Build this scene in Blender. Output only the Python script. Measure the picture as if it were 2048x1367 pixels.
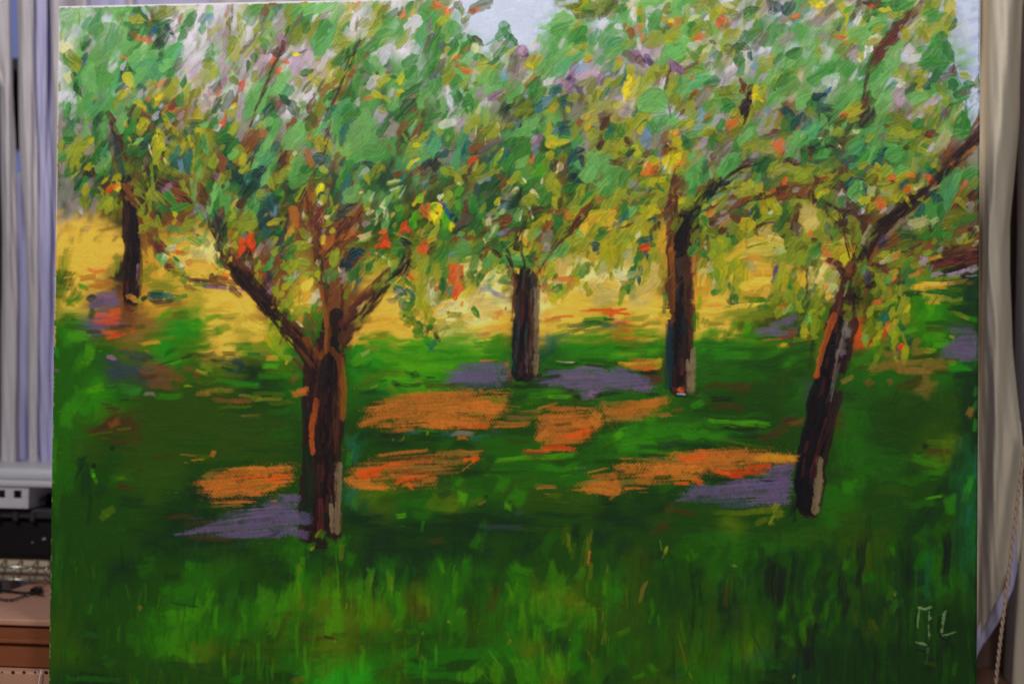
import bpy, math, numpy as np
from mathutils import Vector, Matrix, Euler
# ---------------------------------------------------------------- camera, world, lamps, exposure
scene = bpy.context.scene
for o in list(bpy.data.objects): bpy.data.objects.remove(o)
C = scene.collection
cam_data = bpy.data.cameras.new('camera'); cam = bpy.data.objects.new('camera', cam_data); C.objects.link(cam); scene.camera = cam
cam_data.lens = 50; cam_data.sensor_width = 36; cam_data.clip_end = 50; cam_data.clip_start = .05
cam.location = (0.7044551684, -1.5135165150, 0.4072998629)
cam.rotation_euler = (1.584691544, -0.0102951779, 0.1239654184)
cam_data.dof.use_dof = True; cam_data.dof.focus_distance = 1.50; cam_data.dof.aperture_fstop = 3.2
world = bpy.data.worlds.new('World'); scene.world = world; world.use_nodes = True
world.node_tree.nodes['Background'].inputs[0].default_value = (.62, .66, .85, 1); world.node_tree.nodes['Background'].inputs[1].default_value = .07
LAMPS = [((-0.15, -1.20, 1.45), (.35, 0, .42), 15.), ((1.20, -1.25, 1.50), (.75, 0, .42), 12.5)]
for lp, aim, watt in LAMPS:
    ld = bpy.data.lights.new('room_lamp', 'AREA'); lamp = bpy.data.objects.new('room_lamp', ld); C.objects.link(lamp)
    ld.shape = 'DISK'; ld.size = .4; ld.energy = watt; ld.color = (1, .98, .95); lamp.location = lp
    lamp.rotation_euler = (Vector(aim)-Vector(lp)).to_track_quat('-Z', 'Y').to_euler()
scene.view_settings.view_transform = 'Standard'; scene.view_settings.look = 'None'; scene.view_settings.exposure = 0; scene.view_settings.gamma = 1
def LAMP_FIT(u, v):                                   # the light that the two lamps above really send to a point of the canvas
    X = (u*2048-118)/1850.; Z = .8-(v*1367)/1850.; t = 0
    for lp, aim, watt in LAMPS:
        n = np.array(aim)-np.array(lp); n = n/np.linalg.norm(n)
        d = np.stack([X-lp[0], 0*X-lp[1], Z-lp[2]], -1); r = np.sqrt((d**2).sum(-1))
        t = t+watt/math.pi**2*(d@n)/r*(-lp[1]/r)/(r*r)
    return np.clip(t+.045, .15, 1.3)
# ---- palette: paint colours (sRGB), as they look under full light ----
PAL = dict(
 wh=(220,214,220), sk=(202,210,228), pk=(192,168,188), mv=(150,112,140), pu=(98,74,112), dn=(48,46,78),
 ta=(152,142,134), tb=(108,96,84), m1=(118,176,98), m2=(88,154,76), m3=(84,156,102), g1=(58,132,52),
 g2=(48,115,50), g3=(36,86,46), g4=(28,58,40), t1=(46,114,98), t2=(36,86,84), t3=(28,60,68), bl=(50,96,140),
 lb=(122,160,188), cr=(214,210,160), y1=(184,176,28), y2=(154,162,46), y3=(122,134,32), y4=(84,94,26),
 yb=(238,214,20), ye=(212,176,54), yl=(140,164,40), lm=(92,172,22), o1=(222,112,50), o2=(228,78,24),
 o3=(172,102,40), o4=(206,140,60), r1=(128,78,42), r2=(84,52,36), r3=(106,52,48), r4=(52,34,34), bk=(30,26,30),
 vi=(114,98,130))
BASE_F = dict(W='wh',S='sk',M='m1',G='m2',D='g3',X='g4',E='t1',B='t2',Y='y1',O='y3',K='y4',L='y2',A='cr',
              R='r1',N='r2',P='pk',T='ta')
# ground colours as the photograph shows them (divided by the lamp's falloff later)
GND = dict(a=(44,70,18),b=(31,64,21),c=(24,48,28),d=(36,86,19),e=(48,114,16),f=(74,142,14),g=(38,124,26),
 h=(70,94,16),i=(112,122,34),j=(158,146,44),k=(214,174,66),l=(228,202,126),m=(190,146,44),n=(112,72,34),
 o=(162,96,34),p=(196,82,24),y=(172,122,32),q=(92,79,104),r=(26,76,46),s=(24,28,28),t=(66,48,22),u=(136,110,70),
 v=(52,64,66),w=(22,46,22),x=(124,96,40))
GRID = """
WWGMGYWWLRLWLGWOWSSSSOOMMMGSOPGLRGMLSS
WMWMDWWTWMOLWLGLGSSSMMSMGLLMLSGTLGDLLS
AMGGDMWMPRPOLGWGLMSSGMGMPLGLSGMMMGRMMS
WGMGBGPMPOPYLDMDGMLGTPPEORMPGYTMGMMODS
WGMMBYYWMDWMRGGRWMTDLBLPYMOMLRMMTMTYLS
PGTXDRYDLTTMMTDDMLGXMGTYLSMTLRTDMGRTLR
TLDNDOYDBDRTLRGMTDEODGLYTRLTTTOGRGMLRT
TDNOXDLXBRLDRDEMDRDGDOGOOLTMTRLONDYERM
TTDONRROMDXBRMDRDGKDYDLLRYMTRROOTNYLNE"""
GRID2 = """
kkksnnjiaaannaaabaahahiijnshaijjanaann
kkksmklnnvnnnhhhiijniijjijmniihiisnantt
hkksmjkknnjnnjjjillsmllljnmikkilnbiidb
dkxnmmjkknknnkkjkllslkjkknmkjhihnahedb
deqnxggkkjnbnmkkllkskkjpknkkhhahpahedb
ddpnhghkifnsngfggfesrggegtggdeqhtqdnqd
dddvvnnhcbnsngffeqqsqqqqotsdddbbasddanc
ddedaaaabbnsnbooobbboaaddddbbbbsvbbabbc
ddttaaaaaansnbooooodbopodedddbbstdbbabc
dabaaaaaaaasabbbbbadddpdeedccbbbsbdbbahc
dbbaaaoooossuootoobddddoooooopossbdbbbbr
bbbbabcccqqsurhddhddaaacbcbqqqqsuddbbbcr
bbbbbccqqqqsucccccccbbbccbbbhhbsbdabbcbr
bbbbccccbbddcbcccccbcbbbacbbdbbbbbaacbbr
bbbcbbddbbddbbcdcddbdbbdabbbdbbbcbbaccdb
bbbbbdddbddhhahdhdbdddhhaabbbcbcbbcbbccsb
abbbddddddbahhhaddadddddaababcabbcbcacbww
aabbddhdaaadhadabbbdbhbdbdbaadhcbwcwcwwww
bccbbbbbbbbbggdabbbbbdhbdbaaddbwcwcwwwwww
bccbbbbbbbbbggdabbbbbdhbdbaaddbwcwcwwwwww"""
# painted trunks and limbs: owner; colour width x y x y ...   (photo pixels)
LIMBS = """
A r4 76 645 1065 644 960 645 860 648 760 655 705
A r2 44 655 720 668 650 668 570
B r4 48 1054 742 1054 660 1054 560
C r4 50 1362 770 1361 660 1362 540 1362 450
D r4 54 1622 1005 1624 930 1645 830 1666 740 1686 650 1700 570
E r4 34 262 600 264 500 258 420
E bk 30 262 610 262 560 268 500 264 450 258 410 250 365
E t3 16 246 345 236 300 226 246
E r4 9 279 590 283 545 280 500
E mv 7 272 575 276 530
E r3 8 254 600 257 560 s
E r2 12 232 245 243 290 252 320
E r3 13 300 470 320 510 350 545 400 565 450 572 s
E r3 12 380 560 430 562 490 566
E mv 6 415 572 450 576 500 580 s
A r2 34 452 515 500 560 545 610 590 665 630 725
A r4 26 470 545 520 596 560 640
A r1 16 480 520 530 580 575 630
A bk 24 590 680 620 720 642 760
A o3 15 560 635 600 668 634 705 632 712
A r3 14 590 720 615 745
A o3 13 566 640 580 670
A r4 46 655 650 650 720 645 800 645 880 645 960 645 1040
A r4 36 622 740 620 820 622 900 615 1000 612 1070
A o3 14 640 575 650 620 656 660 652 700 640 712
A r1 28 672 560 668 620 668 660
A o3 18 664 700 680 720 686 780 684 830 s
A r2 26 672 790 664 840 664 900 s
A r2 22 645 560 636 500 630 460 628 420
A r3 16 650 530 645 480 638 430
A bk 30 672 630 668 700 665 760
A bk 24 655 760 655 860 662 960 650 1000
A bk 16 700 640 720 640 735 620 s
A r2 34 690 680 712 640 740 600 760 575
A r3 18 685 650 715 610 750 575 790 545 800 535
A r2 14 700 620 740 585 790 535 815 500
A r1 7 710 600 750 560 800 520
A bk 16 690 655 712 630 728 615
A u1 12 718 618 738 606 755 590 s
A r4 18 630 980 632 1040 630 1070 s
A r3 20 640 1000 642 1060 s
A g4 22 616 900 618 960 612 1040
A u1 16 678 930 678 990 675 1060 s
A u1 10 662 1010 666 1060 s
A r2 9 670 960 672 1000 s
A o1 9 633 800 624 850 622 870 626 905
A o1 5 628 840 625 880 624 908
A r4 20 640 520 660 480 690 450 720 425 730 415
A o3 16 645 505 670 475 705 440 728 412
A r3 9 660 500 690 470 715 445
B bk 34 1046 545 1044 600 1042 660 1040 745
B t3 12 1036 620 1034 680 1032 740
B r2 12 1066 580 1066 660 1064 740
B u1 13 1074 580 1072 650 1072 700 s
B bk 9 1072 660 1068 720 1066 740 s
B u1 14 1072 710 1070 745
B r1 10 1030 560 1026 610 1024 640 s
B mv 7 1052 700 1052 745 s
B r3 12 1082 540 1090 570 1105 590 s
B r2 10 988 490 1006 520 1020 550
B r4 9 1012 520 1026 552 1038 575
B r2 11 1085 540 1100 510 1120 490 1160 440 1182 410
B r1 18 996 500 985 470 990 440 s
B r4 14 1040 745 1058 754 1080 750 s
C bk 30 1360 500 1362 440 1385 410 1400 395
C bk 26 1355 560 1355 640 1352 700 1352 770
C t3 16 1338 640 1338 700 1336 770
C r2 16 1376 500 1382 560 1384 640 1382 700
C r3 10 1382 540 1386 610 1388 660 s
C o3 12 1341 500 1346 560 1345 620 s
C r1 12 1338 560 1344 640 s
C bk 20 1368 640 1370 700 1366 760
C bk 18 1380 425 1400 398 1430 370 1450 355
C r4 13 1440 362 1470 335 1500 322 1525 322
C o4 11 1460 352 1480 338 1496 330
C r1 13 1410 425 1440 400 1480 390 1520 385
C o4 10 1425 452 1440 445 1465 432 s
C r3 18 1340 405 1350 370 1356 345
C r3 14 1342 430 1335 400 1342 380
C u1 14 1386 700 1384 740 1384 778 s
C u1 10 1375 720 1378 770 s
C r3 10 1362 720 1362 745 s
C r3 10 1350 780 1372 778 s
C r2 10 1480 345 1520 340 1560 350 s
C r1 12 1540 392 1580 385 1620 370 1650 350 s
C r3 10 1500 190 1498 220 1486 240 s
C r3 6 1330 190 1338 215 1342 240
C r1 4 1370 250 1410 190
C r1 5 1050 172 1120 120 s
D bk 46 1612 1005 1612 930 1632 850 1652 760 1672 690
D s0 20 1600 1010 1604 940 1622 860
D bk 30 1664 720 1680 640 1692 590 1702 550
D bk 30 1636 860 1652 780 1668 700
D r2 24 1688 620 1700 560 1712 510
D o1 12 1632 752 1644 700 1660 655 1668 630
D r3 12 1668 640 1676 600 1684 560 1694 535
D o3 8 1640 730 1650 690 1662 650
D u1 12 1640 920 1636 970 1630 1010 s
D u1 18 1638 960 1632 1020 s
D ta 8 1676 700 1668 760 1660 800 s
D ta 10 1680 700 1686 670 1692 640 s
D mv 8 1688 705 1682 715 s
D bk 8 1600 930 1592 1000 1588 1040 s
D r4 30 1722 520 1740 480 1770 450 1800 425 1830 400
D bk 22 1755 460 1790 430 1820 405 1845 385
D r4 24 1840 395 1870 370 1905 325 1940 290 1962 262
D r3 16 1905 320 1935 290 1962 265
D o4 8 1885 340 1920 318 1950 296 s
D u1 10 1770 475 1800 445 1825 430 s
D r3 12 1728 520 1738 490 1730 450 1700 420 1680 420 s
D r2 12 1702 500 1690 460 1680 430
D r4 16 1705 530 1716 490 1726 440 1722 420
D r3 10 1668 520 1680 532 1700 545
D r2 12 1800 550 1840 540 1880 520 1962 510 s
D r3 20 1870 530 1900 525 1962 512
D r4 12 1880 545 1920 540 1962 530 s
D r2 13 1745 95 1765 120 1790 75 s
D r3 15 1742 115 1760 90 1790 62 1820 40 1845 5
D r1 9 1792 58 1820 32 1842 4
D r2 22 1600 390 1620 375 1650 355 1680 340 s
D r4 15 1725 210 1700 250 1690 270 s
D r2 14 1600 395 1640 380 1700 375 1730 385 s
D r3 10 1568 320 1590 340 1600 345
D r1 9 1535 385 1590 370 1640 370
"""
# ---- dabs read tile by tile: colour x y length width angle [shape]; units of 10/5.12 photo pixels from the tile's corner
DABS = """
@0 0
m2 68 18 30 18 60 s;m1 80 14 28 14 50 s;m1 66 32 28 12 75 s;m3 99 23 28 13 82;m3 89 25 18 12 60 s;m1 122 9 20 9 20 s;wh 76 29 10 5 60
g1 104 15 18 6 65;y3 81 17 20 1.5 90;m1 108 44 42 22 60;m3 112 44 30 10 62;m1 128 50 34 14 45;m2 98 32 20 12 50 s;g2 86 42 16 8 60;g3 88 46 12 7 45
t2 87 58 12 6 60;bl 86 65 9 5 60;cr 69 50 14 10 -30 s;y3 76 62 28 13 -50;m2 65 58 16 8 -60;y2 78 70 12 8 -50 s;wh 65 100 16 28 90 s;cr 70 80 18 12 -60 s
y3 61 88 12 4 80;g3 77 82 16 6 -60;m3 84 84 10 5 80;g3 80 94 18 6 -55;m2 104 74 26 16 60;m3 120 85 30 10 80;m1 92 80 30 14 80;m2 106 86 28 16 70
o1 98 102 6 4 10;bk 96 106 5 3 50;g4 104 118 20 10 60 s;m2 88 108 28 14 70;m3 104 104 34 14 50;m2 112 110 30 14 60;g2 68 115 18 10 70;t1 72 126 16 7 50
m2 66 112 18 8 80 s;ta 62 118 14 6 90 s;g2 80 128 16 8 40;ta 84 129 14 8 90;m1 88 134 18 5 80;t2 98 128 14 7 70;g3 101 121 18 7 70;r2 116 122 22 6 -55
m1 126 124 28 13 60;bk 128 72 16 9 70;dn 125 78 14 7 60;dn 128 88 14 8 50;g3 136 70 14 6 60;y1 132 83 14 9 -60;y1 136 91 9 6 60;m1 149 56 34 18 55;m3 150 70 30 16 60
m1 144 78 22 10 50;m3 160 72 28 12 60;m3 176 55 28 14 40;m2 172 50 16 14 60;o1 128 60 8 5 -30;o1 142 38 20 5 -25;o1 153 42 14 6 -30;r1 155 17 20 4 80;o3 185 18 14 4 75
g2 131 22 20 7 -50;g3 138 33 16 9 40;g2 140 10 14 7 20 s;y2 142 21 14 10 0;m1 130 16 16 5 60;y3 170 10 22 13 40;y3 162 17 18 8 30;g2 170 24 16 7 30
wh 150 14 16 6 -60;bl 157 34 15 5 60;t3 175 32 14 8 -50;g3 168 40 18 8 50;g4 160 46 14 9 40;m1 190 20 26 9 55;g2 197 18 22 9 55;g1 196 26 16 8 50
m2 182 30 14 6 50;g1 186 36 18 8 50;pk 180 28 12 7 30;pk 176 42 12 6 60;lb 186 52 14 4 50;wh 192 48 20 7 55;tb 190 62 30 2.5 50;m1 170 66 20 10 40
g2 176 72 16 6 50;g3 183 64 16 5 55;y1 155 94 18 11 80;y1 162 103 20 9 75;y2 168 96 16 10 60;yb 164 100 8 5 30;o1 152 103 6 5 -30;o1 166 85 10 6 40
y2 178 87 16 9 70;tb 172 84 12 5 60;y2 180 84 12 6 -60;y1 146 111 16 10 -45;y1 147 128 12 9 45;y1 170 122 18 5 -65;yb 170 120 10 3 -65;y1 163 132 10 7 60
y1 194 127 14 5 55;y1 127 96 14 7 60;y2 121 103 18 5 60;o1 173 112 12 7 30;r3 180 106 16 9 45;r1 150 118 14 8 -30;r2 136 112 14 8 50;pk 144 96 12 5 60
g2 176 120 14 8 -30;y3 140 118 14 10 60;g1 135 128 18 7 80;g1 160 112 9 4 70;g2 156 105 10 5 60;wh 160 118 10 6 50;ta 172 128 18 3 50;y2 192 92 22 8 55
y3 200 98 22 10 60;g1 190 82 16 6 70;g1 186 100 18 7 70;ta 197 112 22 6 80;g2 201 108 10 5 60;pk 186 118 14 5 40;m3 146 84 8 3 60;wh 128 66 14 4 55
@400 0
m1 10 10 16 6 80;t1 4 20 16 8 60 s;lb 9 18 10 8 40 s;m3 4 28 14 6 70;ta 10 34 24 5 80 s;o3 26 14 28 2 70;o3 30 10 24 2.5 65;tb 33 12 22 2 88;y3 28 30 26 7 82
y2 41 25 30 9 -80;y2 38 50 26 12 60;y3 30 48 24 10 60;y2 14 32 18 5 50 s;g1 54 14 24 14 50;m2 60 8 20 10 30;m2 70 16 30 8 60 s;tb 65 18 30 6 78;r1 67 10 12 5 80
t1 80 8 16 7 30 s;t1 76 18 14 7 60 s;y2 58 30 20 6 60;y2 72 26 16 9 20 s;y3 62 36 30 4 55;tb 50 44 30 4 50;y2 55 48 28 4 50;pk 24 46 34 10 80;wh 46 40 22 8 60
pk 82 26 14 14 50;wh 80 16 20 6 60;m2 92 9 26 14 50;y3 90 12 18 7 70;m2 105 14 24 12 30;m1 120 10 34 14 35;m1 133 6 26 9 30;g1 108 22 26 8 45;tb 103 18 22 4 60
wh 118 18 14 4 40;mv 125 21 20 5 50;g1 94 29 12 6 50;tb 98 28 40 4 62;tb 90 44 24 5 65;y3 104 34 24 16 40 s;y3 98 38 18 8 60;g2 110 26 18 8 50;y3 122 24 12 6 40
m3 130 34 48 16 62;m2 128 44 34 18 60;g1 126 32 24 10 60;m1 140 14 30 12 60 s;y2 120 62 10 4 -10;y1 97 55 9 5 -20;yb 98 56 5 4 0;pu 106 52 12 2.5 25;pk 112 60 14 14 50 s
y1 152 9 14 9 80;y1 162 6 14 7 50;o1 162 5 10 3 50;o1 190 8 8 5 20;y1 184 8 12 7 60;y2 150 22 22 8 50;g1 150 28 18 8 50;tb 161 22 22 3 85;y3 166 24 16 7 40;wh 172 10 18 9 60
y3 186 14 30 6 60;y3 178 28 30 5 50;g2 195 16 20 8 50;m2 198 26 24 14 60;y1 191 35 6 4 70;m1 186 36 24 12 40;y2 172 28 12 5 30;y2 177 35 14 5 10;wh 150 34 10 6 60
m2 146 38 14 8 80;y2 144 44 20 9 -60;y2 150 48 24 8 20;g2 148 56 30 8 40;g2 140 64 26 5 40;g3 152 62 24 8 50;g3 156 54 18 9 40;m2 160 46 18 6 60;tb 165 44 16 4 50
tb 180 40 34 6 45;g1 176 48 26 8 40;m2 190 34 20 7 20;wh 134 54 18 4 75;wh 128 62 24 6 70;wh 188 56 26 14 60;r1 170 56 10 4 60;g1 158 66 26 7 80;m2 160 82 40 7 80
y3 60 56 12 7 -60;g1 66 43 14 9 -50;g2 56 60 12 6 -80;tb 73 34 8 3 90;mv 84 44 14 8 -60;r2 80 52 16 8 20;r3 84 48 14 5 50;tb 72 52 16 5 10 s;pk 66 60 14 10 0 s
g2 10 56 18 10 80;y3 8 64 12 10 60;y2 9 77 26 13 75;y1 14 76 18 3 70;pk 20 62 12 8 60;pk 26 74 24 9 -65;mv 24 84 12 7 60;r3 20 92 20 5 80;tb 16 90 18 8 60
o2 43 87 13 6 60;o2 20 94 8 3 60;o2 18 97 4 2 30;y3 36 82 12 8 -60;y2 58 76 16 8 35;tb 38 70 14 6 -60;g2 49 68 12 4 85;y2 54 66 10 4 60;pk 64 72 18 10 70;pk 44 110 34 12 85
r1 72 66 16 5 60;o1 75 62 8 4 80;y2 82 80 12 9 -60;o2 81 72 8 5 40;o2 87 63 7 4 -10;yb 99 56 6 4 0;tb 74 78 26 8 70;g1 68 80 22 7 60;g2 76 88 20 6 60
m1 56 105 40 18 68;m1 62 98 36 12 70;m2 50 108 36 8 72;m1 86 82 18 13 60;m1 84 94 18 12 -40;m3 88 98 18 12 60;t2 66 116 26 5 48;g3 95 110 20 10 -60;g3 88 104 16 8 -50
t1 76 118 18 6 50;g1 76 128 24 13 60;y2 62 128 12 5 20;r1 80 108 12 6 60;tb 84 112 12 8 70;wh 106 92 14 8 60;m3 108 106 16 8 30 s;g1 112 108 12 4 20;wh 112 100 16 12 50 s
y2 100 82 12 10 -40;y2 112 76 10 7 60;g2 110 74 14 6 10;y1 118 84 14 10 -50;y2 124 86 22 10 -40;y3 110 88 18 9 50;tb 125 86 20 3 60;r1 134 88 30 7 45;r1 142 94 22 10 45
r1 120 118 24 9 60;r1 114 104 26 6 60;y3 124 108 26 9 75;g3 138 96 20 6 40;y3 143 80 20 8 -70;o2 155 76 7 4 -20;o2 159 69 9 3 65;r1 154 78 18 6 60;y4 150 92 26 8 60
g2 155 98 34 10 70;m2 163 90 26 7 82;m2 178 66 22 12 60;m1 182 68 16 9 -60;y1 182 82 18 7 -70;y2 192 80 16 8 20;g2 198 79 8 3 -20;wh 176 84 18 7 60;y1 182 98 14 7 -30
y2 192 102 12 5 -40;y1 204 95 12 5 50;o1 171 102 8 5 10;g1 158 108 20 10 -20;m2 168 110 26 9 40;m1 200 106 20 9 55;wh 160 106 10 6 50;pk 184 120 26 14 60 s;y2 188 114 12 5 -20
m3 146 112 26 14 50;g1 150 124 34 14 60;m1 168 126 26 12 80;g2 144 118 20 7 50;t2 130 120 22 7 60;t2 138 108 12 5 60;o1 140 105 4 3 40;g1 130 100 12 7 50;y4 112 124 22 10 60
m1 98 130 18 14 -40;g2 8 104 18 6 -60;m2 4 104 12 6 60;pk 8 100 30 14 75;g3 18 106 22 7 60;g3 28 102 24 7 60;y2 24 98 7 4 40;g2 10 118 18 6 60;y2 32 114 14 9 30
r1 36 102 18 4 70;o2 25 122 14 3 70;o2 22 126 8 4 30;y2 34 130 14 9 60;yb 34 108 6 4 40;y3 8 116 14 5 60;g2 14 124 16 7 50;ta 10 122 12 4 50;g2 28 128 18 6 40
@800 0
wh 6 6 14 10 60;g1 10 6 18 5 60;y2 13 12 16 6 70;y1 14 14 8 4 60;o1 3 14 10 5 50;r2 1 12 10 4 60;m1 25 14 30 10 80;g1 30 6 26 12 40;y3 45 6 20 14 20;o1 42 11 16 10 -60
o3 54 10 8 4 60;o1 40 8 16 4 -20;g1 34 24 20 12 -40;m2 40 20 24 16 50;y2 46 22 28 10 50;g1 60 10 16 8 -60;y2 65 13 12 4 70;ta 60 6 10 5 40;y4 80 8 26 8 35;y3 70 18 18 5 40
o1 79 10 9 4 20;o3 74 13 10 5 30;y3 66 20 8 4 0;m3 24 32 34 10 88;m2 22 20 22 8 86;m1 46 32 30 12 60;m2 58 32 20 10 -50;g2 62 36 10 6 30;mv 30 26 18 4 85 s
pu 32 40 14 6 80;g2 38 34 26 8 80 s;tb 28 46 26 5 75 s;g1 34 56 40 10 75;g1 40 50 30 7 80;pu 44 48 12 5 -70;g2 52 50 18 8 60;wh 12 30 30 10 60;y2 5 38 24 6 55;y3 10 44 14 5 50
wh 8 48 20 6 50;pk 10 34 8 6 60;g1 14 60 24 8 35;g1 12 72 20 10 60;m2 20 78 40 12 50;g1 36 74 28 10 60;tb 40 70 24 7 60;pu 38 84 18 5 -60;g2 30 90 30 10 40;m2 24 102 44 20 60
m1 26 96 30 8 60;m2 36 96 34 4 -70;g1 42 110 30 14 60;g2 12 92 30 6 45;g3 6 110 24 8 50;g1 8 124 26 10 50;r1 14 126 28 4 55;g1 40 118 18 10 30;m1 44 102 24 4 -75;wh 50 96 24 4 -80
y1 2 80 10 6 70;y1 1 94 6 4 0;g1 68 48 26 9 50;g1 62 56 22 8 50;g2 73 40 14 5 -50;y4 80 42 12 5 -40;o3 70 49 12 4 30;o1 59 59 9 7 20;o3 56 62 6 4 50;y3 52 68 18 7 60
cr 77 50 12 6 -70;g2 84 60 12 9 0;m3 80 58 8 5 30;y3 64 68 12 8 -20;o1 69 73 11 6 -20;o2 68 74 6 4 0;o3 60 68 6 3 40;y3 50 74 22 9 50;y2 52 80 18 8 30;m2 58 86 20 9 70
m3 57 92 18 6 60;y2 68 84 12 8 40;y3 68 90 10 6 60;g3 67 92 4 3 0;wh 72 88 4 8 60;y3 76 86 6 4 20;ta 76 66 10 5 -40;wh 76 76 16 4 80;y2 96 74 22 14 40;y2 90 68 16 10 20
m1 92 82 26 18 30 s;m1 100 84 22 14 60;m2 102 90 18 10 60;y2 86 62 12 7 40;g1 108 32 18 8 -60;g1 106 34 14 10 40;g2 114 40 18 5 -50;g1 98 40 20 3 30;g2 110 46 22 10 40
y3 100 50 16 12 70;y1 110 54 12 5 -80;y2 116 50 10 8 40;g1 100 58 24 8 50;g2 96 62 18 7 30 s;m3 104 68 14 8 60 s;tb 118 56 14 10 60 s;mv 126 54 18 8 -60;pk 124 52 12 6 60
r3 128 60 10 8 60;ta 122 76 34 14 70;pk 122 70 12 8 60;lb 106 78 12 10 60;tb 118 66 26 12 80 s;y1 132 68 10 8 -20;y1 138 68 16 8 -50;y2 138 60 20 12 50 s;o3 138 58 12 2.5 55
r1 140 66 18 3 70;o3 136 80 26 4 45;o3 130 87 8 3 50;m1 148 50 18 14 70 s;m2 154 60 30 9 55;y2 144 60 14 7 60;m1 144 40 12 8 70 s;m1 160 62 44 12 38;m3 178 60 40 10 40
m1 188 52 40 9 40;m3 166 70 26 9 40;m1 152 76 18 8 50;y1 194 60 9 8 0;o3 195 62 6 3 30;mv 176 74 22 9 45;mv 170 84 26 8 40;lb 186 70 16 8 30;pu 176 82 12 6 -50;dn 174 80 6 4 30
mv 172 92 18 12 60 s;pu 184 92 12 6 -60;wh 154 84 10 7 30;m3 148 96 20 12 40;g1 138 88 18 12 40;g1 144 94 12 9 40;y3 149 93 7 4 60;t1 160 92 14 10 50;t2 160 94 8 8 30;t1 150 104 24 9 40
lb 146 108 22 6 50;t1 140 114 18 6 50;y2 168 94 12 4 30;y3 158 102 20 4 60;y1 158 110 10 7 60;ye 156 112 6 5 30;y1 172 110 8 6 -60;y2 178 100 16 8 0;g3 166 100 14 5 20 s
m1 160 24 34 14 22;m1 162 22 26 9 20;m2 164 28 20 9 25;y2 182 24 14 6 60;y2 178 30 12 4 50;g1 182 36 24 10 50;g1 186 42 14 12 60;m2 176 36 18 6 50 s;m2 166 36 20 7 40 s
y1 190 46 10 5 20;y2 180 50 18 6 40;m3 200 36 22 8 60;y4 190 8 28 14 10;y3 184 10 18 8 -40;y1 180 11 10 4 20;y3 196 6 22 8 20;g3 184 8 12 5 0;y1 188 4 8 5 40;y4 198 17 16 6 30
y3 204 12 14 8 30;lm 190 6 8 5 30;g3 194 12 12 5 -20;y3 196 88 12 8 60;y3 188 84 14 5 30;y3 200 98 16 7 60;y1 204 96 14 5 70;r2 184 104 20 6 70 s;ta 180 114 24 12 60 s
g2 56 104 14 8 -50;g1 64 106 26 10 -70;g3 64 104 20 4 -70;g2 72 106 22 8 -75;g1 62 114 20 12 40;wh 58 122 14 10 40;wh 52 106 16 5 -80;ta 82 96 16 12 60 s;pk 84 92 12 6 30
m1 94 92 22 6 20 s;mv 100 96 20 6 35;r1 104 100 12 6 50;m2 112 96 32 12 50;m2 118 100 34 9 60;g4 106 112 20 12 50 s;g4 112 110 14 8 30;y4 122 102 16 9 50;y3 126 110 20 7 60
y3 132 114 12 8 60;y3 118 118 14 5 50;y2 104 128 16 4 60;y2 88 120 26 5 80;cr 80 116 18 4 85;y2 76 124 14 8 60;m1 88 112 18 4 80;cr 102 126 14 2 80;m1 132 126 28 12 40
m2 136 130 24 9 40;tb 108 124 26 14 40 s;r1 86 132 16 3 40;y3 92 132 22 10 60 s;g1 48 132 14 9 60;y2 40 128 22 5 40;ta 38 126 14 10 30 s;pk 62 126 12 8 40 s;t2 168 128 18 10 10 s
t1 174 132 14 7 0 s;y2 152 128 18 6 80;r1 168 118 24 3 -80;y1 196 126 18 8 60;ye 192 118 14 5 40;y3 180 128 12 7 0;r1 184 126 10 5 40;g3 196 132 10 6 20
@1200 0
y4 10 6 16 10 40;y3 4 4 10 8 30;y3 14 12 18 8 50;y4 6 14 16 5 40;g1 24 8 16 8 50;g3 12 6 8 3 40;cr 32 6 12 8 10 s;m1 50 6 24 12 20;m1 76 8 22 10 30 s;m2 90 4 20 10 10
wh 50 12 10 7 40;wh 62 10 14 7 40;wh 92 12 16 8 0;wh 34 16 14 5 -80;wh 48 26 24 4 -85;ye 38 12 10 4 -70;y2 42 18 20 6 -75;y2 40 30 10 6 50;m2 20 22 26 14 60;m2 10 34 30 12 50
m3 14 48 24 12 30;m1 20 52 26 10 50;m1 8 56 22 8 40;wh 4 26 16 10 60 s;wh 20 28 10 5 -30;wh 36 26 8 6 60;o3 28 30 10 6 -50;o3 34 32 8 6 -60;r1 32 36 14 5 -80;y2 30 44 14 8 0
ta 38 32 20 6 -70 s;o1 42 29 6 6 30;wh 40 46 16 3 -80;o1 43 40 10 3 -75;o1 51 46 5 5 0;y3 54 40 16 14 40;y2 60 36 20 12 60;g1 58 28 16 10 -40;g2 68 28 12 8 60;m2 56 22 24 8 70
y3 70 8 10 8 60;y1 70 21 10 8 0;o1 78 22 12 8 30;yb 72 21 6 5 0;y2 80 32 20 12 30;y2 74 42 20 10 20;y1 72 44 8 4 10;m1 82 50 24 14 30;g1 74 56 28 16 55;m1 76 54 24 12 40
y2 90 20 24 6 -80;g1 92 28 18 8 60;m1 86 34 18 8 80;cr 96 18 14 5 20;ta 106 18 18 3 45;wh 110 18 8 6 60;y3 100 32 22 8 30;y3 110 30 20 10 -60;o1 104 37 13 8 20;o1 102 39 8 6 30
y1 112 12 14 8 -40;y3 118 8 20 12 -50;y3 104 6 20 8 10;o1 107 0 6 3 0;o2 126 12 9 5 10;y2 118 14 12 8 60;o1 122 22 12 10 60;o1 127 24 14 12 -50;y3 128 26 8 6 0;y2 128 8 18 8 20
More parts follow.
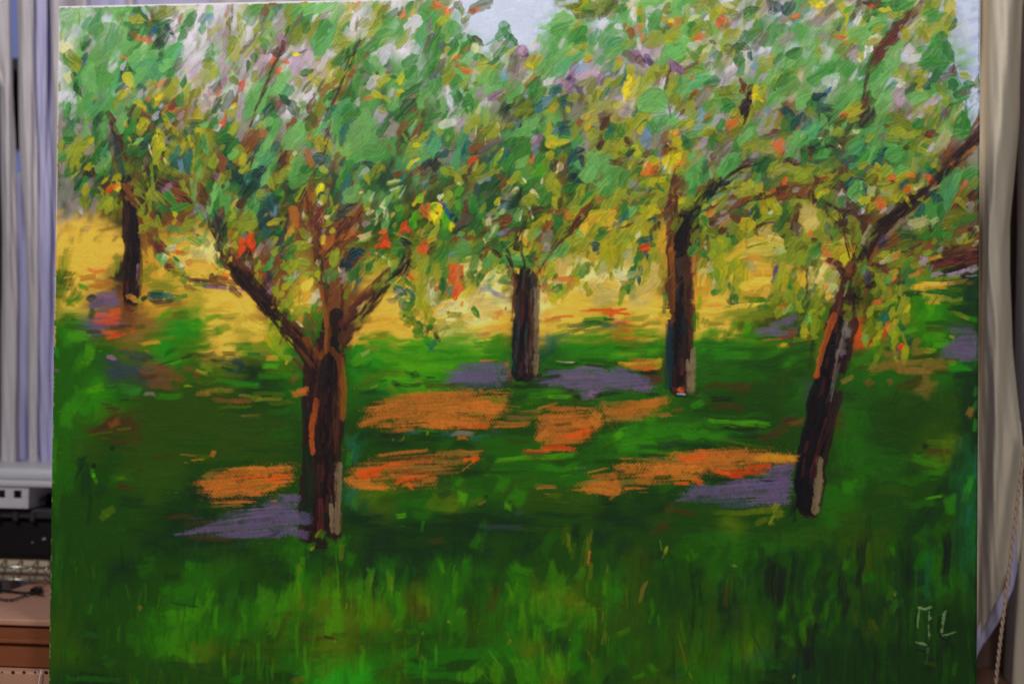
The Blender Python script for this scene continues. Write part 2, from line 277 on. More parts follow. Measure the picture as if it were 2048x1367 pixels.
y2 138 4 20 9 30;cr 132 6 12 5 -20;wh 142 8 16 6 50;y3 136 14 8 6 20;mv 140 20 22 6 50 s;wh 142 28 20 10 70;y1 136 35 17 10 0;y2 134 33 12 8 10;g1 156 14 14 10 30;g2 156 10 14 8 0
g4 180 8 16 9 -30;t3 176 12 12 6 30;t3 194 8 18 8 50;g3 190 16 24 9 60;ta 168 8 24 8 50 s;g1 172 22 24 10 50;m2 176 34 28 12 70;m2 186 38 26 12 70;m1 182 48 26 10 60;ta 190 40 24 8 40 s
o3 190 21 10 5 20;o1 199 17 8 6 10;lb 202 24 8 7 30;m2 202 34 20 10 60;g1 160 32 20 14 60;g2 154 36 16 10 40;tb 164 42 30 10 60 s;wh 192 48 10 3 70;wh 98 46 14 6 20;wh 112 44 16 7 10
g1 106 50 12 6 30;g1 114 54 12 6 60;g2 119 57 9 8 60;y3 96 56 14 8 -40;y3 100 62 12 7 60;y3 106 50 10 8 30;cr 110 52 16 5 50;y2 106 60 14 5 50;y3 114 66 12 8 30;ye 103 62 6 4 60
y3 100 72 10 8 30;cr 121 48 8 4 -40;r3 116 43 6 4 -20;y3 132 50 10 10 0;y4 148 48 14 8 -30;g3 142 48 12 8 30;y2 139 60 18 4 -80;cr 146 64 18 3 -70;cr 149 70 12 3 -80;cr 151 58 10 3 -75
g2 142 62 16 8 -80;g1 145 68 20 6 80;t2 154 58 10 5 -80;lb 162 68 16 10 50 s;ta 168 60 18 12 40 s;y1 175 63 12 9 90;y2 170 62 12 7 20;y2 172 70 14 8 20;y2 70 80 22 10 60;m2 186 66 24 12 60
m2 196 66 20 10 60;m1 176 78 20 8 80;y2 180 82 14 6 60;m1 196 62 16 10 40;m1 200 74 14 8 60;g1 200 52 14 10 40;y3 196 76 12 5 30;g2 184 58 18 6 50;g1 178 90 20 12 70;g2 188 84 22 10 60
mv 38 58 20 9 -40;tb 34 60 24 8 -45;ta 24 62 22 5 -35 s;r3 42 64 12 8 -60;dn 50 64 14 8 -65;pu 50 62 8 5 -60;mv 76 68 18 12 -40;pu 80 70 14 6 -60;mv 74 74 18 6 80;r2 70 78 26 4 78
wh 62 66 10 6 40;wh 88 64 14 6 20;tb 92 68 18 3 28;y2 56 72 14 8 40;y2 62 70 16 8 30;y3 66 66 10 6 60;m1 66 62 14 8 30;o1 20 65 8 6 -60;m3 10 68 18 8 50;m3 2 62 14 9 60 s
mv 2 80 12 8 60;g2 14 76 28 6 42;g2 18 86 30 6 45;g1 8 92 26 6 50;y2 18 68 16 6 50;y1 8 86 16 5 45;y3 20 82 18 6 60;t1 26 80 16 3 60;ta 14 96 20 8 40 s;y1 33 78 16 9 -70
yb 28 86 20 6 75;y1 32 92 22 10 65;yb 26 98 14 5 75;y2 44 84 22 12 70;y2 52 78 18 9 60;mv 60 86 18 7 60;wh 64 86 18 5 75 s;y2 38 104 20 5 80 s;m1 54 104 28 26 0 b;m1 54 100 24 20 0 b
m1 96 82 40 14 28;m3 104 84 36 12 25;m1 84 92 26 14 45;m2 76 88 22 10 50;y2 76 84 18 8 80;y1 72 92 14 5 80;g2 112 84 20 8 10;o1 94 80 10 3 40;y3 116 92 14 4 0;o3 110 90 12 4 10
y3 128 96 22 12 0 r;y3 130 92 16 8 0 r;y2 80 104 18 8 70;y3 76 102 16 7 60;r1 84 106 24 3 60;wh 76 112 10 4 -75;y3 80 112 12 5 40;o3 96 98 14 5 60;y4 94 104 22 8 60 s;y2 92 110 20 8 60
lb 102 118 18 10 60 s;ta 104 100 24 10 60 s;m2 110 108 16 8 60;g1 134 108 16 10 -40;g1 130 112 12 10 30;y3 114 114 12 6 30;o3 110 118 10 4 30;m2 122 104 20 4 -70;m1 142 96 24 9 -70;y2 140 88 20 10 60
r3 147 86 14 5 -60;r3 153 92 18 9 -50;r4 150 104 30 9 65;r4 146 114 18 9 55;y1 160 92 14 6 80;y2 166 94 12 8 60;yb 160 101 11 8 -30;y2 160 104 12 8 60;y3 164 108 10 6 -50;y2 170 96 12 6 70
m1 186 98 32 12 40;m2 192 92 30 14 35;m2 176 104 20 8 40;ta 178 108 16 6 30 s;t3 190 114 14 8 20 s;t2 194 120 20 10 -60;g2 202 124 14 10 70;lb 170 114 10 8 60 s;pk 168 120 12 5 80;ta 176 124 18 5 80 s
o1 136 126 14 8 70;y1 142 122 22 10 -60;y3 136 132 20 10 20;o1 140 122 8 6 30;pk 122 122 16 8 50;r1 82 118 14 3 50;y2 92 122 18 6 30;y2 80 126 14 5 20;m2 66 122 30 10 20 s;m2 54 128 16 8 80
tb 66 128 10 6 60;r2 4 118 16 10 30 s;pk 28 118 12 9 -20;t1 36 114 12 4 70;g1 36 122 12 3 50;g2 42 128 12 3 50;y3 30 130 14 8 50;y2 12 108 18 8 40;y1 20 108 10 6 20;y2 6 104 14 8 60
g2 12 130 16 8 -20;y3 4 134 12 5 60;y2 48 124 10 6 80;lb 48 132 8 4 60;ta 180 118 14 5 60 s;r3 182 134 16 4 10;m1 162 128 24 10 60;g1 152 132 14 7 60;ta 160 122 12 8 60
"""
DABS += """
@1600 0 4.57
y1 16 5 16 9 -60;yb 20 6 8 6 0;o3 18 9 6 3 0;lb 10 10 12 7 20;wh 10 14 20 5 30;ta 22 14 30 9 40 s;tb 28 8 20 8 30 s;y2 38 6 18 8 -70;y1 42 10 16 7 -60;lm 46 8 10 6 30
g4 54 4 12 8 60 s;g3 48 14 16 6 50;y2 42 22 14 4 80;y1 43 17 12 3 80;t2 36 24 10 4 60;lb 48 22 10 5 60;pk 52 20 14 4 80 s;wh 54 16 16 5 60 s;ta 58 6 14 8 60;r2 66 4 14 8 0
o2 66 7 6 4 0;g1 66 12 14 9 20;g2 66 16 10 6 60;cr 70 20 12 6 -20;g1 92 6 26 12 25;g2 86 4 18 8 20;m2 96 4 18 8 30;y1 80 9 14 4 0;y2 106 6 10 6 30;wh 82 16 10 5 60
y3 84 14 9 7 0;y2 88 13 8 6 30;y3 96 14 10 5 10;pk 79 17 6 4 60;r3 98 11 14 3 30;y3 115 4 12 6 80;y3 124 6 14 8 60;y2 126 2 12 8 60;y2 136 6 18 9 70;y1 140 8 16 8 80
g1 120 12 16 8 30;g1 126 14 14 9 0;m2 116 20 18 5 20;y3 140 14 14 6 80;g2 140 22 8 5 50;y3 139 25 7 4 40;y2 134 20 10 6 60;y2 128 27 10 5 10;y2 122 24 14 6 20 s;y1 96 31 14 7 -75
y1 95 28 10 7 90;y2 109 28 14 7 80;y1 116 32 10 7 60;y3 112 32 12 8 -60;pk 111 37 7 3 80;m2 122 44 16 10 60;g1 130 40 16 9 -80;g1 124 50 26 20 10;g1 130 54 26 14 60;m2 118 50 22 10 50
g1 136 48 20 8 -70;g1 116 58 20 8 20;g1 126 60 26 8 10;g1 113 44 9 5 20;r2 140 62 10 5 70;tb 146 60 8 1.5 20;r2 134 70 14 6 10;y3 139 69 8 3 0;y2 150 69 6 6 0 b;y2 154 70 5 4 0
t2 122 74 20 8 55;g2 124 70 14 6 60;g3 118 80 12 4 50;m2 128 86 24 10 -60 b;m3 140 82 20 13 -70 b;g2 140 80 14 7 -70;y3 108 76 18 8 80;y2 110 74 12 8 60;y3 96 66 14 8 -60;y2 94 64 16 8 60
y2 90 62 8 6 20;ta 96 60 12 6 20 s;y2 110 66 12 5 0;y3 130 80 16 7 -70;y2 132 90 14 7 -60;g1 154 78 9 8 -20 b;g2 152 84 16 9 30;tb 152 86 20 5 20 s;y3 162 74 12 4 80;g1 148 92 20 7 20
g2 154 98 10 6 80;y3 146 97 10 4 40;g3 164 84 6 3 40;sk 160 92 18 8 80;m2 148 114 24 13 85 b;g1 148 112 20 11 85;m1 136 104 20 8 60 s;m1 132 112 24 8 70 s;y2 126 110 26 9 60 s;m2 128 96 14 7 80
mv 132 102 16 6 70 s;t2 129 108 16 4 70;r2 136 102 16 3 70;pk 120 94 22 6 30;ta 90 92 26 9 40;pk 94 86 20 9 50;wh 90 78 16 6 0 s;lb 86 78 12 6 60 s;m3 84 80 16 5 50;ta 98 80 12 6 60
m2 112 88 26 8 15;m1 108 90 18 7 20;g3 102 82 14 6 50;wh 98 46 14 10 30 s;wh 104 54 18 8 10 s;r2 84 30 18 10 60;r1 76 44 30 9 55;r3 72 50 22 7 75;r3 84 38 16 8 50;m1 66 26 30 11 30
m1 60 30 30 12 30;m2 74 24 22 6 25;m1 22 26 20 10 10 s;y2 16 40 12 10 60;m1 50 34 16 9 40;m2 36 20 14 8 20 s;y3 32 31 6 5 20 b;y1 42 28 10 5 60;o1 38 34 10 3 -10;o1 43 40 7 5 -40
y3 36 44 16 7 30;y2 46 38 12 6 30;y3 44 48 12 7 60;wh 22 44 6 6 60;m1 10 36 20 12 70;m2 4 50 22 14 60;m1 14 60 24 12 40;mv 50 46 16 7 50;pk 48 50 10 5 40;wh 62 46 26 6 75
y1 57 52 8 4 -60;cr 56 58 10 3 -60;y2 70 28 10 7 20;cr 70 36 14 7 20;y2 66 38 12 4 10;g1 24 62 18 12 20 s;g1 44 62 20 12 50 s;m1 84 52 36 10 60;m1 78 62 24 9 60;g1 60 60 24 9 55
y3 68 60 10 8 60;tb 82 66 8 6 60;m1 70 76 60 14 45;m1 56 82 50 13 42;m1 44 86 34 16 55;m2 36 96 24 9 60;g1 64 70 30 10 45;m1 78 92 28 10 55;m1 72 100 30 9 60;g1 60 90 22 9 50
m1 12 80 34 14 40;m1 6 92 24 9 30;g2 14 92 20 8 40;g1 20 70 22 10 40;pk 20 80 18 6 40;wh 29 72 12 10 50;wh 28 80 10 6 50;bl 25 84 8 5 50;t2 22 90 10 9 40;t3 18 88 10 8 20;lb 24 92 6 3 50
r2 58 96 18 12 30;r4 62 104 18 10 60;r2 60 88 12 4 50;r3 56 105 6 4 -20;y2 48 98 14 8 40;y1 48 104 16 10 30;o1 42 106 8 6 0;y2 50 110 12 5 20;y4 40 110 16 8 30;t3 22 100 18 8 0 s
y3 8 104 12 6 60;y3 12 106 14 4 -60;g3 24 110 18 6 30;m2 10 112 18 9 60 s;t2 2 106 8 8 80;m3 18 118 26 8 40;m1 22 114 14 6 -60;y2 30 118 10 2.5 60;cr 28 118 7 2 70;cr 2 116 8 2 70;ta 10 110 12 6 60 s
g1 82 108 16 5 60;y3 86 104 16 3 10;y3 94 112 22 10 -30 b;y3 90 116 18 9 30;y3 104 118 22 9 -20;y3 86 128 12 5 0;y3 112 118 12 5 10;g1 108 112 10 8 50;r3 120 122 9 6 10;o1 118 122 4 3 0
r2 78 116 10 4 -10;m3 70 122 20 10 60;m2 66 128 22 9 50;g2 100 128 20 7 30;m1 128 124 26 9 60 s;g1 120 112 14 6 60;sk 158 104 22 8 80
@100 240
ta 10 6 12 20 90 s;g2 18 6 26 8 50;g1 20 14 20 8 40;g2 20 20 16 7 0;ta 28 10 10 8 80;ta 42 8 12 10 80;g2 46 14 30 6 85;m2 56 8 26 8 75;g2 50 20 26 6 85;r2 68 12 26 5 -60
m1 38 14 22 6 75;y2 34 28 28 8 50;y2 26 30 14 10 60;y2 20 34 14 6 60;y3 36 22 12 8 30;y1 40 22 10 4 50;ta 40 30 10 8 60;y2 10 30 18 6 80 s;m2 12 36 14 8 20;g1 12 40 12 5 20
y2 26 42 18 8 40;y2 30 46 16 6 60;y2 22 50 26 5 65;g2 42 40 12 10 60;g3 34 40 8 5 60;r2 42 50 14 10 70;g4 38 56 16 7 60;y1 40 48 12 6 30;y2 44 46 6 3 0;m1 52 44 26 8 60
m1 60 42 22 9 70;g1 60 50 18 5 70;m3 56 34 26 7 65;g2 48 36 20 6 70;m2 54 16 20 6 60;t2 64 52 12 7 60;g1 50 56 16 5 60;g3 50 62 12 6 50;y2 24 58 22 3 40;g2 14 56 18 6 45
g2 16 60 20 4 40;ta 12 50 14 6 90 s;ta 16 72 30 16 85 s;g1 32 68 22 7 50;g3 30 66 16 4 55;y1 38 70 14 7 75;y1 37 74 8 7 70;y1 57 61 14 4 45;r2 58 66 16 4 45;y1 68 60 14 6 50
y1 72 58 8 4 80;ye 69 68 10 10 40 b;o2 63 70 9 7 40;o1 67 66 6 4 20;yb 71 70 8 4 60;bk 66 64 6 3 20;g2 46 74 12 6 30;y2 52 74 12 5 -60;y2 50 80 9 4 -50;ta 46 88 22 8 75 s
wh 32 92 12 4 -70;ta 28 86 16 8 -60 s;y3 36 84 16 12 60 s;y2 60 88 18 7 80;y2 64 90 12 6 60;y1 62 84 9 4 70;y1 72 82 9 3 70;y2 56 84 18 7 60;y3 66 94 16 4 80;r2 72 80 14 6 60
r1 80 72 18 8 -50;r1 86 82 16 10 -40;y3 92 70 22 6 -40;y2 92 76 16 6 -40;r1 90 58 10 10 60;y4 98 62 16 8 80;g2 82 24 16 10 60;g1 84 10 20 8 60;g1 78 14 18 6 80;ye 77 5 8 4 -60
y2 94 9 12 10 60;y1 97 6 12 12 -50;r3 94 16 8 3 20;r1 104 6 12 5 70;y1 111 11 10 4 -60;y1 121 6 14 4 -75;y1 115 18 12 5 -60;y1 129 13 14 6 -65;g1 100 18 14 7 50;g2 104 14 12 6 40
ta 112 6 10 4 30;g3 106 20 14 4 50;m1 90 22 14 5 30;y2 86 26 12 4 20;y1 82 20 7 2 -60;t2 98 22 16 6 60;g2 88 30 18 8 20;g1 94 34 14 5 40;y1 110 32 24 12 80;y1 112 26 16 10 -60
yb 110 18 12 2 85;cr 104 34 18 2 -75;y2 108 22 10 6 60;y2 112 36 16 10 60;g1 124 20 10 4 10;ta 122 22 14 8 0 s;bk 124 18 8 4 30;r1 116 38 14 3 50;y2 126 26 12 6 60;y1 124 32 10 6 -30
y1 120 41 12 7 -75;cr 118 43 10 2 -70;y1 113 48 8 6 -60;y1 144 23 14 10 -80;y1 142 26 8 8 60;y2 144 13 10 5 20;y1 154 13 14 4 75;y1 143 6 12 5 70;ta 134 6 12 8 50 s;g2 138 16 12 6 -40
t2 146 8 22 8 30;g3 148 4 14 10 0;g3 150 20 16 8 -60;t1 128 34 20 7 60;t2 138 36 24 12 70;t2 132 40 20 9 60;t1 140 44 20 8 80;lb 136 46 16 8 -75 s;t1 142 50 14 7 -60;g2 152 30 18 8 60
m1 160 28 26 6 -78;g1 158 22 16 5 -70;g1 152 44 20 7 70;y2 126 52 14 5 -30;y3 120 50 14 8 -30;y3 114 56 14 8 70;y3 128 56 10 5 -30;r3 118 66 16 12 -30;mv 122 68 14 6 30;mv 116 72 10 5 -50
r3 130 66 12 6 -40;r1 134 60 20 7 -30;r1 144 56 14 3 0;y2 138 70 20 5 -55;m1 148 76 30 5 -78;m1 152 54 18 4 72;m1 150 62 16 3 80;y3 104 52 22 4 -85 s;y2 104 60 22 4 -80;y2 96 54 14 4 -80
tb 98 42 14 4 80;y2 106 76 26 6 -60;y2 114 82 22 5 -50;y2 102 84 24 5 -85;r2 100 48 14 4 60;r1 134 78 20 12 -30;r2 140 84 20 8 -40;g2 112 90 18 9 -50;g1 124 82 20 9 -40;g1 134 90 22 8 20
g2 120 94 16 7 -60;y1 127 97 10 4 -60;g3 112 100 12 7 -50;r1 118 100 22 5 60;y1 93 97 8 4 -65;y1 98 101 8 6 60;y2 104 104 18 8 -60;y2 100 110 14 12 30;y2 112 108 20 6 -60;y3 94 90 12 8 60
y2 92 86 16 3 -50;g2 162 68 14 6 60;m1 166 84 38 9 82;m1 170 76 34 7 78;g1 172 88 26 9 75;m2 178 78 26 7 85;m2 182 88 22 5 85;m1 181 68 12 6 60;r3 168 56 16 5 -45;mv 172 58 8 5 -60
r1 174 40 24 9 80;r1 176 48 22 8 78;y2 168 42 12 10 60;y2 178 28 6 6 60;g1 188 26 24 8 60;g2 182 18 22 9 20;g1 178 12 20 7 35;y2 188 8 12 8 60;y2 194 6 8 8 60;o2 178 3 6 4 70
wh 170 8 10 5 30;g1 170 3 12 5 70;m1 160 4 8 6 60;g2 192 40 18 9 60;y2 190 36 18 10 60;y2 196 44 16 8 80;m1 188 34 12 8 60;t1 184 47 7 5 -40;r1 190 48 14 4 70;ta 198 14 20 14 60 s
r2 202 26 18 6 70;r2 156 70 16 6 -70;r2 160 80 20 8 -60;y2 176 60 14 8 60 s;y3 182 58 12 8 60;g4 200 72 18 12 60;t3 200 60 14 8 60;g2 190 70 16 10 60 s;ye 190 84 14 3 55;r2 196 84 14 5 60
y1 188 96 14 3 -60;yl 186 100 6 6 0 b;y3 144 90 20 7 30 s;y2 146 103 18 9 30;y2 142 106 14 8 60;lb 150 92 12 4 70;lb 149 96 6 3 70;ta 158 96 20 6 -60;m2 154 98 12 5 -70;r2 148 98 12 4 30
r3 172 100 18 10 60;t3 172 110 22 9 80;t1 170 104 22 5 -82;g3 176 120 30 10 85;bk 178 112 18 6 80;r4 158 106 16 6 40 s;ye 140 118 30 8 -5 s;ye 120 120 22 8 -20 s;m2 128 112 24 7 -10 s;y2 138 112 16 6 0 s
yl 124 126 14 10 30;cr 126 129 10 3 10;m1 134 122 16 6 20;yl 148 124 18 8 -40;m1 152 122 10 5 -60;ye 138 128 14 8 20;r1 136 136 14 4 0;g2 160 128 14 7 -60;m2 158 120 12 7 60;r3 152 118 8 4 -10
r3 108 124 30 14 -60;r3 116 130 22 8 -50;y3 110 124 12 5 -60;r1 98 126 24 8 -80;ye 104 134 14 6 -60;ye 128 104 10 4 60 s;y3 186 106 12 6 60;o3 184 116 12 3 80;y2 200 110 16 8 60 s;y1 190 118 12 5 60
y2 194 108 16 8 -30;y1 189 128 8 5 80;o2 196 128 18 5 85;o2 200 132 10 5 60;o2 204 122 14 3 80;y2 180 132 12 5 80;r3 190 134 14 6 0;t2 204 132 8 6 0
@480 240
ta 4 12 30 10 80 s;r1 12 18 24 12 60;r1 10 26 22 9 60;o3 24 12 14 6 60;y2 18 6 10 4 40;t1 16 4 12 4 50;m1 28 4 12 10 50;m1 32 16 36 9 65;m1 26 30 34 12 60;m2 36 10 24 8 70
m3 34 34 26 10 55;m3 24 44 24 12 50;t2 36 28 14 7 60;m1 14 50 18 6 60;r3 12 42 14 5 45;y2 10 36 9 4 50;y1 3 40 18 6 85;y2 6 48 18 8 60;tb 50 10 26 6 60;r1 52 4 14 8 60
m1 56 18 34 20 58;m1 60 12 24 12 60;m1 50 24 28 12 50;r1 46 38 18 14 30;r2 42 42 14 10 60;y2 55 38 12 6 80;cr 56 34 6 5 30 s;m1 60 44 36 12 75;m2 58 54 30 10 85;g1 66 54 22 9 85
m2 64 60 16 12 30;g2 70 48 12 8 60;o3 72 42 16 6 -60;o3 70 34 10 8 -40;o1 71 18 7 3 -10;y3 78 20 16 8 20;y1 84 24 24 14 -60;y3 86 30 16 10 -50;g2 74 26 6 3 -60;m2 70 24 8 5 -60
y3 74 10 22 6 60;r1 78 4 10 4 60;m3 86 6 18 6 50;y2 92 5 8 3 10;ta 88 12 12 6 -50 s;tb 92 16 20 3 -60;ta 96 24 26 4 -80;m2 100 10 30 10 80;m1 100 28 22 5 82;t1 106 14 26 6 80
t1 112 6 20 9 60;t2 82 38 16 10 0 b;t1 90 40 12 8 -30;lb 84 38 8 5 60 s;m1 84 50 12 7 -30;g1 84 56 12 8 0;y2 86 52 10 5 -20;y3 82 58 12 4 10;g2 78 52 12 6 -60;r1 97 42 20 3 60
tb 92 56 16 4 60;y3 92 62 8 4 70;m1 122 18 50 22 75;m1 126 28 40 24 50;m1 134 10 30 16 75;m3 112 44 26 9 50;m2 144 30 30 20 40;g1 150 34 24 9 60;g2 146 8 20 8 60;ta 158 10 24 14 70 s
y2 112 36 14 4 60;m1 110 30 16 7 60;m2 118 42 30 12 30;m3 140 40 20 8 30;m2 140 36 24 10 20;t3 106 42 14 6 60;t3 128 48 22 9 10;g3 130 54 20 6 10;t3 154 42 8 6 60;bl 154 41 4 2 60
m2 106 58 40 8 60;g1 102 66 34 6 65;g1 112 54 26 10 70;t1 108 72 32 9 80;t1 112 62 28 8 80;m1 122 62 34 12 70;m1 118 74 26 14 50;m1 112 80 16 6 40;g3 98 76 22 7 80;g2 130 62 20 10 60
wh 127 53 9 5 40;lb 125 58 6 3 40;y2 131 61 14 5 -70;y3 138 54 18 9 60;y3 142 48 12 8 40;y1 148 51 10 4 -75;g4 150 60 30 16 50 s;g3 136 70 24 14 60 s;r1 168 6 22 8 70;r2 164 24 22 6 80
m1 178 6 20 3 60;m3 174 9 12 3 60;r1 182 12 18 10 60;g1 192 8 22 8 60;y2 190 14 30 4 40;y2 180 24 18 6 40;y1 182 26 8 4 20;m3 196 22 26 12 65;t1 196 16 20 9 70;m3 194 36 28 9 45
m1 190 40 18 5 45;y2 178 34 18 7 30;yb 176 44 14 3 50;yb 181 41 5 3 40;y1 172 50 12 2 55;lb 180 43 4 2 50;g3 168 20 18 6 60;y3 170 20 14 3 -60;bk 196 46 26 10 40;dn 190 44 16 5 50
tb 196 50 26 8 40;r1 180 54 14 10 30;r1 164 54 12 8 20;g4 172 62 18 8 60;tb 200 58 18 5 50;y4 172 60 16 6 -80;y4 198 66 18 5 50;yl 158 64 16 5 10;cr 158 63 14 2 12;m1 164 70 14 5 30;cr 160 70 12 2 20
yl 160 76 18 7 50;cr 167 74 14 2 60;m1 150 84 18 6 60;cr 146 86 10 3 60;m1 144 92 14 4 60;cr 148 90 8 2 -30;m1 132 80 16 6 60;cr 136 78 12 3 65;yl 131 90 8 5 60;yb 131 91 4 3 0;cr 134 94 10 4 30
y3 120 78 12 2 60;cr 124 74 4 3 0;m1 140 98 12 4 80;cr 139 102 12 4 85;cr 150 98 16 4 -80;m1 150 104 16 7 80;g3 158 88 24 14 60 s;lm 162 92 14 6 -60;g1 164 98 14 6 60;ye 156 98 8 3 60
yb 183 82 10 6 30;y1 188 78 16 7 60;lm 184 80 8 6 20;yb 179 86 6 3 30;g2 184 70 16 6 60;t1 192 66 10 4 40;lm 179 102 18 8 75;lm 182 98 14 7 70;g1 176 108 10 5 60;yb 198 98 14 9 -60
lm 197 92 12 6 -40;yb 201 102 9 5 60;o1 190 96 16 6 -40;o1 194 90 8 5 80;o1 196 99 6 4 -30;o2 167 108 14 6 65;o2 165 114 10 4 40;o2 171 110 7 4 -60;y1 158 108 6 3 80;g2 156 112 12 6 60
o2 149 122 18 8 80;o2 146 127 12 6 20;o2 151 128 8 5 -30;o1 148 114 9 4 20;y2 168 120 24 3 -25;y3 176 124 12 3 -40;g4 170 124 16 7 -30;t3 172 127 10 4 -20;y3 160 124 12 4 60;g2 160 128 18 7 50
ye 188 116 18 8 -30 s;y2 190 112 16 8 50 s;g2 192 116 8 6 30;o1 190 128 16 8 60;g1 202 112 16 4 70;y3 182 120 10 7 -50;o1 126 119 9 3 20;y3 120 126 30 4 20;y2 128 122 20 4 20;g1 124 126 10 3 10
g2 134 110 20 8 60;g1 116 110 10 6 70;cr 117 112 14 5 60;lm 118 109 7 3 70;cr 128 118 18 6 20 s;ta 130 106 8 6 10;r1 120 96 30 6 60;r3 118 106 30 8 60;o3 114 100 26 5 45;r3 104 112 34 10 45
r4 106 116 20 8 50;o3 110 118 22 6 30;o3 92 124 22 8 50;ye 86 122 8 6 60;ta 86 114 8 4 60;y1 95 114 6 6 30 b;y1 97 91 9 4 60;y2 94 98 16 6 60;cr 88 100 14 4 40;y2 92 104 14 8 30;g1 90 94 14 5 60
t3 104 96 20 11 20;t3 114 88 14 7 20;y3 112 96 10 4 30 s;yb 82 70 12 5 75;yb 80 74 14 4 70;yb 84 70 8 3 -70;lm 76 80 18 3 78;y1 84 82 14 8 70 s;y2 88 78 20 5 80 s;cr 80 88 14 6 60 s;y2 93 82 14 3 -80
o3 72 74 30 9 80;o3 70 82 24 9 88;r1 60 86 14 8 60;r1 62 96 20 10 80;o3 56 100 26 9 -70;o3 54 108 18 8 60;ye 50 116 20 6 60;r3 82 98 28 7 -75;r3 78 104 30 10 -80;o1 84 100 14 2 -80
y3 76 96 8 3 30;y2 68 100 14 6 80;cr 65 98 12 3 85;r1 66 108 26 14 80 s;y1 62 78 16 6 40;y2 66 72 12 7 50;y3 60 76 14 6 40;yl 43 74 9 4 -70;g1 40 72 12 6 60;g3 44 68 16 6 50;y3 40 60 18 9 0
y2 32 64 10 6 -60;y2 42 56 14 8 70;y1 50 50 8 4 0;r3 46 68 6 4 60;m1 34 46 26 5 60;m1 28 56 28 6 58;m1 24 64 18 4 50;g2 36 50 14 6 60;g3 12 56 16 12 30;t3 18 54 14 9 30;t1 8 60 14 7 -80;lb 8 62 6 3 60
g4 8 74 18 10 60;m3 24 78 18 10 -10;m3 30 82 16 8 -40;y2 22 77 10 6 0;y2 20 74 12 5 20;t2 34 88 26 10 -75;t2 24 94 34 12 80;t3 26 104 26 11 -80;lb 36 92 14 3 80;m2 16 90 22 5 75;g2 10 88 20 6 75
g3 50 84 18 8 60;y4 46 92 18 8 50;r1 48 86 8 3 30;r2 2 84 10 8 60;g3 40 114 16 8 35;g2 42 112 14 5 40;y1 38 104 14 8 10;y1 33 106 8 6 0;y2 42 102 8 4 30;t1 26 116 18 12 60 s;g2 52 122 16 7 45
g2 48 126 18 5 40;y2 66 116 12 9 -40;y2 64 128 18 8 -20;y2 70 130 14 6 10;y1 66 126 6 4 0;cr 72 122 10 4 60;y2 56 132 14 8 0;y2 36 122 12 6 20;y1 36 125 10 4 60;ta 28 130 20 10 60 s;r1 24 130 12 6 80
y2 6 104 18 16 40;yl 6 112 16 8 60;y2 12 108 12 12 30;o2 10 122 10 8 60;o2 13 126 14 6 70;o2 10 124 16 4 -85;o2 2 128 14 5 -75;bk 8 134 8 5 20;g2 19 126 14 5 75;y3 34 134 10 6 80;g3 122 134 14 6 0
"""
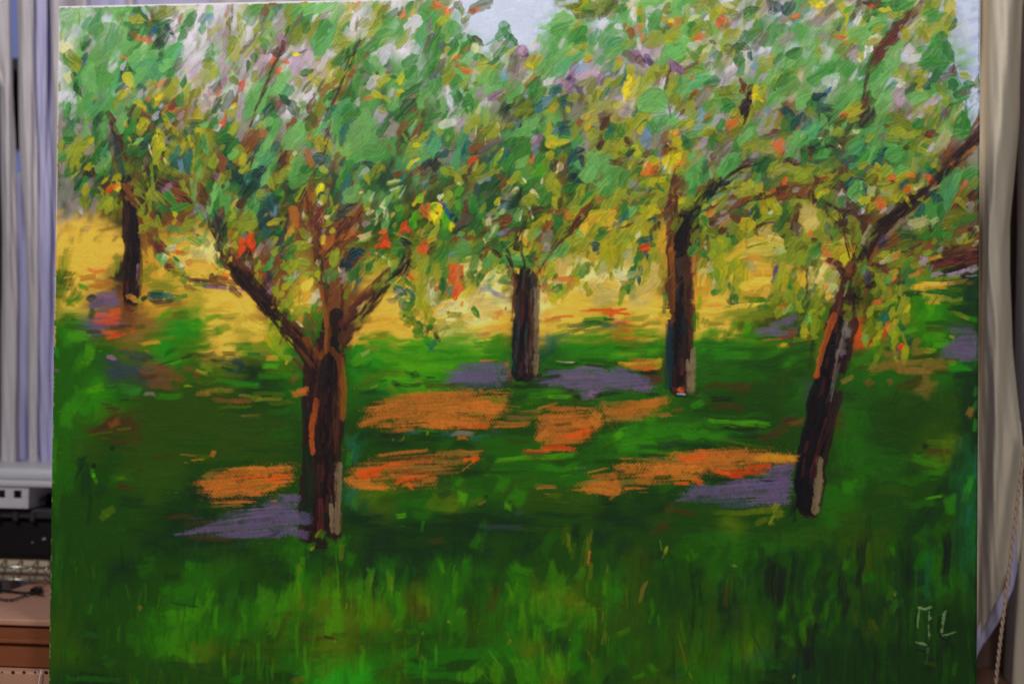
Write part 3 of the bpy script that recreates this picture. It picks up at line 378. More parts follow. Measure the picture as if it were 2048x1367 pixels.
DABS += """
@860 240
m1 10 6 16 5 30;y2 12 9 12 8 60;wh 20 4 22 8 10;pk 32 8 16 10 60 s;g1 20 16 20 10 60;m3 6 26 20 14 80;t1 12 22 18 8 80;m3 5 30 22 10 70;t2 14 34 18 8 30;bk 6 46 16 16 40 s;y1 19 20 7 3 60
g1 20 24 12 5 70;m3 34 22 34 10 75;t1 38 28 26 9 70;m3 28 40 28 9 78;t1 40 22 18 8 80;t2 34 32 18 3 75;m3 36 42 20 8 55;y2 40 6 14 8 60;cr 47 12 12 2 85;ta 44 16 12 5 80;y3 60 8 20 8 30
y3 58 18 14 9 60;cr 57 20 12 2 -85;cr 70 6 8 2 -70;cr 72 15 10 2 -80;y2 66 12 16 9 70;tb 64 22 26 8 20 s;r1 52 14 18 3 50;y2 75 6 10 3 60;r1 50 28 16 10 30;tb 58 32 30 8 30 s;y3 82 5 10 5 30
lb 90 5 8 5 60;m1 98 10 34 12 35;m1 104 8 22 14 40;m2 92 14 24 8 30;cr 113 9 6 2 -60;g2 112 12 16 5 10;m2 80 17 14 7 50;yb 80 21 8 3 30;yb 73 32 10 3 70;y2 66 40 16 4 60;y3 62 34 18 3 50
g2 84 22 18 8 30;g1 92 26 22 9 40;g2 90 34 26 12 40;t1 78 34 14 6 80;g1 80 44 18 10 60;g1 100 32 22 10 50;m1 96 42 20 7 40;g2 104 20 12 5 60;mv 110 22 18 8 60;lb 109 30 16 6 80;pk 107 20 8 6 60
o2 45 41 12 6 50;o2 48 38 8 4 30;o2 42 44 6 3 20;lb 46 47 10 5 40;y3 50 50 18 8 60;y1 48 46 14 4 70;y2 22 54 20 8 -20;yl 14 53 12 8 -50;y2 36 50 16 9 30;y2 28 60 12 8 -60;cr 31 66 6 3 -60
g1 60 50 30 7 45;yl 66 42 24 6 50;g1 70 52 20 8 40;y2 62 56 30 7 35;y3 48 60 16 9 20;g3 60 66 26 10 50;lb 54 62 12 4 30;lb 61 60 6 5 30;g3 58 74 34 16 60;g3 64 84 22 12 50;t2 48 70 14 6 70
r2 8 60 18 8 30;y3 8 66 20 6 30;g1 28 72 16 12 50;lm 28 74 12 6 40;y3 18 72 14 6 60;cr 12 78 10 4 60;y2 18 80 12 8 60;lb 18 88 8 5 60;mv 10 86 8 5 30;bl 16 92 14 5 -60;y3 22 84 12 7 60
ye 3 96 12 8 60;yb 8 94 14 9 -60;yb 6 101 10 6 -40;lm 4 90 10 5 30;y3 8 104 10 5 60;lm 18 104 24 9 -75;lm 16 110 16 8 70;yb 23 109 9 4 80;bl 20 98 16 5 -50;t3 24 100 14 6 -50;g1 30 92 20 8 -80;lm 29 88 12 5 -70
o1 105 40 8 5 80;r1 104 36 6 3 60;g1 112 42 20 10 70;g1 114 50 26 14 60;lm 112 52 24 9 50;g1 104 64 24 8 45;y3 118 46 14 6 60;y1 125 23 13 12 85 b;y1 136 22 13 8 10;ye 124 24 8 6 60
y1 123 36 12 6 80;y3 122 40 12 5 40;cr 127 42 6 3 60;y3 134 38 16 10 70;t2 138 10 18 7 20;t1 138 13 16 5 0;t2 136 6 16 4 50;lb 128 11 8 4 60;y2 122 8 18 6 80;m2 116 6 10 8 60;y2 148 12 14 9 80
y1 164 4 12 7 60;ye 162 7 10 5 40;y2 166 16 14 7 80;y2 172 10 14 9 80;o3 152 4 6 4 50;ta 158 16 10 4 80;m2 150 24 26 9 60;m3 148 28 14 6 60;ta 160 26 16 8 60;g3 140 28 14 8 20 s;y2 158 4 10 4 60
t3 148 36 24 10 40;t2 144 44 26 12 60;m3 148 46 18 7 50;m3 154 50 20 6 -70;bk 150 54 20 10 -30;dn 156 44 20 5 -80;m2 146 52 18 5 50;t3 150 60 18 8 -40;m1 168 36 28 12 70;m1 174 46 34 20 40
m1 164 52 26 14 60;m1 184 60 30 16 50;m1 176 68 26 9 50;m2 190 54 20 10 40;m1 168 42 20 8 -60;m2 180 76 18 6 45;y3 176 56 14 4 85;g2 188 10 16 12 30;t1 184 12 12 10 60;g1 182 16 8 5 30
g2 190 20 14 6 -50;y2 182 24 12 5 60;y2 186 30 14 6 -40;y2 180 28 14 6 60;r2 174 22 16 6 80;r4 174 26 8 6 60;y2 196 22 26 8 80;g1 198 8 20 8 60;y2 202 18 14 8 70;r2 178 4 16 8 50;r2 190 44 18 6 -10 s
r2 194 40 14 5 30;y3 202 44 14 6 60;cr 204 50 6 2 80;y3 196 34 10 5 30;y3 200 64 26 9 80;y2 196 76 20 10 70;r1 76 60 16 7 -60;r1 76 66 12 5 60;y2 84 62 24 4 50;y2 80 70 16 6 50;yl 92 61 12 9 -60
yl 94 64 8 5 20;cr 97 62 9 2 -55;cr 88 72 10 5 60;y2 84 78 16 8 20;t2 78 74 16 6 50;bk 92 74 14 6 70;ta 80 78 14 5 30;y1 70 83 8 6 60;lb 76 88 10 6 30;cr 76 94 10 4 40;m1 70 98 20 5 40
t2 84 86 16 10 60;g4 88 82 14 8 60;lb 96 85 6 4 -60;r1 94 92 10 4 20;g1 86 102 24 14 65;m1 88 98 14 8 60;g1 82 108 18 6 50;cr 93 98 14 1.5 75;yl 100 96 16 8 -65;cr 102 90 12 2 -55;o2 101 96 4 3 0
g3 104 100 10 7 60;cr 104 96 10 2 -75;r1 74 104 20 12 20;r1 78 100 14 6 20;r1 56 112 14 6 30;g3 40 100 24 12 80 s;g2 48 108 24 12 60;g1 54 98 18 7 -70;y2 56 104 12 5 -60;r3 36 92 30 6 80;tb 34 104 24 10 50 s
cr 60 102 12 5 70;ta 66 94 20 4 30;yl 68 92 14 3 30;y2 54 90 12 5 60;g1 44 86 20 6 80;m1 66 112 18 7 70;cr 64 114 16 3 60;m1 60 118 14 6 50;cr 56 124 5 3 -60;g2 62 128 22 8 20;g1 70 120 14 6 0
mv 78 115 14 5 20;lb 73 116 6 4 20;pu 84 114 8 6 60;r4 90 122 16 8 60;r2 88 112 20 5 30;ye 98 116 16 6 45;cr 94 120 14 4 50;ye 96 124 20 5 -60;y3 106 108 14 6 20;y1 112 106 18 8 30;y1 118 100 14 8 10;y3 110 110 14 8 60
ye 124 104 8 6 60;g1 128 104 20 9 -60;g2 132 100 20 10 -30;o3 122 108 12 4 60;r1 116 114 26 9 55;r1 112 124 20 7 60;ta 120 122 20 9 50;m1 108 116 16 8 50;y2 104 122 22 5 80;r1 102 130 14 5 80;y2 110 130 14 6 80
g1 76 130 16 10 20;g2 80 126 14 8 60;y3 82 120 12 5 60;g1 118 70 14 6 40;cr 130 50 10 8 50;y2 124 56 16 5 60;y2 118 60 14 7 80;cr 115 62 8 3 80;y2 122 64 18 6 70;y1 130 64 8 5 -60;y2 126 70 22 6 -60
r2 126 46 14 6 80;r1 134 50 22 7 80;r1 138 58 12 7 60;y2 134 76 22 6 -60;cr 106 74 8 4 -40;cr 110 78 10 5 -30;y2 104 80 14 8 20;y2 112 84 18 6 -30;g1 116 76 18 8 60;g2 120 82 20 8 60;y3 100 84 16 8 0;y2 130 84 18 6 80
r2 140 74 16 8 60;r2 134 84 14 6 80;g1 144 70 18 8 30;y2 152 74 12 8 50;y2 148 86 26 8 60;g1 156 84 26 7 55;g1 162 80 20 7 60;y2 158 88 30 6 50;y2 146 94 14 8 30;y1 146 98 12 6 10;r1 136 94 14 6 20;o3 142 98 14 6 30
g3 118 92 20 8 30 s;r2 108 92 20 6 20;r1 124 94 8 4 20;y2 170 76 14 8 70 s;m2 184 72 20 10 50 s;g2 182 84 12 5 60;r1 158 92 26 5 52;r1 152 102 28 6 60;r3 148 110 20 5 70;r1 162 98 16 4 40
o3 176 80 14 7 20;o3 188 92 10 7 50;y2 182 86 14 9 60;y1 172 96 20 10 40;ye 166 104 26 9 45;ye 180 100 24 8 40;y1 176 108 26 10 40;y2 190 84 12 8 60;ye 158 112 16 7 60;ye 186 108 22 8 30;y2 168 112 18 6 50
yl 152 118 12 8 -50 b;m1 153 117 8 4 -50;cr 156 119 8 1 -50;g1 176 118 16 6 30;g2 178 112 12 5 20;t2 172 128 12 6 -20;t1 172 131 10 6 20;y1 188 124 26 14 80;y1 184 130 20 10 60;y2 196 118 18 10 60;y2 146 126 22 12 30
y2 156 128 20 9 60;y2 136 114 20 6 70;y3 134 120 18 7 60;t1 198 100 20 8 30;t1 192 106 16 6 30;g1 200 94 12 6 60;ye 202 110 14 6 60;y2 198 128 18 8 80;r3 200 84 8 5 -20;ye 168 134 12 6 20;g1 178 76 12 8 60;g2 14 60 12 5 30
y2 40 124 20 6 80;m1 34 126 22 9 -75;g2 22 126 24 9 80;g1 14 118 18 8 60;r1 26 122 12 4 30;ye 2 122 10 5 30;y2 4 114 14 8 60;r1 40 120 14 5 10;g2 50 130 18 8 50;y3 8 130 14 6 70;g4 30 112 20 3 30 s
@1240 240
y2 8 6 18 9 70;y2 16 4 16 9 50;g2 24 3 10 3 40;y1 24 8 14 6 60;m2 32 4 14 6 40;t1 40 6 10 6 60;lb 26 18 24 7 75;lb 30 10 12 6 40;g1 34 10 12 9 -60;m2 42 8 14 7 60;ta 38 20 16 8 80 s;lb 30 26 10 4 -80
m2 50 6 24 9 20;m1 56 2 18 6 20;ta 46 10 14 5 40;y3 48 14 16 10 60;r1 45 18 12 8 70;o1 54 15 12 6 30;ye 56 12 8 6 40;y1 56 22 14 9 -60;ye 52 29 12 3 -55;y1 58 26 16 8 60;y2 70 4 22 8 20
y1 72 4 8 5 50;y2 74 8 14 4 40;lb 82 8 14 9 0;m2 74 14 18 8 10;m1 86 13 14 5 0;pk 98 3 14 7 40;ye 95 9 9 4 30;y2 88 8 8 4 50;g1 102 8 14 10 60;y3 120 6 20 10 -60;y3 118 14 22 12 10;o1 116 4 13 8 10
o3 112 7 8 3 20;tb 108 12 12 8 -40;r1 96 15 12 9 -40;y3 92 12 10 6 30;g1 94 22 14 9 80;g2 100 23 10 6 70;y3 104 16 10 8 60;g2 68 22 12 8 -60;g2 73 24 10 9 60;g3 68 22 4 4 60;tb 84 21 14 5 -20
ta 86 28 16 10 -60;pk 82 26 14 8 30;ta 88 38 18 8 80 s;r3 96 36 12 5 60;tb 106 24 24 10 30 s;y3 110 20 20 8 30;tb 112 34 20 8 40 s;y4 104 30 14 6 70;g1 126 22 18 12 60;m2 136 10 26 14 50
m1 130 16 22 8 50;ta 146 4 14 6 80;ta 148 12 20 8 20 s;r2 158 14 22 7 25;r1 150 17 14 4 15;g1 140 22 30 8 20;y2 134 26 22 9 20;y1 134 30 12 7 30;ye 128 35 9 5 70;y2 150 26 24 8 20;y2 154 34 22 10 10 s
g2 172 8 24 12 70;t2 180 6 16 8 60;g1 182 16 20 9 60;m1 190 14 30 12 40;m2 196 20 28 10 25;m3 200 8 20 9 60;lb 190 8 12 5 70;cr 187 14 8 2 60;t2 192 4 16 8 50;o1 165 24 18 7 65;o1 161 29 12 6 -50
o3 165 34 7 3 30;y3 170 16 8 4 20;m1 176 28 20 10 60;m2 184 32 24 8 70;m2 172 36 18 8 40;r4 196 30 14 10 -40;r3 192 36 10 8 -30;g3 188 34 20 6 80;g1 202 34 14 8 50;t2 200 42 14 4 10;ta 196 48 12 4 10
r3 172 44 20 10 -20;r3 182 48 18 12 -20;r4 176 40 12 5 -10;r3 180 52 12 6 60;y3 152 40 28 10 20 s;y3 160 46 16 6 40;g1 188 52 26 12 10;y2 186 56 24 10 -20;y3 178 60 20 9 10;g2 198 56 14 8 60;r1 202 60 14 7 30
yl 18 30 14 10 -60 r;y1 17 34 12 9 -60;yl 20 38 8 6 30;y2 24 40 12 3 50;r2 8 22 10 5 -60;r2 28 36 16 8 20;bk 12 33 12 5 20;g2 10 31 10 6 20;g1 36 33 12 6 80;lb 40 36 12 4 60;y2 6 30 10 5 30
y2 10 46 14 5 60;cr 10 50 7 3 80;y3 16 48 16 5 20;r2 22 44 10 3 20;g2 18 54 22 6 40;y3 6 54 14 8 50;r2 54 34 20 8 -30;r1 48 34 10 8 30;bk 50 36 5 3 0;lb 44 42 14 5 80;lb 46 48 14 4 85
y1 60 41 26 14 35;yb 56 42 22 10 38;y1 52 48 16 10 60;cr 53 54 10 8 60;o1 62 45 20 4 40;o1 66 40 10 4 50;o3 58 49 12 3 40;y1 58 53 14 6 20;bk 50 44 3 2 60;y2 68 36 12 6 40;cr 48 46 10 2 65;y3 64 56 12 6 30
y1 33 47 20 15 60 b;o1 30 52 16 10 -50 b;o1 28 56 10 6 0;y1 36 44 10 6 30;o3 38 50 12 8 60;r1 40 53 8 6 50;cr 27 44 10 1.5 60;y3 40 58 18 4 20;y2 72 44 26 8 75;m1 78 52 34 9 70;m1 72 66 26 12 65
m2 76 58 34 14 70;m1 74 36 14 6 60;g1 72 74 20 9 60;m1 86 44 18 7 80;g2 88 56 20 9 75;g3 88 48 14 6 80;y3 97 50 18 7 88;y3 99 60 12 6 -70;y2 96 44 12 5 60;m2 114 44 34 12 50;m2 110 52 26 8 60;g1 126 38 20 7 45
m1 108 56 14 4 60;r2 92 66 14 9 60;r1 84 70 12 8 40;tb 100 42 10 6 60;r3 94 44 14 4 60;bk 104 66 12 8 20;g2 144 52 28 14 80;g3 148 46 18 12 60;g2 152 60 24 8 80;m2 140 62 18 9 60;m1 142 68 16 8 80;g2 150 70 20 6 70;g3 149 76 12 6 60
y3 128 50 14 5 20;y2 130 52 10 4 0;y3 136 60 12 6 50;y2 158 48 16 8 40;y2 164 52 24 12 30;g2 166 58 24 4 35;y3 162 64 22 10 20;r1 168 64 16 4 70;o1 170 62 8 4 80;r2 160 74 30 7 15;o3 154 74 12 4 30;r1 172 76 24 6 20
r1 186 70 20 7 15;ta 182 72 10 5 10;r3 194 66 14 8 60;r2 200 80 18 10 -60;r3 196 76 12 8 -60;o3 202 86 6 4 30;y2 204 74 8 8 30;y2 180 84 24 6 10 s;y3 192 50 16 8 20
g1 4 60 20 10 80;y2 14 62 16 8 60;lb 12 66 10 4 60;ta 18 70 14 6 80;y2 30 64 20 8 20;y1 34 64 14 6 60;y1 44 60 14 6 20;g2 48 62 8 3 80;y3 22 60 12 5 30;g1 34 72 12 6 -50;g2 42 70 12 5 -50;t1 31 72 8 3 60
y1 46 66 10 5 20;y2 50 72 14 6 60;y3 54 62 14 6 -60;y2 38 76 16 8 0;r3 58 64 14 12 60;r3 62 70 16 12 60;r3 54 78 14 8 80;r3 58 76 12 6 0;y2 56 75 10 3 -20;g1 22 72 16 8 60;y2 18 78 24 10 0 s;y3 28 80 20 8 10
y2 44 84 12 8 60;y2 62 82 20 9 -10;y2 66 86 22 12 30;y1 58 84 10 6 20;y3 54 92 14 5 -50;y3 58 98 10 4 70;r2 50 92 18 8 60;r3 50 86 14 6 70;y2 60 92 12 5 60;r1 44 96 16 4 40;y2 32 86 14 8 60;y1 34 90 12 8 -30
g2 24 84 14 6 10;y2 36 80 14 5 60;r1 14 84 8 5 60;r1 6 86 8 5 20;yl 23 92 9 8 0 b;g1 14 90 18 8 60;m1 12 94 16 8 40;t1 6 98 10 8 60;g1 4 92 14 8 80;y1 28 98 16 8 50;y1 32 96 12 6 60;g2 36 100 10 6 40
t2 34 102 10 5 30;y2 22 104 16 8 60;y2 10 106 14 6 60;r2 8 108 14 3 20;y1 5 105 8 3 60;y1 28 112 20 9 60;y2 18 114 14 8 20;y2 6 116 14 10 60;cr 20 117 8 5 60;yl 10 122 14 8 60;y1 26 118 14 8 -50;y1 14 110 14 6 40
g4 40 108 12 6 -70;t3 41 107 7 4 -60;g4 34 118 20 6 80;t2 28 124 18 8 20;g2 21 124 10 6 50;t2 30 127 12 5 -20;o2 27 132 8 7 20;y1 38 122 26 7 80;ye 44 112 20 6 85;ye 46 124 24 8 88;y1 38 130 14 6 60;y2 5 128 14 8 70
ye 14 126 16 4 40;g2 20 132 8 4 30;t2 49 100 5 5 60;r1 52 108 20 6 80;o3 53 126 14 3 85;r2 52 120 18 5 85;y3 58 106 20 8 60 s;y3 76 100 18 6 80;y3 84 78 14 12 60;y2 84 84 12 8 -50;y1 88 88 9 4 20;g3 92 74 12 10 60
g2 95 82 14 3 30;bk 96 72 14 6 40;y3 106 71 10 5 0;y2 104 72 8 4 -10;bk 100 74 18 3 30;y2 84 97 8 5 30;y2 85 103 18 7 -60;y2 88 110 16 7 -60;g1 87 104 14 4 -65;g2 84 112 10 4 -80;t2 90 119 16 5 85;y1 86 115 12 5 80
y2 118 66 18 6 20;r3 118 70 14 4 -10;y2 120 74 14 8 -30;y3 124 64 14 6 40;y1 130 70 18 9 40;y2 132 76 22 7 10;y2 138 78 20 10 80;y1 144 68 12 6 70;r1 136 80 18 5 25;o3 128 82 14 4 20;ye 100 82 14 4 40;y3 106 80 14 6 40
ye 98 92 18 4 50;y3 104 90 14 5 45;o4 94 94 12 5 50;r1 108 94 16 8 40;r2 116 98 20 8 20;r1 122 86 20 6 50;g2 124 92 16 6 40;g1 138 88 20 6 -80;y2 134 84 16 7 60;pk 134 92 6 3 80;cr 134 100 4 4 0;g3 136 98 14 8 80
r1 120 102 14 7 -40;ta 104 102 18 9 40;o4 108 106 16 6 40;mv 95 108 10 3 70;r2 96 104 10 5 50;tb 112 112 14 8 30;r2 104 114 12 8 30;r2 112 118 16 5 50;g2 118 108 10 7 0;y2 110 106 10 4 60
y1 148 88 20 9 -75;y1 148 94 14 6 -70;y1 156 84 26 9 -62;y1 162 92 20 8 -60;y2 160 98 24 10 10;yl 154 98 14 8 10;cr 154 95 6 3 20;y3 154 102 22 6 10;y2 146 102 14 6 20;g2 172 96 20 9 60;g2 170 88 14 6 70;y3 176 88 16 8 60
r2 182 96 22 8 80;r2 180 106 26 8 85;r3 176 100 12 5 60;tb 182 116 20 8 80;y2 192 88 20 10 -60 s;l0 194 96 22 12 0 s;l0 196 104 18 10 0 s;y2 204 96 18 4 80;y3 202 112 12 6 60;o1 194 117 6 4 60;y2 190 124 20 12 80;r2 200 123 6 4 0
tb 156 106 20 3 -10;r1 142 112 16 5 20;r2 146 108 14 6 30;y3 166 112 12 10 60;g2 164 110 10 6 60;ye 150 112 16 8 40;y3 140 118 12 6 60;y1 126 112 18 14 60;y2 120 114 16 12 -30;y2 130 120 18 9 50;y3 124 120 20 9 -60;y2 138 124 14 5 30
g2 112 120 9 10 80;g2 116 122 8 7 60;y2 106 124 20 9 80;y2 98 122 18 9 -40;y1 100 130 20 9 80;y3 96 116 14 6 -20;yl 110 126 8 7 60;cr 88 124 8 2 50;cr 88 131 6 3 -60;y3 84 124 12 7 70;y3 78 118 16 9 70;g3 78 128 14 8 80
ye 128 128 24 7 30 r;ye 118 134 20 6 40 r;k0 140 124 20 7 10 r;ye 148 122 16 5 -20 r;l0 152 116 18 10 -30;l0 160 120 14 6 -10;k0 160 126 14 10 0 r;y1 148 130 14 6 10;y3 172 124 20 9 80;y2 176 132 22 10 60;r2 188 130 8 6 60;g1 200 132 12 8 60
@1600 260
m1 4 8 10 12 70;m3 14 6 20 10 60;m1 28 4 26 10 60;cr 22 6 10 1.5 60;m2 8 12 16 8 50;g3 30 10 14 5 30;y2 38 4 12 6 20;r2 24 4 14 5 30;y3 44 4 12 5 50;y2 54 4 16 4 40;cr 59 2 8 4 20
r2 50 10 20 7 20;r2 42 16 20 6 20;y2 38 17 10 3 -60;cr 41 18 8 2 -60;g3 18 14 16 8 40;g2 26 20 12 6 20;g3 36 12 14 6 60;r4 10 20 14 9 -10;r4 32 18 12 5 -30;g2 4 28 14 7 60;m2 26 24 18 6 30;m2 22 28 16 5 20
t3 20 32 18 4 10;g3 36 24 14 6 30;t2 44 26 20 8 60 s;t2 52 30 22 10 50 s;m2 54 18 26 10 35;m3 56 20 20 7 30;m2 76 16 34 14 62;m1 78 10 28 10 65;m1 70 24 30 8 60;t2 68 14 22 3 60;g1 64 28 18 7 60
y2 72 8 12 4 50;tb 86 6 12 6 20;m2 84 26 16 8 50;t2 88 24 20 8 10;t3 92 25 8 4 -20;t2 82 30 16 7 60;t2 94 34 16 7 -20;bk 90 22 6 3 -20;m2 100 24 22 12 40;m2 108 30 20 14 60;m1 104 42 22 10 20;g1 90 40 20 9 50;m2 96 44 24 8 30
y2 98 3 16 8 20;y3 95 10 14 7 0;y2 108 6 16 8 10;y2 116 3 14 6 20;y3 110 12 14 7 20;g1 112 16 20 6 30;y3 120 14 18 9 60;r2 109 18 5 6 80;r3 134 5 10 6 -10;y2 130 12 14 6 20;g1 124 22 18 8 50;y3 126 18 12 6 -60;y2 128 24 16 6 -30
m2 160 2 16 7 10;l1 148 10 26 12 70 s;l1 142 18 20 10 60 s;wh 134 18 14 5 60 s;y3 140 28 12 7 60;y3 127 34 8 10 80;g2 130 36 8 4 80;y3 136 38 10 4 -80;y3 142 40 10 4 -60;y2 139 34 10 4 50;g3 134 44 12 5 40
o2 130 48 9 5 0 b;y2 129 51 8 3 20;o2 135 53 10 4 30;o2 110 61 9 5 10 b;r4 118 48 16 8 50;y2 112 44 20 7 30;y1 104 46 16 6 20;o1 92 49 14 6 20;r1 94 54 12 5 10;y2 84 46 16 10 50;y1 80 48 14 8 -50;y2 72 46 12 6 60;y3 72 52 14 9 40
y2 88 54 16 6 10;y2 66 36 12 6 30;y1 78 40 12 5 60;o3 78 40 6 4 -30;r1 78 53 10 4 60;y2 92 60 18 8 20;l1 90 66 20 9 0 s;l1 74 62 16 9 80 s;y1 90 61 8 4 30;y1 101 68 9 6 60;y2 118 62 8 8 -60;cr 118 60 6 3 20;y1 111 74 9 6 -60
y3 106 70 10 4 60;o1 114 46 8 4 -20;t2 106 56 8 7 70;m1 58 62 22 16 80 b;m2 54 60 18 9 50;g1 60 68 16 8 20;t2 60 50 14 3 -20;t2 66 62 16 3 -80;t2 50 54 12 7 50;wh 43 65 8 4 80;cr 43 62 6 3 60;m3 55 37 10 5 20
y3 55 46 12 5 -40;y3 48 48 10 6 30;y1 23 50 8 4 60;y1 32 48 16 4 40;y2 26 44 16 7 30;r1 22 52 20 6 20;r2 12 54 18 7 20;r1 8 60 22 9 50;r2 14 70 18 6 -70;y2 8 46 16 14 40;y3 6 54 14 8 30;y1 28 62 14 5 60;y2 22 64 16 8 20
y1 22 66 12 5 30;g2 24 72 12 9 60;y3 32 68 12 8 60;y3 28 56 16 6 20;cr 40 66 6 3 50;g1 42 74 14 6 80;g2 30 80 20 12 70 s;r2 26 82 14 6 80;pk 55 73 7 4 10;g1 60 77 12 7 20;y1 68 72 14 6 40;y1 64 70 10 4 -50;t1 65 78 6 4 60
y1 70 81 14 7 10;y2 74 78 12 6 20;wh 62 84 6 5 30;wh 84 84 12 3 40;o1 80 74 12 6 40;o1 84 78 14 6 50 s;r1 76 90 14 9 60 s;ta 92 80 16 5 50 s;r3 66 92 20 5 85;r2 56 80 20 8 -40;r4 46 84 14 8 20;r4 44 94 16 12 60 s
y1 38 88 12 8 -60 b;y2 36 84 8 5 0;y2 20 90 22 7 -85 s;l0 8 86 26 14 80 s;l0 12 98 20 14 20 s;o1 12 106 10 6 60 s;y2 24 94 20 5 85;t1 29 100 16 5 -85;t2 33 110 10 4 -60;g1 34 104 14 4 80;y2 18 104 12 6 70;g1 38 116 14 5 20
y1 44 120 24 18 70 b;l0 46 112 16 8 0;y1 36 116 16 5 20;g1 37 117 10 3 30;o1 26 120 10 8 60;o1 28 126 14 8 -50 s;o2 31 134 14 6 0;y1 46 128 18 12 80;y3 50 108 20 8 80;r2 50 104 16 5 0;r4 42 100 14 5 -20;r3 54 116 24 5 85;o2 52 126 12 3 75
y3 56 96 18 8 -60;y3 58 104 20 8 80;r1 54 96 6 4 60;y3 60 110 18 6 85;y2 61 132 12 8 60;y3 60 126 14 7 70;l1 70 108 30 8 65 s;y3 78 104 24 9 60 s;pu 84 113 14 5 40;dn 86 116 10 6 50;y3 90 124 20 6 20;y1 90 128 14 5 20;r1 96 114 18 9 30
ye 88 133 10 4 50;g3 110 110 14 8 0;g2 116 106 10 6 10;g1 126 106 12 14 80;y3 124 100 16 8 20;y3 110 118 20 8 20;g1 116 122 16 6 30;y3 104 130 18 8 20;r1 112 126 20 4 35;r2 120 118 16 5 30;m2 148 70 60 16 70;m3 156 56 34 10 65;m1 162 50 24 6 60
m3 148 78 34 10 80;g1 136 78 24 14 70;m2 134 84 26 10 -60;g2 144 88 30 7 80;t2 139 70 16 7 -40;t3 144 70 10 4 -50;t2 124 80 14 8 60;g2 120 88 16 5 20;l1 120 94 22 10 20 s;l1 138 92 12 6 20 s;m2 174 44 16 9 30 b;g1 174 44 12 7 30;r1 164 62 20 3 65
l1 138 58 14 6 20;y2 124 70 10 5 -50;o1 166 60 18 3 65;o3 160 68 18 4 60;y3 168 66 20 9 60;y2 166 76 18 6 -50;r1 176 70 20 12 60 s;ta 174 78 10 7 60;r3 182 80 14 7 70;r2 180 64 16 8 60;y3 178 56 12 8 50;y3 158 88 24 10 10 s;y3 174 88 18 8 10
y3 150 96 20 10 20;g1 154 104 14 6 60;g1 152 108 12 5 20;lm 146 106 12 5 60;g2 168 92 26 8 20 s;l1 181 101 7 6 60 b;wh 166 112 8 5 30;y2 170 112 18 8 30;y3 160 114 18 6 20;r2 146 104 14 4 20;r4 176 106 10 8 60;g1 140 108 16 7 60;g2 142 118 16 8 70
y2 138 114 8 4 60;g1 134 126 16 5 10;y2 128 128 12 4 30;r2 152 120 20 6 10;y3 148 116 14 6 0;r2 162 126 30 5 10;r3 176 126 18 6 20;cr 180 116 8 3 50;r4 182 118 6 10 80;ye 140 132 16 6 30 s;o4 132 132 10 6 60;y3 116 134 16 6 10
"""
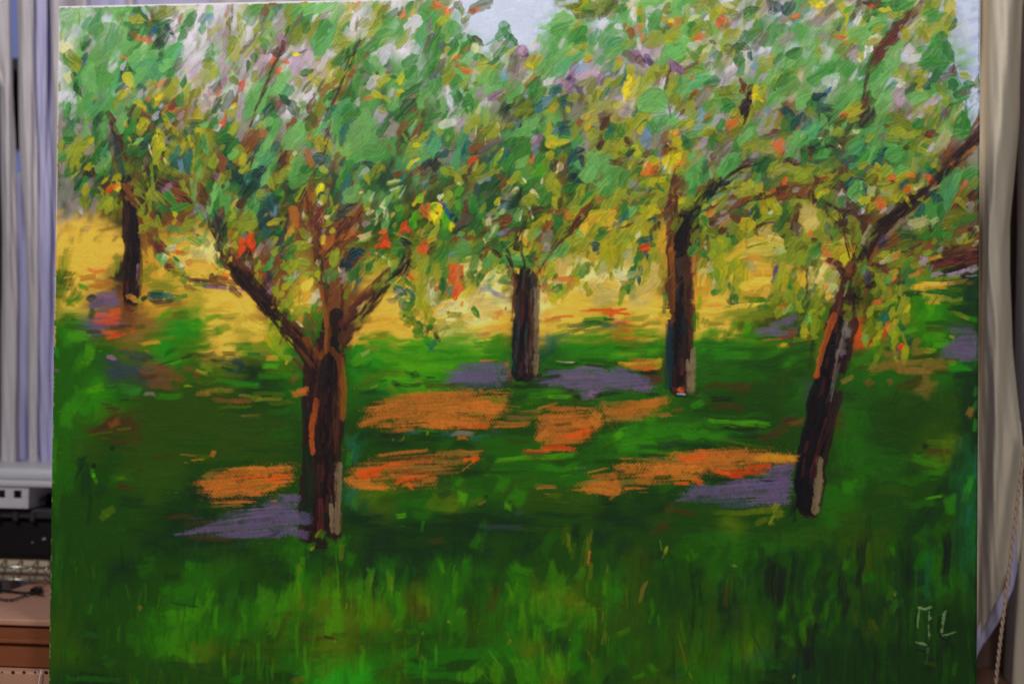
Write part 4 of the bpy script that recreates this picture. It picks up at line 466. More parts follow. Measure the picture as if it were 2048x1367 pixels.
DABS += """
@90 490
k 12 14 30 6 85 s;i 20 20 40 6 85 s;j 24 14 30 8 80 s;k 40 14 36 22 0 s;k 56 20 30 16 0 s;o1 50 26 18 4 -20 s;o1 58 26 14 5 20 s;o 44 32 24 8 10 s;o 60 38 30 8 0 s;o 52 42 26 6 0 s;i 74 18 30 7 85 s;j 70 26 16 6 80 s
a 20 34 20 10 60 s;b 26 40 20 8 70 s;d 16 48 20 14 70 s;d 28 52 30 12 50 s;e 40 44 18 6 -20 s;lm 38 42 12 3 -20 s;e 34 54 20 8 40 s;e 26 60 14 8 0 s;e 28 56 16 4 20 s;t3 50 54 16 5 15;q 62 50 28 8 10 s;q 60 58 36 10 15 s;q 54 62 26 8 10 s
mv 62 52 24 5 10 s;mv 66 56 20 7 10 s;q 70 60 18 7 20 s;o4 89 53 12 4 -5;o4 93 56 12 5 -20;y2 98 56 8 7 70;p 62 72 36 6 0 s;p 60 78 34 6 5 s;o2 64 80 26 2.5 2 s;o2 66 76 20 3 5 s;p 72 68 18 7 10 s;r1 84 68 24 14 80 s;r1 92 76 20 10 60 s
p 66 90 26 6 -5 s;p 70 94 22 4 10 s;o2 76 92 20 3 10 s;p 90 86 12 6 30 s;t 74 84 20 4 0 s;t 82 82 20 3 0 s;a 96 84 30 5 5 s;x 100 74 26 10 10 s;x 96 64 20 9 20 s;g3 112 50 20 8 5;g4 102 54 8 5 30;t2 116 52 24 10 0;t1 126 52 10 12 60;g1 132 56 20 6 0 s
g1 138 52 16 5 10 s;x 128 60 40 7 5 s;t 120 58 30 5 5 s;x 136 62 30 7 10 s;h 140 72 30 9 5 s;f 124 70 18 8 20 s;f 118 76 12 6 30 s;y3 112 38 40 10 -10 s;y3 120 44 40 8 0 s;g2 112 20 22 5 -20 s;g1 120 26 20 3 -10 s;y3 106 26 20 10 60 s;m 108 12 24 9 80 s
m 116 16 18 7 80 s;k 120 26 16 8 30 s;r3 116 4 22 8 -65;r3 120 10 12 7 60;o2 134 6 20 4 -20;o2 130 4 12 2 30;r1 124 8 10 3 60;cr 128 3 12 5 10;m1 130 4 14 5 10;wh 132 3 8 3 20;m1 119 13 12 9 50;cr 122 13 8 5 40;m1 122 16 10 6 60;r1 128 20 12 9 50;r3 127 22 8 7 60
m1 136 20 14 4 -60;m1 138 18 16 4 -60;wh 139 20 8 4 -60;g1 134 14 12 3 -40;y3 136 28 18 10 20 s;g2 142 34 14 10 60 s;yl 146 4 12 6 60;ye 152 6 16 8 10;l1 158 10 20 9 0 s;ye 156 18 26 9 0 s;k 158 22 26 7 0 s;o4 148 16 10 6 30;ye 150 28 16 7 -10 s;ye 164 30 12 5 0 s
ye 174 24 14 8 -60;y1 163 32 8 3 -40;y2 178 30 10 4 30;r3 170 31 6 6 0 b;r2 166 35 34 5 0 s;r2 180 34 20 5 -5 s;o2 184 32 10 4 20;r3 176 42 36 5 -5 s;mv 168 42 20 3 -10;r3 150 44 16 5 -20;pk 182 43 12 3 0 s;g2 158 40 18 5 0 s;r2 194 48 20 7 -40
g3 176 14 14 6 -60 s;g2 180 20 14 6 -60 s;yl 185 6 12 4 75;y1 194 4 8 6 80;ye 190 14 8 3 60;k 172 52 30 6 5 s;k 182 58 34 8 0 s;ye 186 62 26 9 10 s;k 196 56 22 8 -30 s;j 158 56 26 7 5 s;j 168 66 30 7 5 s;ye 176 66 16 6 20 s;i 186 74 30 9 5 s;j 198 78 20 12 80 s
f 172 74 26 9 10 s;f 156 82 30 10 10 s;e 168 90 36 10 10 s;g 182 86 26 9 20 s;h 110 92 40 6 10 s;i 120 96 30 4 10 s;m 108 100 26 4 10 s;x 94 96 24 5 5 s;e 140 100 40 9 10 s;e 156 106 40 8 15 s;d 130 108 26 6 20 s;g 190 102 24 6 10 s;e 200 106 12 6 30 s
v 84 110 34 9 -5 s;v 72 120 16 16 60 s;v 94 116 26 8 -5 s;mv 68 116 10 4 -20;r1 82 106 10 3 15 s;v 78 126 18 10 10 s;v 100 112 26 6 -10 s;t 104 116 14 4 10 s;n 110 122 30 8 5 s;n 124 128 36 9 0 s;n 106 130 30 8 0 s;r1 120 124 20 5 -5 s
c 160 112 50 5 6 s;c 176 116 44 7 -2 s;c 190 112 26 5 0 s;c 182 120 30 5 -10 s;t2 196 120 24 6 -10 s;c 140 116 26 2 15 s;c 124 120 20 2 15 s;t2 192 128 26 6 5 s;c 186 126 16 3 -15 s;i 164 124 20 7 -15 s;f 134 120 16 4 20 s;j 160 130 16 6 0 s;n 148 128 26 7 -5 s
e 24 96 30 10 80 s;f 34 94 30 12 10 s;f 44 112 40 14 70 s;e 36 120 30 12 60 s;d 14 100 20 8 88 s;g 12 110 16 6 88 s;h 54 96 30 6 5 s;h 60 102 28 5 5 s;d 24 76 30 8 0 s;a 30 84 40 7 -5 s;t 50 88 20 5 0 s;d 26 72 24 6 5 s;a 48 70 16 9 70 s;s 9 114 8 3 88;mv 12 129 8 4 0 s
ye 9.5 30 28 1.6 88;ye 9 90 20 1.4 88
@470 490
y1 2 3 8 5 80;o2 6 6 8 6 80;o2 18 4 8 5 70;g4 10 12 12 8 20;g3 12 8 10 6 60;bk 14 6 6 5 80;r3 2 12 14 8 -60;ta 14 20 10 4 -60;y2 22 22 14 6 75;y1 22 32 12 5 75;g2 22 12 18 5 75;cr 20 10 8 3 70
r1 32 10 16 4 60;o2 28 22 12 3 60;m2 34 22 16 7 50;m2 38 14 22 5 70;g1 30 24 12 5 40;y2 26 34 12 4 80;dn 34 34 12 9 60;t3 38 31 8 7 60;pu 34 44 12 7 60;mv 36 48 8 5 70;o2 28 30 8 3 45;r1 44 16 12 6 -40;r2 50 14 10 4 -40
ta 24 4 16 6 60 s;y2 44 6 16 6 40;g1 60 4 12 9 50;g2 54 10 16 5 30;y2 70 2 14 8 10;g3 48 4 10 4 50;g1 56 12 14 6 20 s;y2 52 22 12 7 -60;yl 54 20 16 8 60;y1 58 26 18 5 45;yl 60 22 14 6 50;y1 62 18 14 6 30;yl 70 18 14 7 -10;m1 68 28 16 5 20
y2 62 32 18 5 40;y2 56 38 20 5 50;m1 56 34 12 6 10;pk 64 30 10 4 30;y1 52 44 20 4 55;y1 48 50 16 5 60;y2 44 42 16 4 80;y2 42 50 14 6 -60;y1 60 48 18 8 80;y2 56 56 20 7 85;y1 64 60 16 6 70;yl 58 62 14 5 85;y2 68 64 16 9 30;y2 74 66 12 8 -20
y2 72 34 14 4 30;o3 68 36 12 3 50;ye 72 42 16 10 60;k 76 40 14 8 60;ye 64 46 12 6 70;o3 66 52 16 2 85;ye 70 54 14 4 70;m 74 50 12 4 60;cr 80 56 14 10 70 s;cr 82 50 12 8 70;l1 84 60 12 8 20;tb 84 58 8 3 60;yl 78 30 8 5 30;g1 84 32 8 6 -40
g1 84 34 8 5 70;y2 87 22 16 9 80;cr 86 18 8 6 60 s;yl 90 24 12 8 60;y1 88 30 10 5 30;y2 101 8 12 9 80 b;y2 102 15 14 10 80 b;yl 100 14 8 4 70;yl 103 20 10 3 50;m2 100 30 16 12 60 s;m1 94 34 12 8 70 s;g3 92 42 10 3 20;cr 107 25 7 3 -60
t3 118 14 20 14 60;t3 124 9 14 9 30;t3 114 20 16 8 -40;bk 110 20 8 6 60;t2 130 8 8 4 -40;g2 130 22 26 9 60;g2 124 30 20 9 70;g1 116 34 12 6 60;g1 138 26 14 7 50;g2 140 18 14 8 60;ta 110 28 14 6 70 s;ta 112 34 10 6 60;g3 114 38 12 3 0;y3 118 42 16 5 80 s
m 121 42 12 3 75;o3 118 46 12 2 80;t1 124 42 16 3 65;t1 128 36 12 4 50;y3 114 50 14 5 70 s;y2 136 16 14 4 30;y2 146 22 10 6 30;yl 156 14 12 9 40;yl 160 12 14 6 60;cr 158 20 6 3 -60;cr 150 12 14 3 -30;g2 150 8 12 6 60;o1 137 10 10 3 60;m2 140 8 10 4 30
y3 162 8 18 10 80 s;g1 168 6 10 8 20;g3 171 8 12 8 85 b;g2 170 10 10 5 80;lm 168 3 10 4 0;y2 177 9 8 3 80;o2 150 1 14 4 -5;m2 168 20 20 7 70;y2 164 26 22 8 70;m2 162 30 18 6 75;g1 176 22 12 6 60;r2 180 20 12 6 -20;r2 176 28 12 5 40;tb 174 24 14 8 60 s
o2 192 4 10 6 70;o1 190 6 8 4 60;cr 188 12 8 3 80;y2 186 16 16 9 60;y2 192 24 20 9 70;y1 188 34 20 10 60;y2 194 36 20 8 80;m 184 32 12 6 -50;o2 180 33 8 4 -60;ye 186 30 8 4 60;y2 200 12 12 8 60;g1 198 28 14 4 80
y2 154 36 14 9 60;y2 150 40 12 9 50;yl 156 35 8 6 -20;g1 148 46 14 6 50;y3 146 42 10 8 60;y2 160 44 14 6 40;y3 170 40 16 8 30;g1 178 40 10 6 -50;t1 170 48 14 8 -30;g2 184 46 8 5 -60;t1 180 52 16 7 -40;ta 166 48 10 4 20;t1 164 56 16 5 10;t1 172 60 16 6 -20
g1 180 62 14 5 60;g2 182 58 10 6 70;y3 178 68 14 6 -60;g1 174 68 14 8 0;t1 168 52 8 6 30;y1 176 54 6 4 30;m1 172 56 12 4 20;y2 192 48 20 9 80;y2 190 60 16 8 80;y1 196 56 12 6 75;cr 201 50 24 6 82;l1 202 58 14 7 80;g1 174 74 14 9 -30;y3 182 72 12 8 60
g1 186 78 12 6 -50;g2 190 82 10 7 -50;y3 186 86 14 6 -60;g2 196 86 12 6 -60;t3 194 89 8 5 -20;g3 198 85 8 6 60;y3 180 80 12 8 40;g1 190 90 14 8 -50;g2 197 96 10 6 -60;t1 200 104 12 4 -60;y2 196 70 18 8 80
k 10 60 24 16 -40 s;j 14 76 20 12 -20 s;k 20 84 30 10 -20 s;j 8 88 30 10 0 s;k 24 96 30 8 0 s;e 8 102 24 5 5 s;g 10 106 26 5 5 s;i 28 106 20 5 0 s;f 16 112 30 6 -5 s;d 10 116 24 6 -5 s;t3 4 120 20 10 0 s;c 10 126 20 6 -5 s;r 20 112 20 4 0 s;x 34 112 20 7 -10 s;m 38 116 20 7 10 s
h 44 128 40 8 0 s;h 56 122 30 8 5 s;e 60 132 26 5 0 s;f 36 124 26 6 0 s;i 30 100 14 8 30 s
k 140 62 40 12 30 s;j 134 74 40 10 30 s;k 150 70 36 10 20 s;m 160 76 26 9 0 s;k 142 84 40 10 10 s;m 170 84 20 6 -10 s;k 130 90 30 9 20 s;m 130 100 26 6 0 s;k 154 64 26 10 10 s;m 146 54 26 7 40 s;k 122 98 20 8 60 s
i 150 92 26 8 5 s;f 150 100 40 8 5 s;i 144 106 30 6 0 s;f 170 96 40 8 -5 s;e 180 106 40 8 -5 s;e 170 114 50 9 0 s;f 150 116 50 8 0 s;d 126 116 24 12 80 s;e 190 120 30 9 0 s;f 176 128 50 8 0 s;e 150 128 40 9 0 s;d 134 126 34 10 10 s;h 118 104 10 4 60 s;g 200 110 14 8 60 s
g4 180 131 14 4 -20;g4 186 134 12 3 10;e 160 122 30 5 5 s;f 196 98 18 6 0 s
y2 50 62 14 5 60;y1 42 68 14 5 65;yl 47 62 12 4 75;y1 36 76 10 7 60 b;yl 38 82 12 5 50;y2 46 74 12 8 80;yl 46 80 10 5 75;y1 40 88 14 4 50;yl 42 86 8 4 30;y1 47 94 10 3 -60;yl 50 98 14 4 -70;y1 56 98 14 7 -65;yl 58 103 10 5 -60;y2 40 94 14 6 30
y1 36 100 20 7 -60;yl 42 104 22 6 -60;y2 46 110 16 5 -60;y2 50 104 16 8 60 s;yl 54 116 8 8 60 b;y1 53 120 6 3 60;y2 60 72 14 6 60;g1 54 68 8 5 -30;g2 55 72 10 6 -80;y3 62 76 12 6 -50;l1 66 80 8 4 -50;cr 68 82 5 2 -40
g2 72 76 16 6 80 s;g2 76 86 26 9 85 s;e 82 70 20 6 85;e 86 80 26 7 80 s;g3 80 94 20 6 -75 s;e 84 90 16 6 -80 s;g1 88 72 12 5 80;d 72 90 14 7 -60 s
@850 490
g2 8 20 26 8 85 s;o1 2 5 8 8 60;r2 8 4 10 6 60;g1 18 10 20 9 60;g2 14 6 14 8 40;y2 10 26 20 7 80 s;g1 22 16 18 7 70;lb 28 10 9 4 50;lb 31 8 6 3 20;m2 40 8 20 12 40;m2 36 4 20 8 30;y2 28 18 14 5 30;g1 42 14 18 8 20
yl 44 15 12 6 15 b;y2 46 15 7 4 20;cr 44 13 5 2 20;g2 54 14 16 9 60;y2 50 26 18 6 60;m2 52 22 24 8 50;y3 60 26 20 7 60;g3 52 34 16 5 30;g2 50 30 14 5 40;r2 62 10 14 6 60;r3 62 4 10 6 30;y3 72 14 20 12 60 s;y3 68 20 22 8 55
m2 66 16 20 8 60;yl 76 23 12 10 -40 b;y2 75 21 7 5 30;cr 72 26 6 2 60;r4 74 10 14 4 -50;g2 84 6 14 8 -60;g1 82 4 12 6 60;g2 84 16 14 6 30;m2 96 14 26 12 20;m1 100 12 20 8 20;g1 106 18 16 7 10;m2 92 20 14 6 0 s;y2 97 9 8 3 20
y1 104 6 10 8 80 s;y2 112 4 18 4 80;y1 108 2 12 3 75;r4 94 2 6 10 80;g3 110 12 12 6 60;g2 112 18 8 5 60;r1 116 16 8 8 60;ta 124 4 8 8 30;o3 120 2 10 3 70;m1 118 19 14 4 15;y2 122 16 16 3 10;ye 120 26 16 3 85 s
y1 128 16 8 4 -50;y1 132 22 8 7 -20;yl 130 27 10 7 -40;y2 128 28 12 8 60;g1 134 32 8 5 60;y2 126 24 12 6 60;t2 124 36 8 3 50;m1 134 10 16 8 30;m2 142 4 20 10 50;y3 152 6 20 8 60 s;m1 126 12 12 6 30;y2 144 12 14 5 80;yl 150 14 18 8 80 s
g2 134 33 6 3 -70;l0 140 22 20 12 70 s;l0 146 16 16 9 30 s;l1 158 18 14 8 60 s;y2 156 28 20 8 80;y2 150 34 16 9 80;y2 160 26 18 9 80 s;m2 164 24 18 10 60;y3 170 14 20 6 -70;y3 168 20 18 5 80;t2 176 4 9 8 60;t3 177 3 7 5 60;ye 172 12 14 8 80 s
y1 186 6 24 12 80 r;y1 190 16 22 10 80 r;y1 184 12 20 10 80;y1 194 22 16 7 -75;y1 188 22 14 6 80;y2 178 22 18 8 60;l1 180 26 18 10 60 s;g1 186 34 4 3 60;y2 198 8 14 7 80;cr 199 28 12 6 30;cr 201 33 12 4 -20;yl 192 30 10 6 80
y1 162 44 12 9 70;cr 162 43 7 5 80;y1 156 36 12 6 80;y2 168 46 14 6 75;y1 170 46 8 3 80;y1 166 40 10 5 70;l0 172 40 14 8 80 s;y3 144 44 10 8 60;y1 144 50 12 8 60;y1 142 54 10 4 70;yl 140 46 12 8 70;y2 182 42 14 10 30 s;l0 186 44 26 14 0 s
l0 192 52 26 10 0 s;l0 180 54 22 8 -10 s;ye 190 38 20 8 0 s;y3 200 48 16 5 80;g1 201 46 12 3 80;y1 200 56 10 4 80;o 142 34 24 6 0 s;o4 140 36 20 6 10 s;o4 150 40 16 8 60 s;l1 134 38 8 6 60;y2 130 42 10 5 60;g2 136 44 10 6 50;g1 138 42 8 4 -40;r1 124 44 10 3 60
o2 122 42 8 2 60;y1 132 54 10 7 -50;y1 130 56 14 6 -60;o1 126 50 8 4 60;m 124 56 12 8 60 s;m 134 60 8 3 -60;y2 126 46 10 6 60;yl 126 32 6 6 60;y2 120 36 10 5 70;l1 122 38 8 5 30;y3 139 62 5 3 0
cr 6 44 24 6 80;cr 8 54 18 7 80;cr 14 58 12 5 0;l1 12 50 20 7 75;l1 22 64 14 8 60;k 20 72 14 6 30;cr 18 68 10 7 10;r2 14 44 7 4 20;o1 14 43 6 4 60;y3 14 54 16 8 60 s;y2 4 52 18 4 85;y1 1 62 14 5 80;y3 8 40 14 6 70;g2 18 36 20 5 85;y2 16 32 12 4 80
o1 28 26 8 8 60;o2 27 30 14 7 -80 r;o1 34 34 24 12 -75 r;o1 32 46 16 9 70 r;o2 30 50 12 6 80;o1 30 26 14 7 50;r1 38 32 6 3 60;g3 21 40 14 8 -60;t1 24 46 14 7 50;y3 20 52 16 7 10 s;g1 22 28 14 5 70;g2 18 46 14 4 80;lb 29 60 6 3 60;o1 38 60 8 3 80 s
y3 44 36 20 12 30 s;y3 48 46 24 10 60 s;y1 42 48 20 8 60 s;ye 54 46 12 6 20;cr 58 46 14 6 20 s;l0 52 54 24 9 10 s;l0 62 58 30 14 10 s;l0 50 64 20 14 60 s;l0 68 66 28 12 0 s;l0 60 72 24 8 10 s;l1 76 56 22 9 0 s;g1 52 68 12 6 -65 b;g1 51 66 8 4 -60;g1 55 72 6 4 -60
g1 56 34 12 7 60;g1 54 40 8 4 60;ta 62 44 14 8 0 s;lb 68 46 20 6 -30 s;ta 76 50 20 7 -10 s;l1 66 34 14 9 60;m1 68 36 10 8 40;yl 68 40 8 4 60;cr 67 38 7 2 60;y2 66 36 6 3 30;g1 82 33 14 5 30;g2 80 36 12 5 10;lm 82 31 9 2 20;g3 84 38 8 3 10;y3 82 44 12 8 30 s;y1 80 43 6 4 60
k 92 26 8 8 80 s;m 92 28 6 4 70;r1 88 32 8 8 60;r1 92 40 12 5 80 s;ye 70 70 20 4 20 s;o1 76 70 12 6 20 s;o4 72 74 10 5 0 s;r1 83 64 6 1.5 85;m 84 74 20 8 10 s;k 74 80 34 8 10 s;m 66 86 30 7 10 s;m 80 84 30 8 20 s;o 60 92 20 5 5 s;k 54 84 30 7 5 s
j 40 74 24 9 10 s;j 34 82 30 8 0 s;i 30 72 20 7 0 s;y1 17 78 12 5 0 s;i 16 84 26 8 10 s;e 6 80 16 8 60 s;i 42 92 36 6 0 s;j 50 88 24 5 5 s;f 30 96 40 7 0 s;f 60 98 40 6 5 s;g 62 102 30 5 5 s;e 76 96 24 9 20 s;f 20 104 44 7 0 s;g4 4 86 8 5 30;t3 14 96 8 4 -60;g3 12 92 8 4 -60;t1 8 102 10 5 60;g 4 98 10 10 70 s
e 30 110 60 9 2 s;f 40 106 40 6 0 s;e 70 108 34 10 30 s;e 78 100 20 12 60 s;f 20 114 50 8 -5 s;f 40 118 50 8 0 s;e 72 114 24 8 10 s;f 16 122 40 8 0 s;e 16 130 34 6 5 s;o 60 119 18 1.2 5;n 78 122 6 4 40 s;o 84 122 6 5 40;t 82 130 12 8 60 s;k 62 97 20 1.5 8 s;i 63 112 2 14 85
o 130 76 22 5 5 s;o1 128 77 12 6 10 s;o1 140 73 24 3 5 s;m 124 70 16 8 60 s;k 140 64 34 8 5 s;k 160 66 40 8 0 s;k 170 60 30 6 5 s;l0 180 60 26 6 0 s;j 130 80 20 7 20 s;k 134 84 14 8 60 s;i 140 82 16 5 20 s;k 150 76 26 5 5 s;o2 176 67 36 3 5 s;o2 190 69 24 5 5 s;o2 196 66 16 4 0 s;p 184 66 36 2.5 2 s
o2 194 73 14 4 -5 s;l1 196 73 10 4 30;k 200 75 12 6 0 s;g 176 76 34 5 4 s;r 164 80 40 5 6 s;r 178 80 34 6 0 s;r 160 84 24 5 20 s;g3 188 76 14 3 -5 s;g1 168 82 20 4 10 s;t1 190 82 26 6 -5 s;r 176 86 34 3 10 s;i 196 86 20 5 10 s;i 156 86 24 5 10 s
g 136 92 26 8 30 s;t1 130 98 18 14 60 s;t1 140 94 24 7 20 s;r 132 106 20 10 60 s;t1 126 104 10 8 70 s;g 150 96 30 8 10 s;g 160 92 40 6 8 s;e 176 94 50 8 5 s;e 150 104 50 10 15 s;e 180 102 50 9 8 s;d 160 112 50 10 10 s;e 190 110 40 9 5 s;d 134 116 26 14 60 s;d 150 120 40 7 0 s;f 196 114 20 5 0 s
b 176 118 50 4 -2 s;a 186 120 40 3 -3 s;cr 139 119 10 1.2 -5;cr 150 120 8 1 0;g4 140 122 30 3 -4 s;d 124 126 12 8 20 s;g4 176 124 16 3 0 s;o 202 122 10 3 5 s;c 130 130 26 5 -10 s
@1230 490
y1 6 6 20 9 80;l1 12 8 16 5 50;l1 14 14 14 4 60;y2 4 18 20 7 80;y2 20 4 10 6 70;o2 32 4 10 7 20 r;g2 38 0 10 4 -10;g2 28 10 12 6 40;g2 24 12 12 4 60;t2 33 13 12 4 -60;t3 35 14 8 3 -65;g1 22 18 16 8 70;y1 24 22 8 5 60;g1 20 22 10 6 60
g2 18 24 12 6 70;t1 18 28 10 6 60;t2 26 23 8 4 50;t1 25 29 8 6 40;t2 24 37 10 4 85;t2 25 36 7 3 80;y2 30 30 18 4 80;y1 29 38 14 5 80;y2 28 44 8 3 60;g1 16 36 14 6 50;y2 14 40 14 5 50;g1 15 44 12 6 60;g2 14 46 8 4 60;g1 8 46 14 6 60
y2 6 54 14 5 70;yl 5 58 8 4 60;y2 8 50 12 5 60;y1 17 52 10 4 85;g1 18 54 8 4 75;y3 18 46 10 5 70;l1 14 32 20 5 30;cr 6 30 18 4 -30;cr 8 34 14 4 -20;l0 20 50 18 12 60 s;y2 42 10 24 9 80;y2 40 16 20 8 70;y2 48 14 20 8 80 s;y2 52 26 20 3 85 s;j 46 34 24 7 80 s
o4 10 38 12 4 10 s;l0 36 40 30 12 30 s;l0 40 26 30 8 70 s;l0 30 56 40 12 20 s;l0 26 60 34 10 0 s;k 46 60 24 8 30 s;k 34 68 40 8 0 s;k 20 66 34 6 0 s;j 12 70 24 5 0 s;j 20 76 34 5 0 s;k 46 72 18 9 0 r;m 47 77 14 5 -10;ye 52 70 8 10 80;o1 32 81 10 4 10 s;o2 4 66 18 3 5 s;o2 8 70 16 3 -5 s;o1 2 68 10 4 0 s;k 4 73 12 4 0 s
g2 52 52 18 5 85 s;g2 51 64 16 4 85 s;i 28 74 30 5 5 s;i 40 80 20 5 5 s;t1 6 80 14 3 0 s;e 20 84 40 7 0 s;e 34 90 40 9 0 s;f 14 90 30 6 0 s;e 14 98 30 7 0 s;d 28 102 40 8 0 s;e 44 100 16 16 80 s;f 40 110 24 8 0 s;h 20 110 34 5 0 s;d 8 106 24 6 0 s;i 12 112 20 3 5 s;o 22 117 20 3 0 s;b 6 118 16 4 5 s
y 34 121 34 6 2 s;o 28 124 26 6 0 s;y 40 119 26 5 0 s;m 12 122 20 3 5 s;o 38 125 22 5 8 s;p 32 128 12 3 5 s;q 6 128 16 6 -10 s;q 16 132 26 5 -15 s;s 24 130 30 3 -5 s;a 34 131 26 3 0 s;y1 46 118 6 5 60
r1 82 10 16 6 60;m2 80 4 12 8 60;y3 86 6 12 7 60;g1 90 12 14 6 60;o4 80 18 18 4 85 s;o4 84 22 20 6 60 s;r1 82 26 18 3 85;y3 86 20 14 7 60 s;r1 84 32 12 2 60;y3 94 16 12 6 60;cr 96 18 8 3 60;wh 95 20 6 1.5 60;g1 92 8 8 5 60;r2 96 13 6 3 -60
yl 102 4 14 12 80;y2 106 10 18 12 80;yl 100 8 14 7 70;y2 112 16 16 9 80;y1 108 20 22 12 80;y2 104 24 16 10 80;y1 112 32 22 9 80;yl 104 34 22 8 -75;y2 110 42 22 9 80;l1 102 38 12 4 -70;cr 102 40 10 3 -75;y2 106 44 14 6 -60;g1 104 48 10 6 30;g2 102 50 6 4 60
y1 124 16 18 12 80 r;y1 130 24 30 14 85 r;y1 126 34 26 12 80 r;y2 124 42 20 10 80 r;y2 134 12 16 9 80;y2 120 22 14 8 80;yl 119 17 14 8 -30;y1 124 17 9 2 -60;g2 110 23 5 2 60;y3 116 28 16 4 80;g2 117 42 10 3 85;g2 118 50 14 6 80;g3 119 58 10 5 -70;t2 124 62 12 5 -50;g3 118 54 8 3 80;g2 122 54 10 5 70
ye 124 8 20 7 35 r;ye 120 10 16 5 30 r;k0 146 8 30 9 5 r;k0 150 5 24 5 5 r;o4 142 14 24 7 0 s;l1 142 22 14 12 60 s;m 150 30 34 9 5 s;m 154 24 26 8 0 s;k 142 40 34 9 20 s;m 150 44 34 8 5 s;m 140 50 28 7 5 s;k 150 36 24 7 0 s;h 142 54 28 4 0 s;g 144 57 20 4 0 s;k 154 48 14 8 60 s
k 88 34 20 9 80 s;m 92 44 26 9 80 s;l1 94 26 20 6 20 s;m 90 56 30 8 10 s;k 100 56 26 7 10 s;m 102 62 30 7 5 s;k 98 66 30 6 5 s;k 92 68 20 5 10 s;g 120 62 20 3 5 s;k 132 62 30 5 5 s;k 146 60 26 3 5 s;j 140 66 34 7 0 s;i 124 70 40 7 5 s;i 140 74 40 7 0 s;i 110 74 30 6 5 s;i 150 70 30 7 0 s
g 84 72 14 9 80 s;e 84 80 20 8 85 s;f 86 60 16 4 85 s;e 92 78 14 8 60 s;h 104 80 30 7 5 s;i 130 78 30 7 5 s;g 96 90 26 9 30 s;g 104 88 24 8 10 s;e 120 86 26 8 60 s;d 114 92 16 10 60 s;a 128 84 16 6 80 s;f 134 86 20 9 60 s;e 140 92 26 8 10 s;d 90 100 30 9 30 s;d 110 100 50 10 0 s;e 140 100 50 7 0 s;d 130 108 60 9 0 s;e 116 112 60 7 5 s;d 94 114 20 14 60 s
b 106 122 30 8 0 s;b 126 120 40 8 10 s;b 110 130 40 7 0 s;d 120 128 40 6 0 s;b 150 126 50 10 10 s;a 170 112 40 6 20 s;b 184 108 40 10 15 s;b 190 120 30 14 20 s;t 176 102 24 5 10 s;b 160 116 30 6 10 s;d 156 106 30 5 10 s;d 160 96 40 6 0 s
vi 160 86 34 7 5 s;vi 170 80 26 8 15 s;vi 180 76 16 8 40 s;vi 166 91 36 6 -3 s;vi 156 89 30 3 0 s;t 152 82 14 4 0 s;r1 182 90 12 8 20;r1 176 94 14 4 10;o 160 97 26 2 5 s;i 172 103 14 5 10 s;y1 172 102 8 3 20;i 190 96 20 5 10 s;t 162 76 24 5 10 s;g2 150 62 8 7 50;g1 156 60 8 6 60
y2 170 12 20 8 70 s;l1 168 6 14 8 30 s;y3 164 20 20 7 85;y2 174 14 14 8 -40 s;pu 164 29 16 4 80;vi 163 35 8 5 60;pu 165 24 7 3 85;bk 161 52 5 3 60;y2 164 42 20 8 80 s;y2 172 26 24 6 80;yl 168 34 22 6 80;g1 179 40 14 5 85;lm 180 38 8 4 80;y1 174 38 14 6 85;y2 164 54 22 8 80;y3 170 58 18 8 70;o2 188 48 9 4 30;o2 171 62 9 5 40
y3 160 66 14 6 60 s;y2 168 70 14 8 80;y2 176 52 16 8 60 s;yl 182 50 18 9 60 s;y2 184 58 16 10 80 s;l1 176 66 10 7 60;y1 188 38 24 10 85 b;ye 186 30 16 8 80 b;cr 185 30 10 4 80;m 184 24 10 5 60;r1 192 22 10 8 -50;r2 196 28 14 4 85;y2 190 44 8 5 60;r4 184 24 8 3 60;g3 196 58 20 7 88;g3 192 68 10 4 80;r2 197 40 24 3 -85
g1 182 64 16 6 60;y2 190 14 14 12 30;yl 186 12 10 7 30;y2 196 84 14 9 80;y2 194 90 12 8 80 b;yl 200 76 16 8 80;m1 198 74 10 6 70;y3 202 90 12 6 80;r1 200 94 6 5 60;g4 202 104 20 8 80 s;b 200 120 20 10 80 s
@1580 490
y3 10 4 16 8 60;y2 8 14 18 8 60;yl 12 16 12 6 -40;g2 28 6 14 8 80;m2 26 10 10 8 60;g1 24 4 12 8 60;y3 4 30 20 6 85;y2 12 60 18 8 80;ye 12 34 18 6 85;y2 36 4 10 6 80;o1 36 6 8 6 -60;y2 44 2 16 5 0;ye 52 6 18 12 20 b;y1 54 14 16 12 60 b;y1 48 10 14 8 30;r3 48 18 20 6 -30;r3 44 20 14 6 -40;ye 56 18 8 3 80
r4 52 26 10 8 -50;r1 62 28 10 6 30;y2 40 30 16 10 60 s;l1 44 34 18 8 60 s;yl 38 34 10 6 60;y2 46 40 18 8 70 s;l1 42 48 16 7 75;ye 40 50 8 5 80;o1 37 43 5 4 60;g2 25 45 8 5 80;y1 30 44 16 7 85;y2 30 52 20 10 80;yl 28 60 18 8 80;o3 31 62 12 2 85;y2 28 68 16 9 85;y2 34 66 14 6 85;y2 22 68 10 5 20;g3 15 58 16 6 88;y3 22 32 20 8 80;y3 26 24 16 6 80
g2 20 16 12 6 80;bk 25 18 8 4 60;y3 28 22 12 8 80;y2 26 76 16 9 80;yl 28 84 16 10 85;m1 19 76 10 6 80;y1 15 88 12 7 85 b;y2 16 80 10 6 70;yl 24 92 10 7 80;g3 20 84 10 3 88;r1 19 94 6 4 30;g2 36 72 12 4 85;y3 34 80 12 4 85;g2 10 50 10 6 80
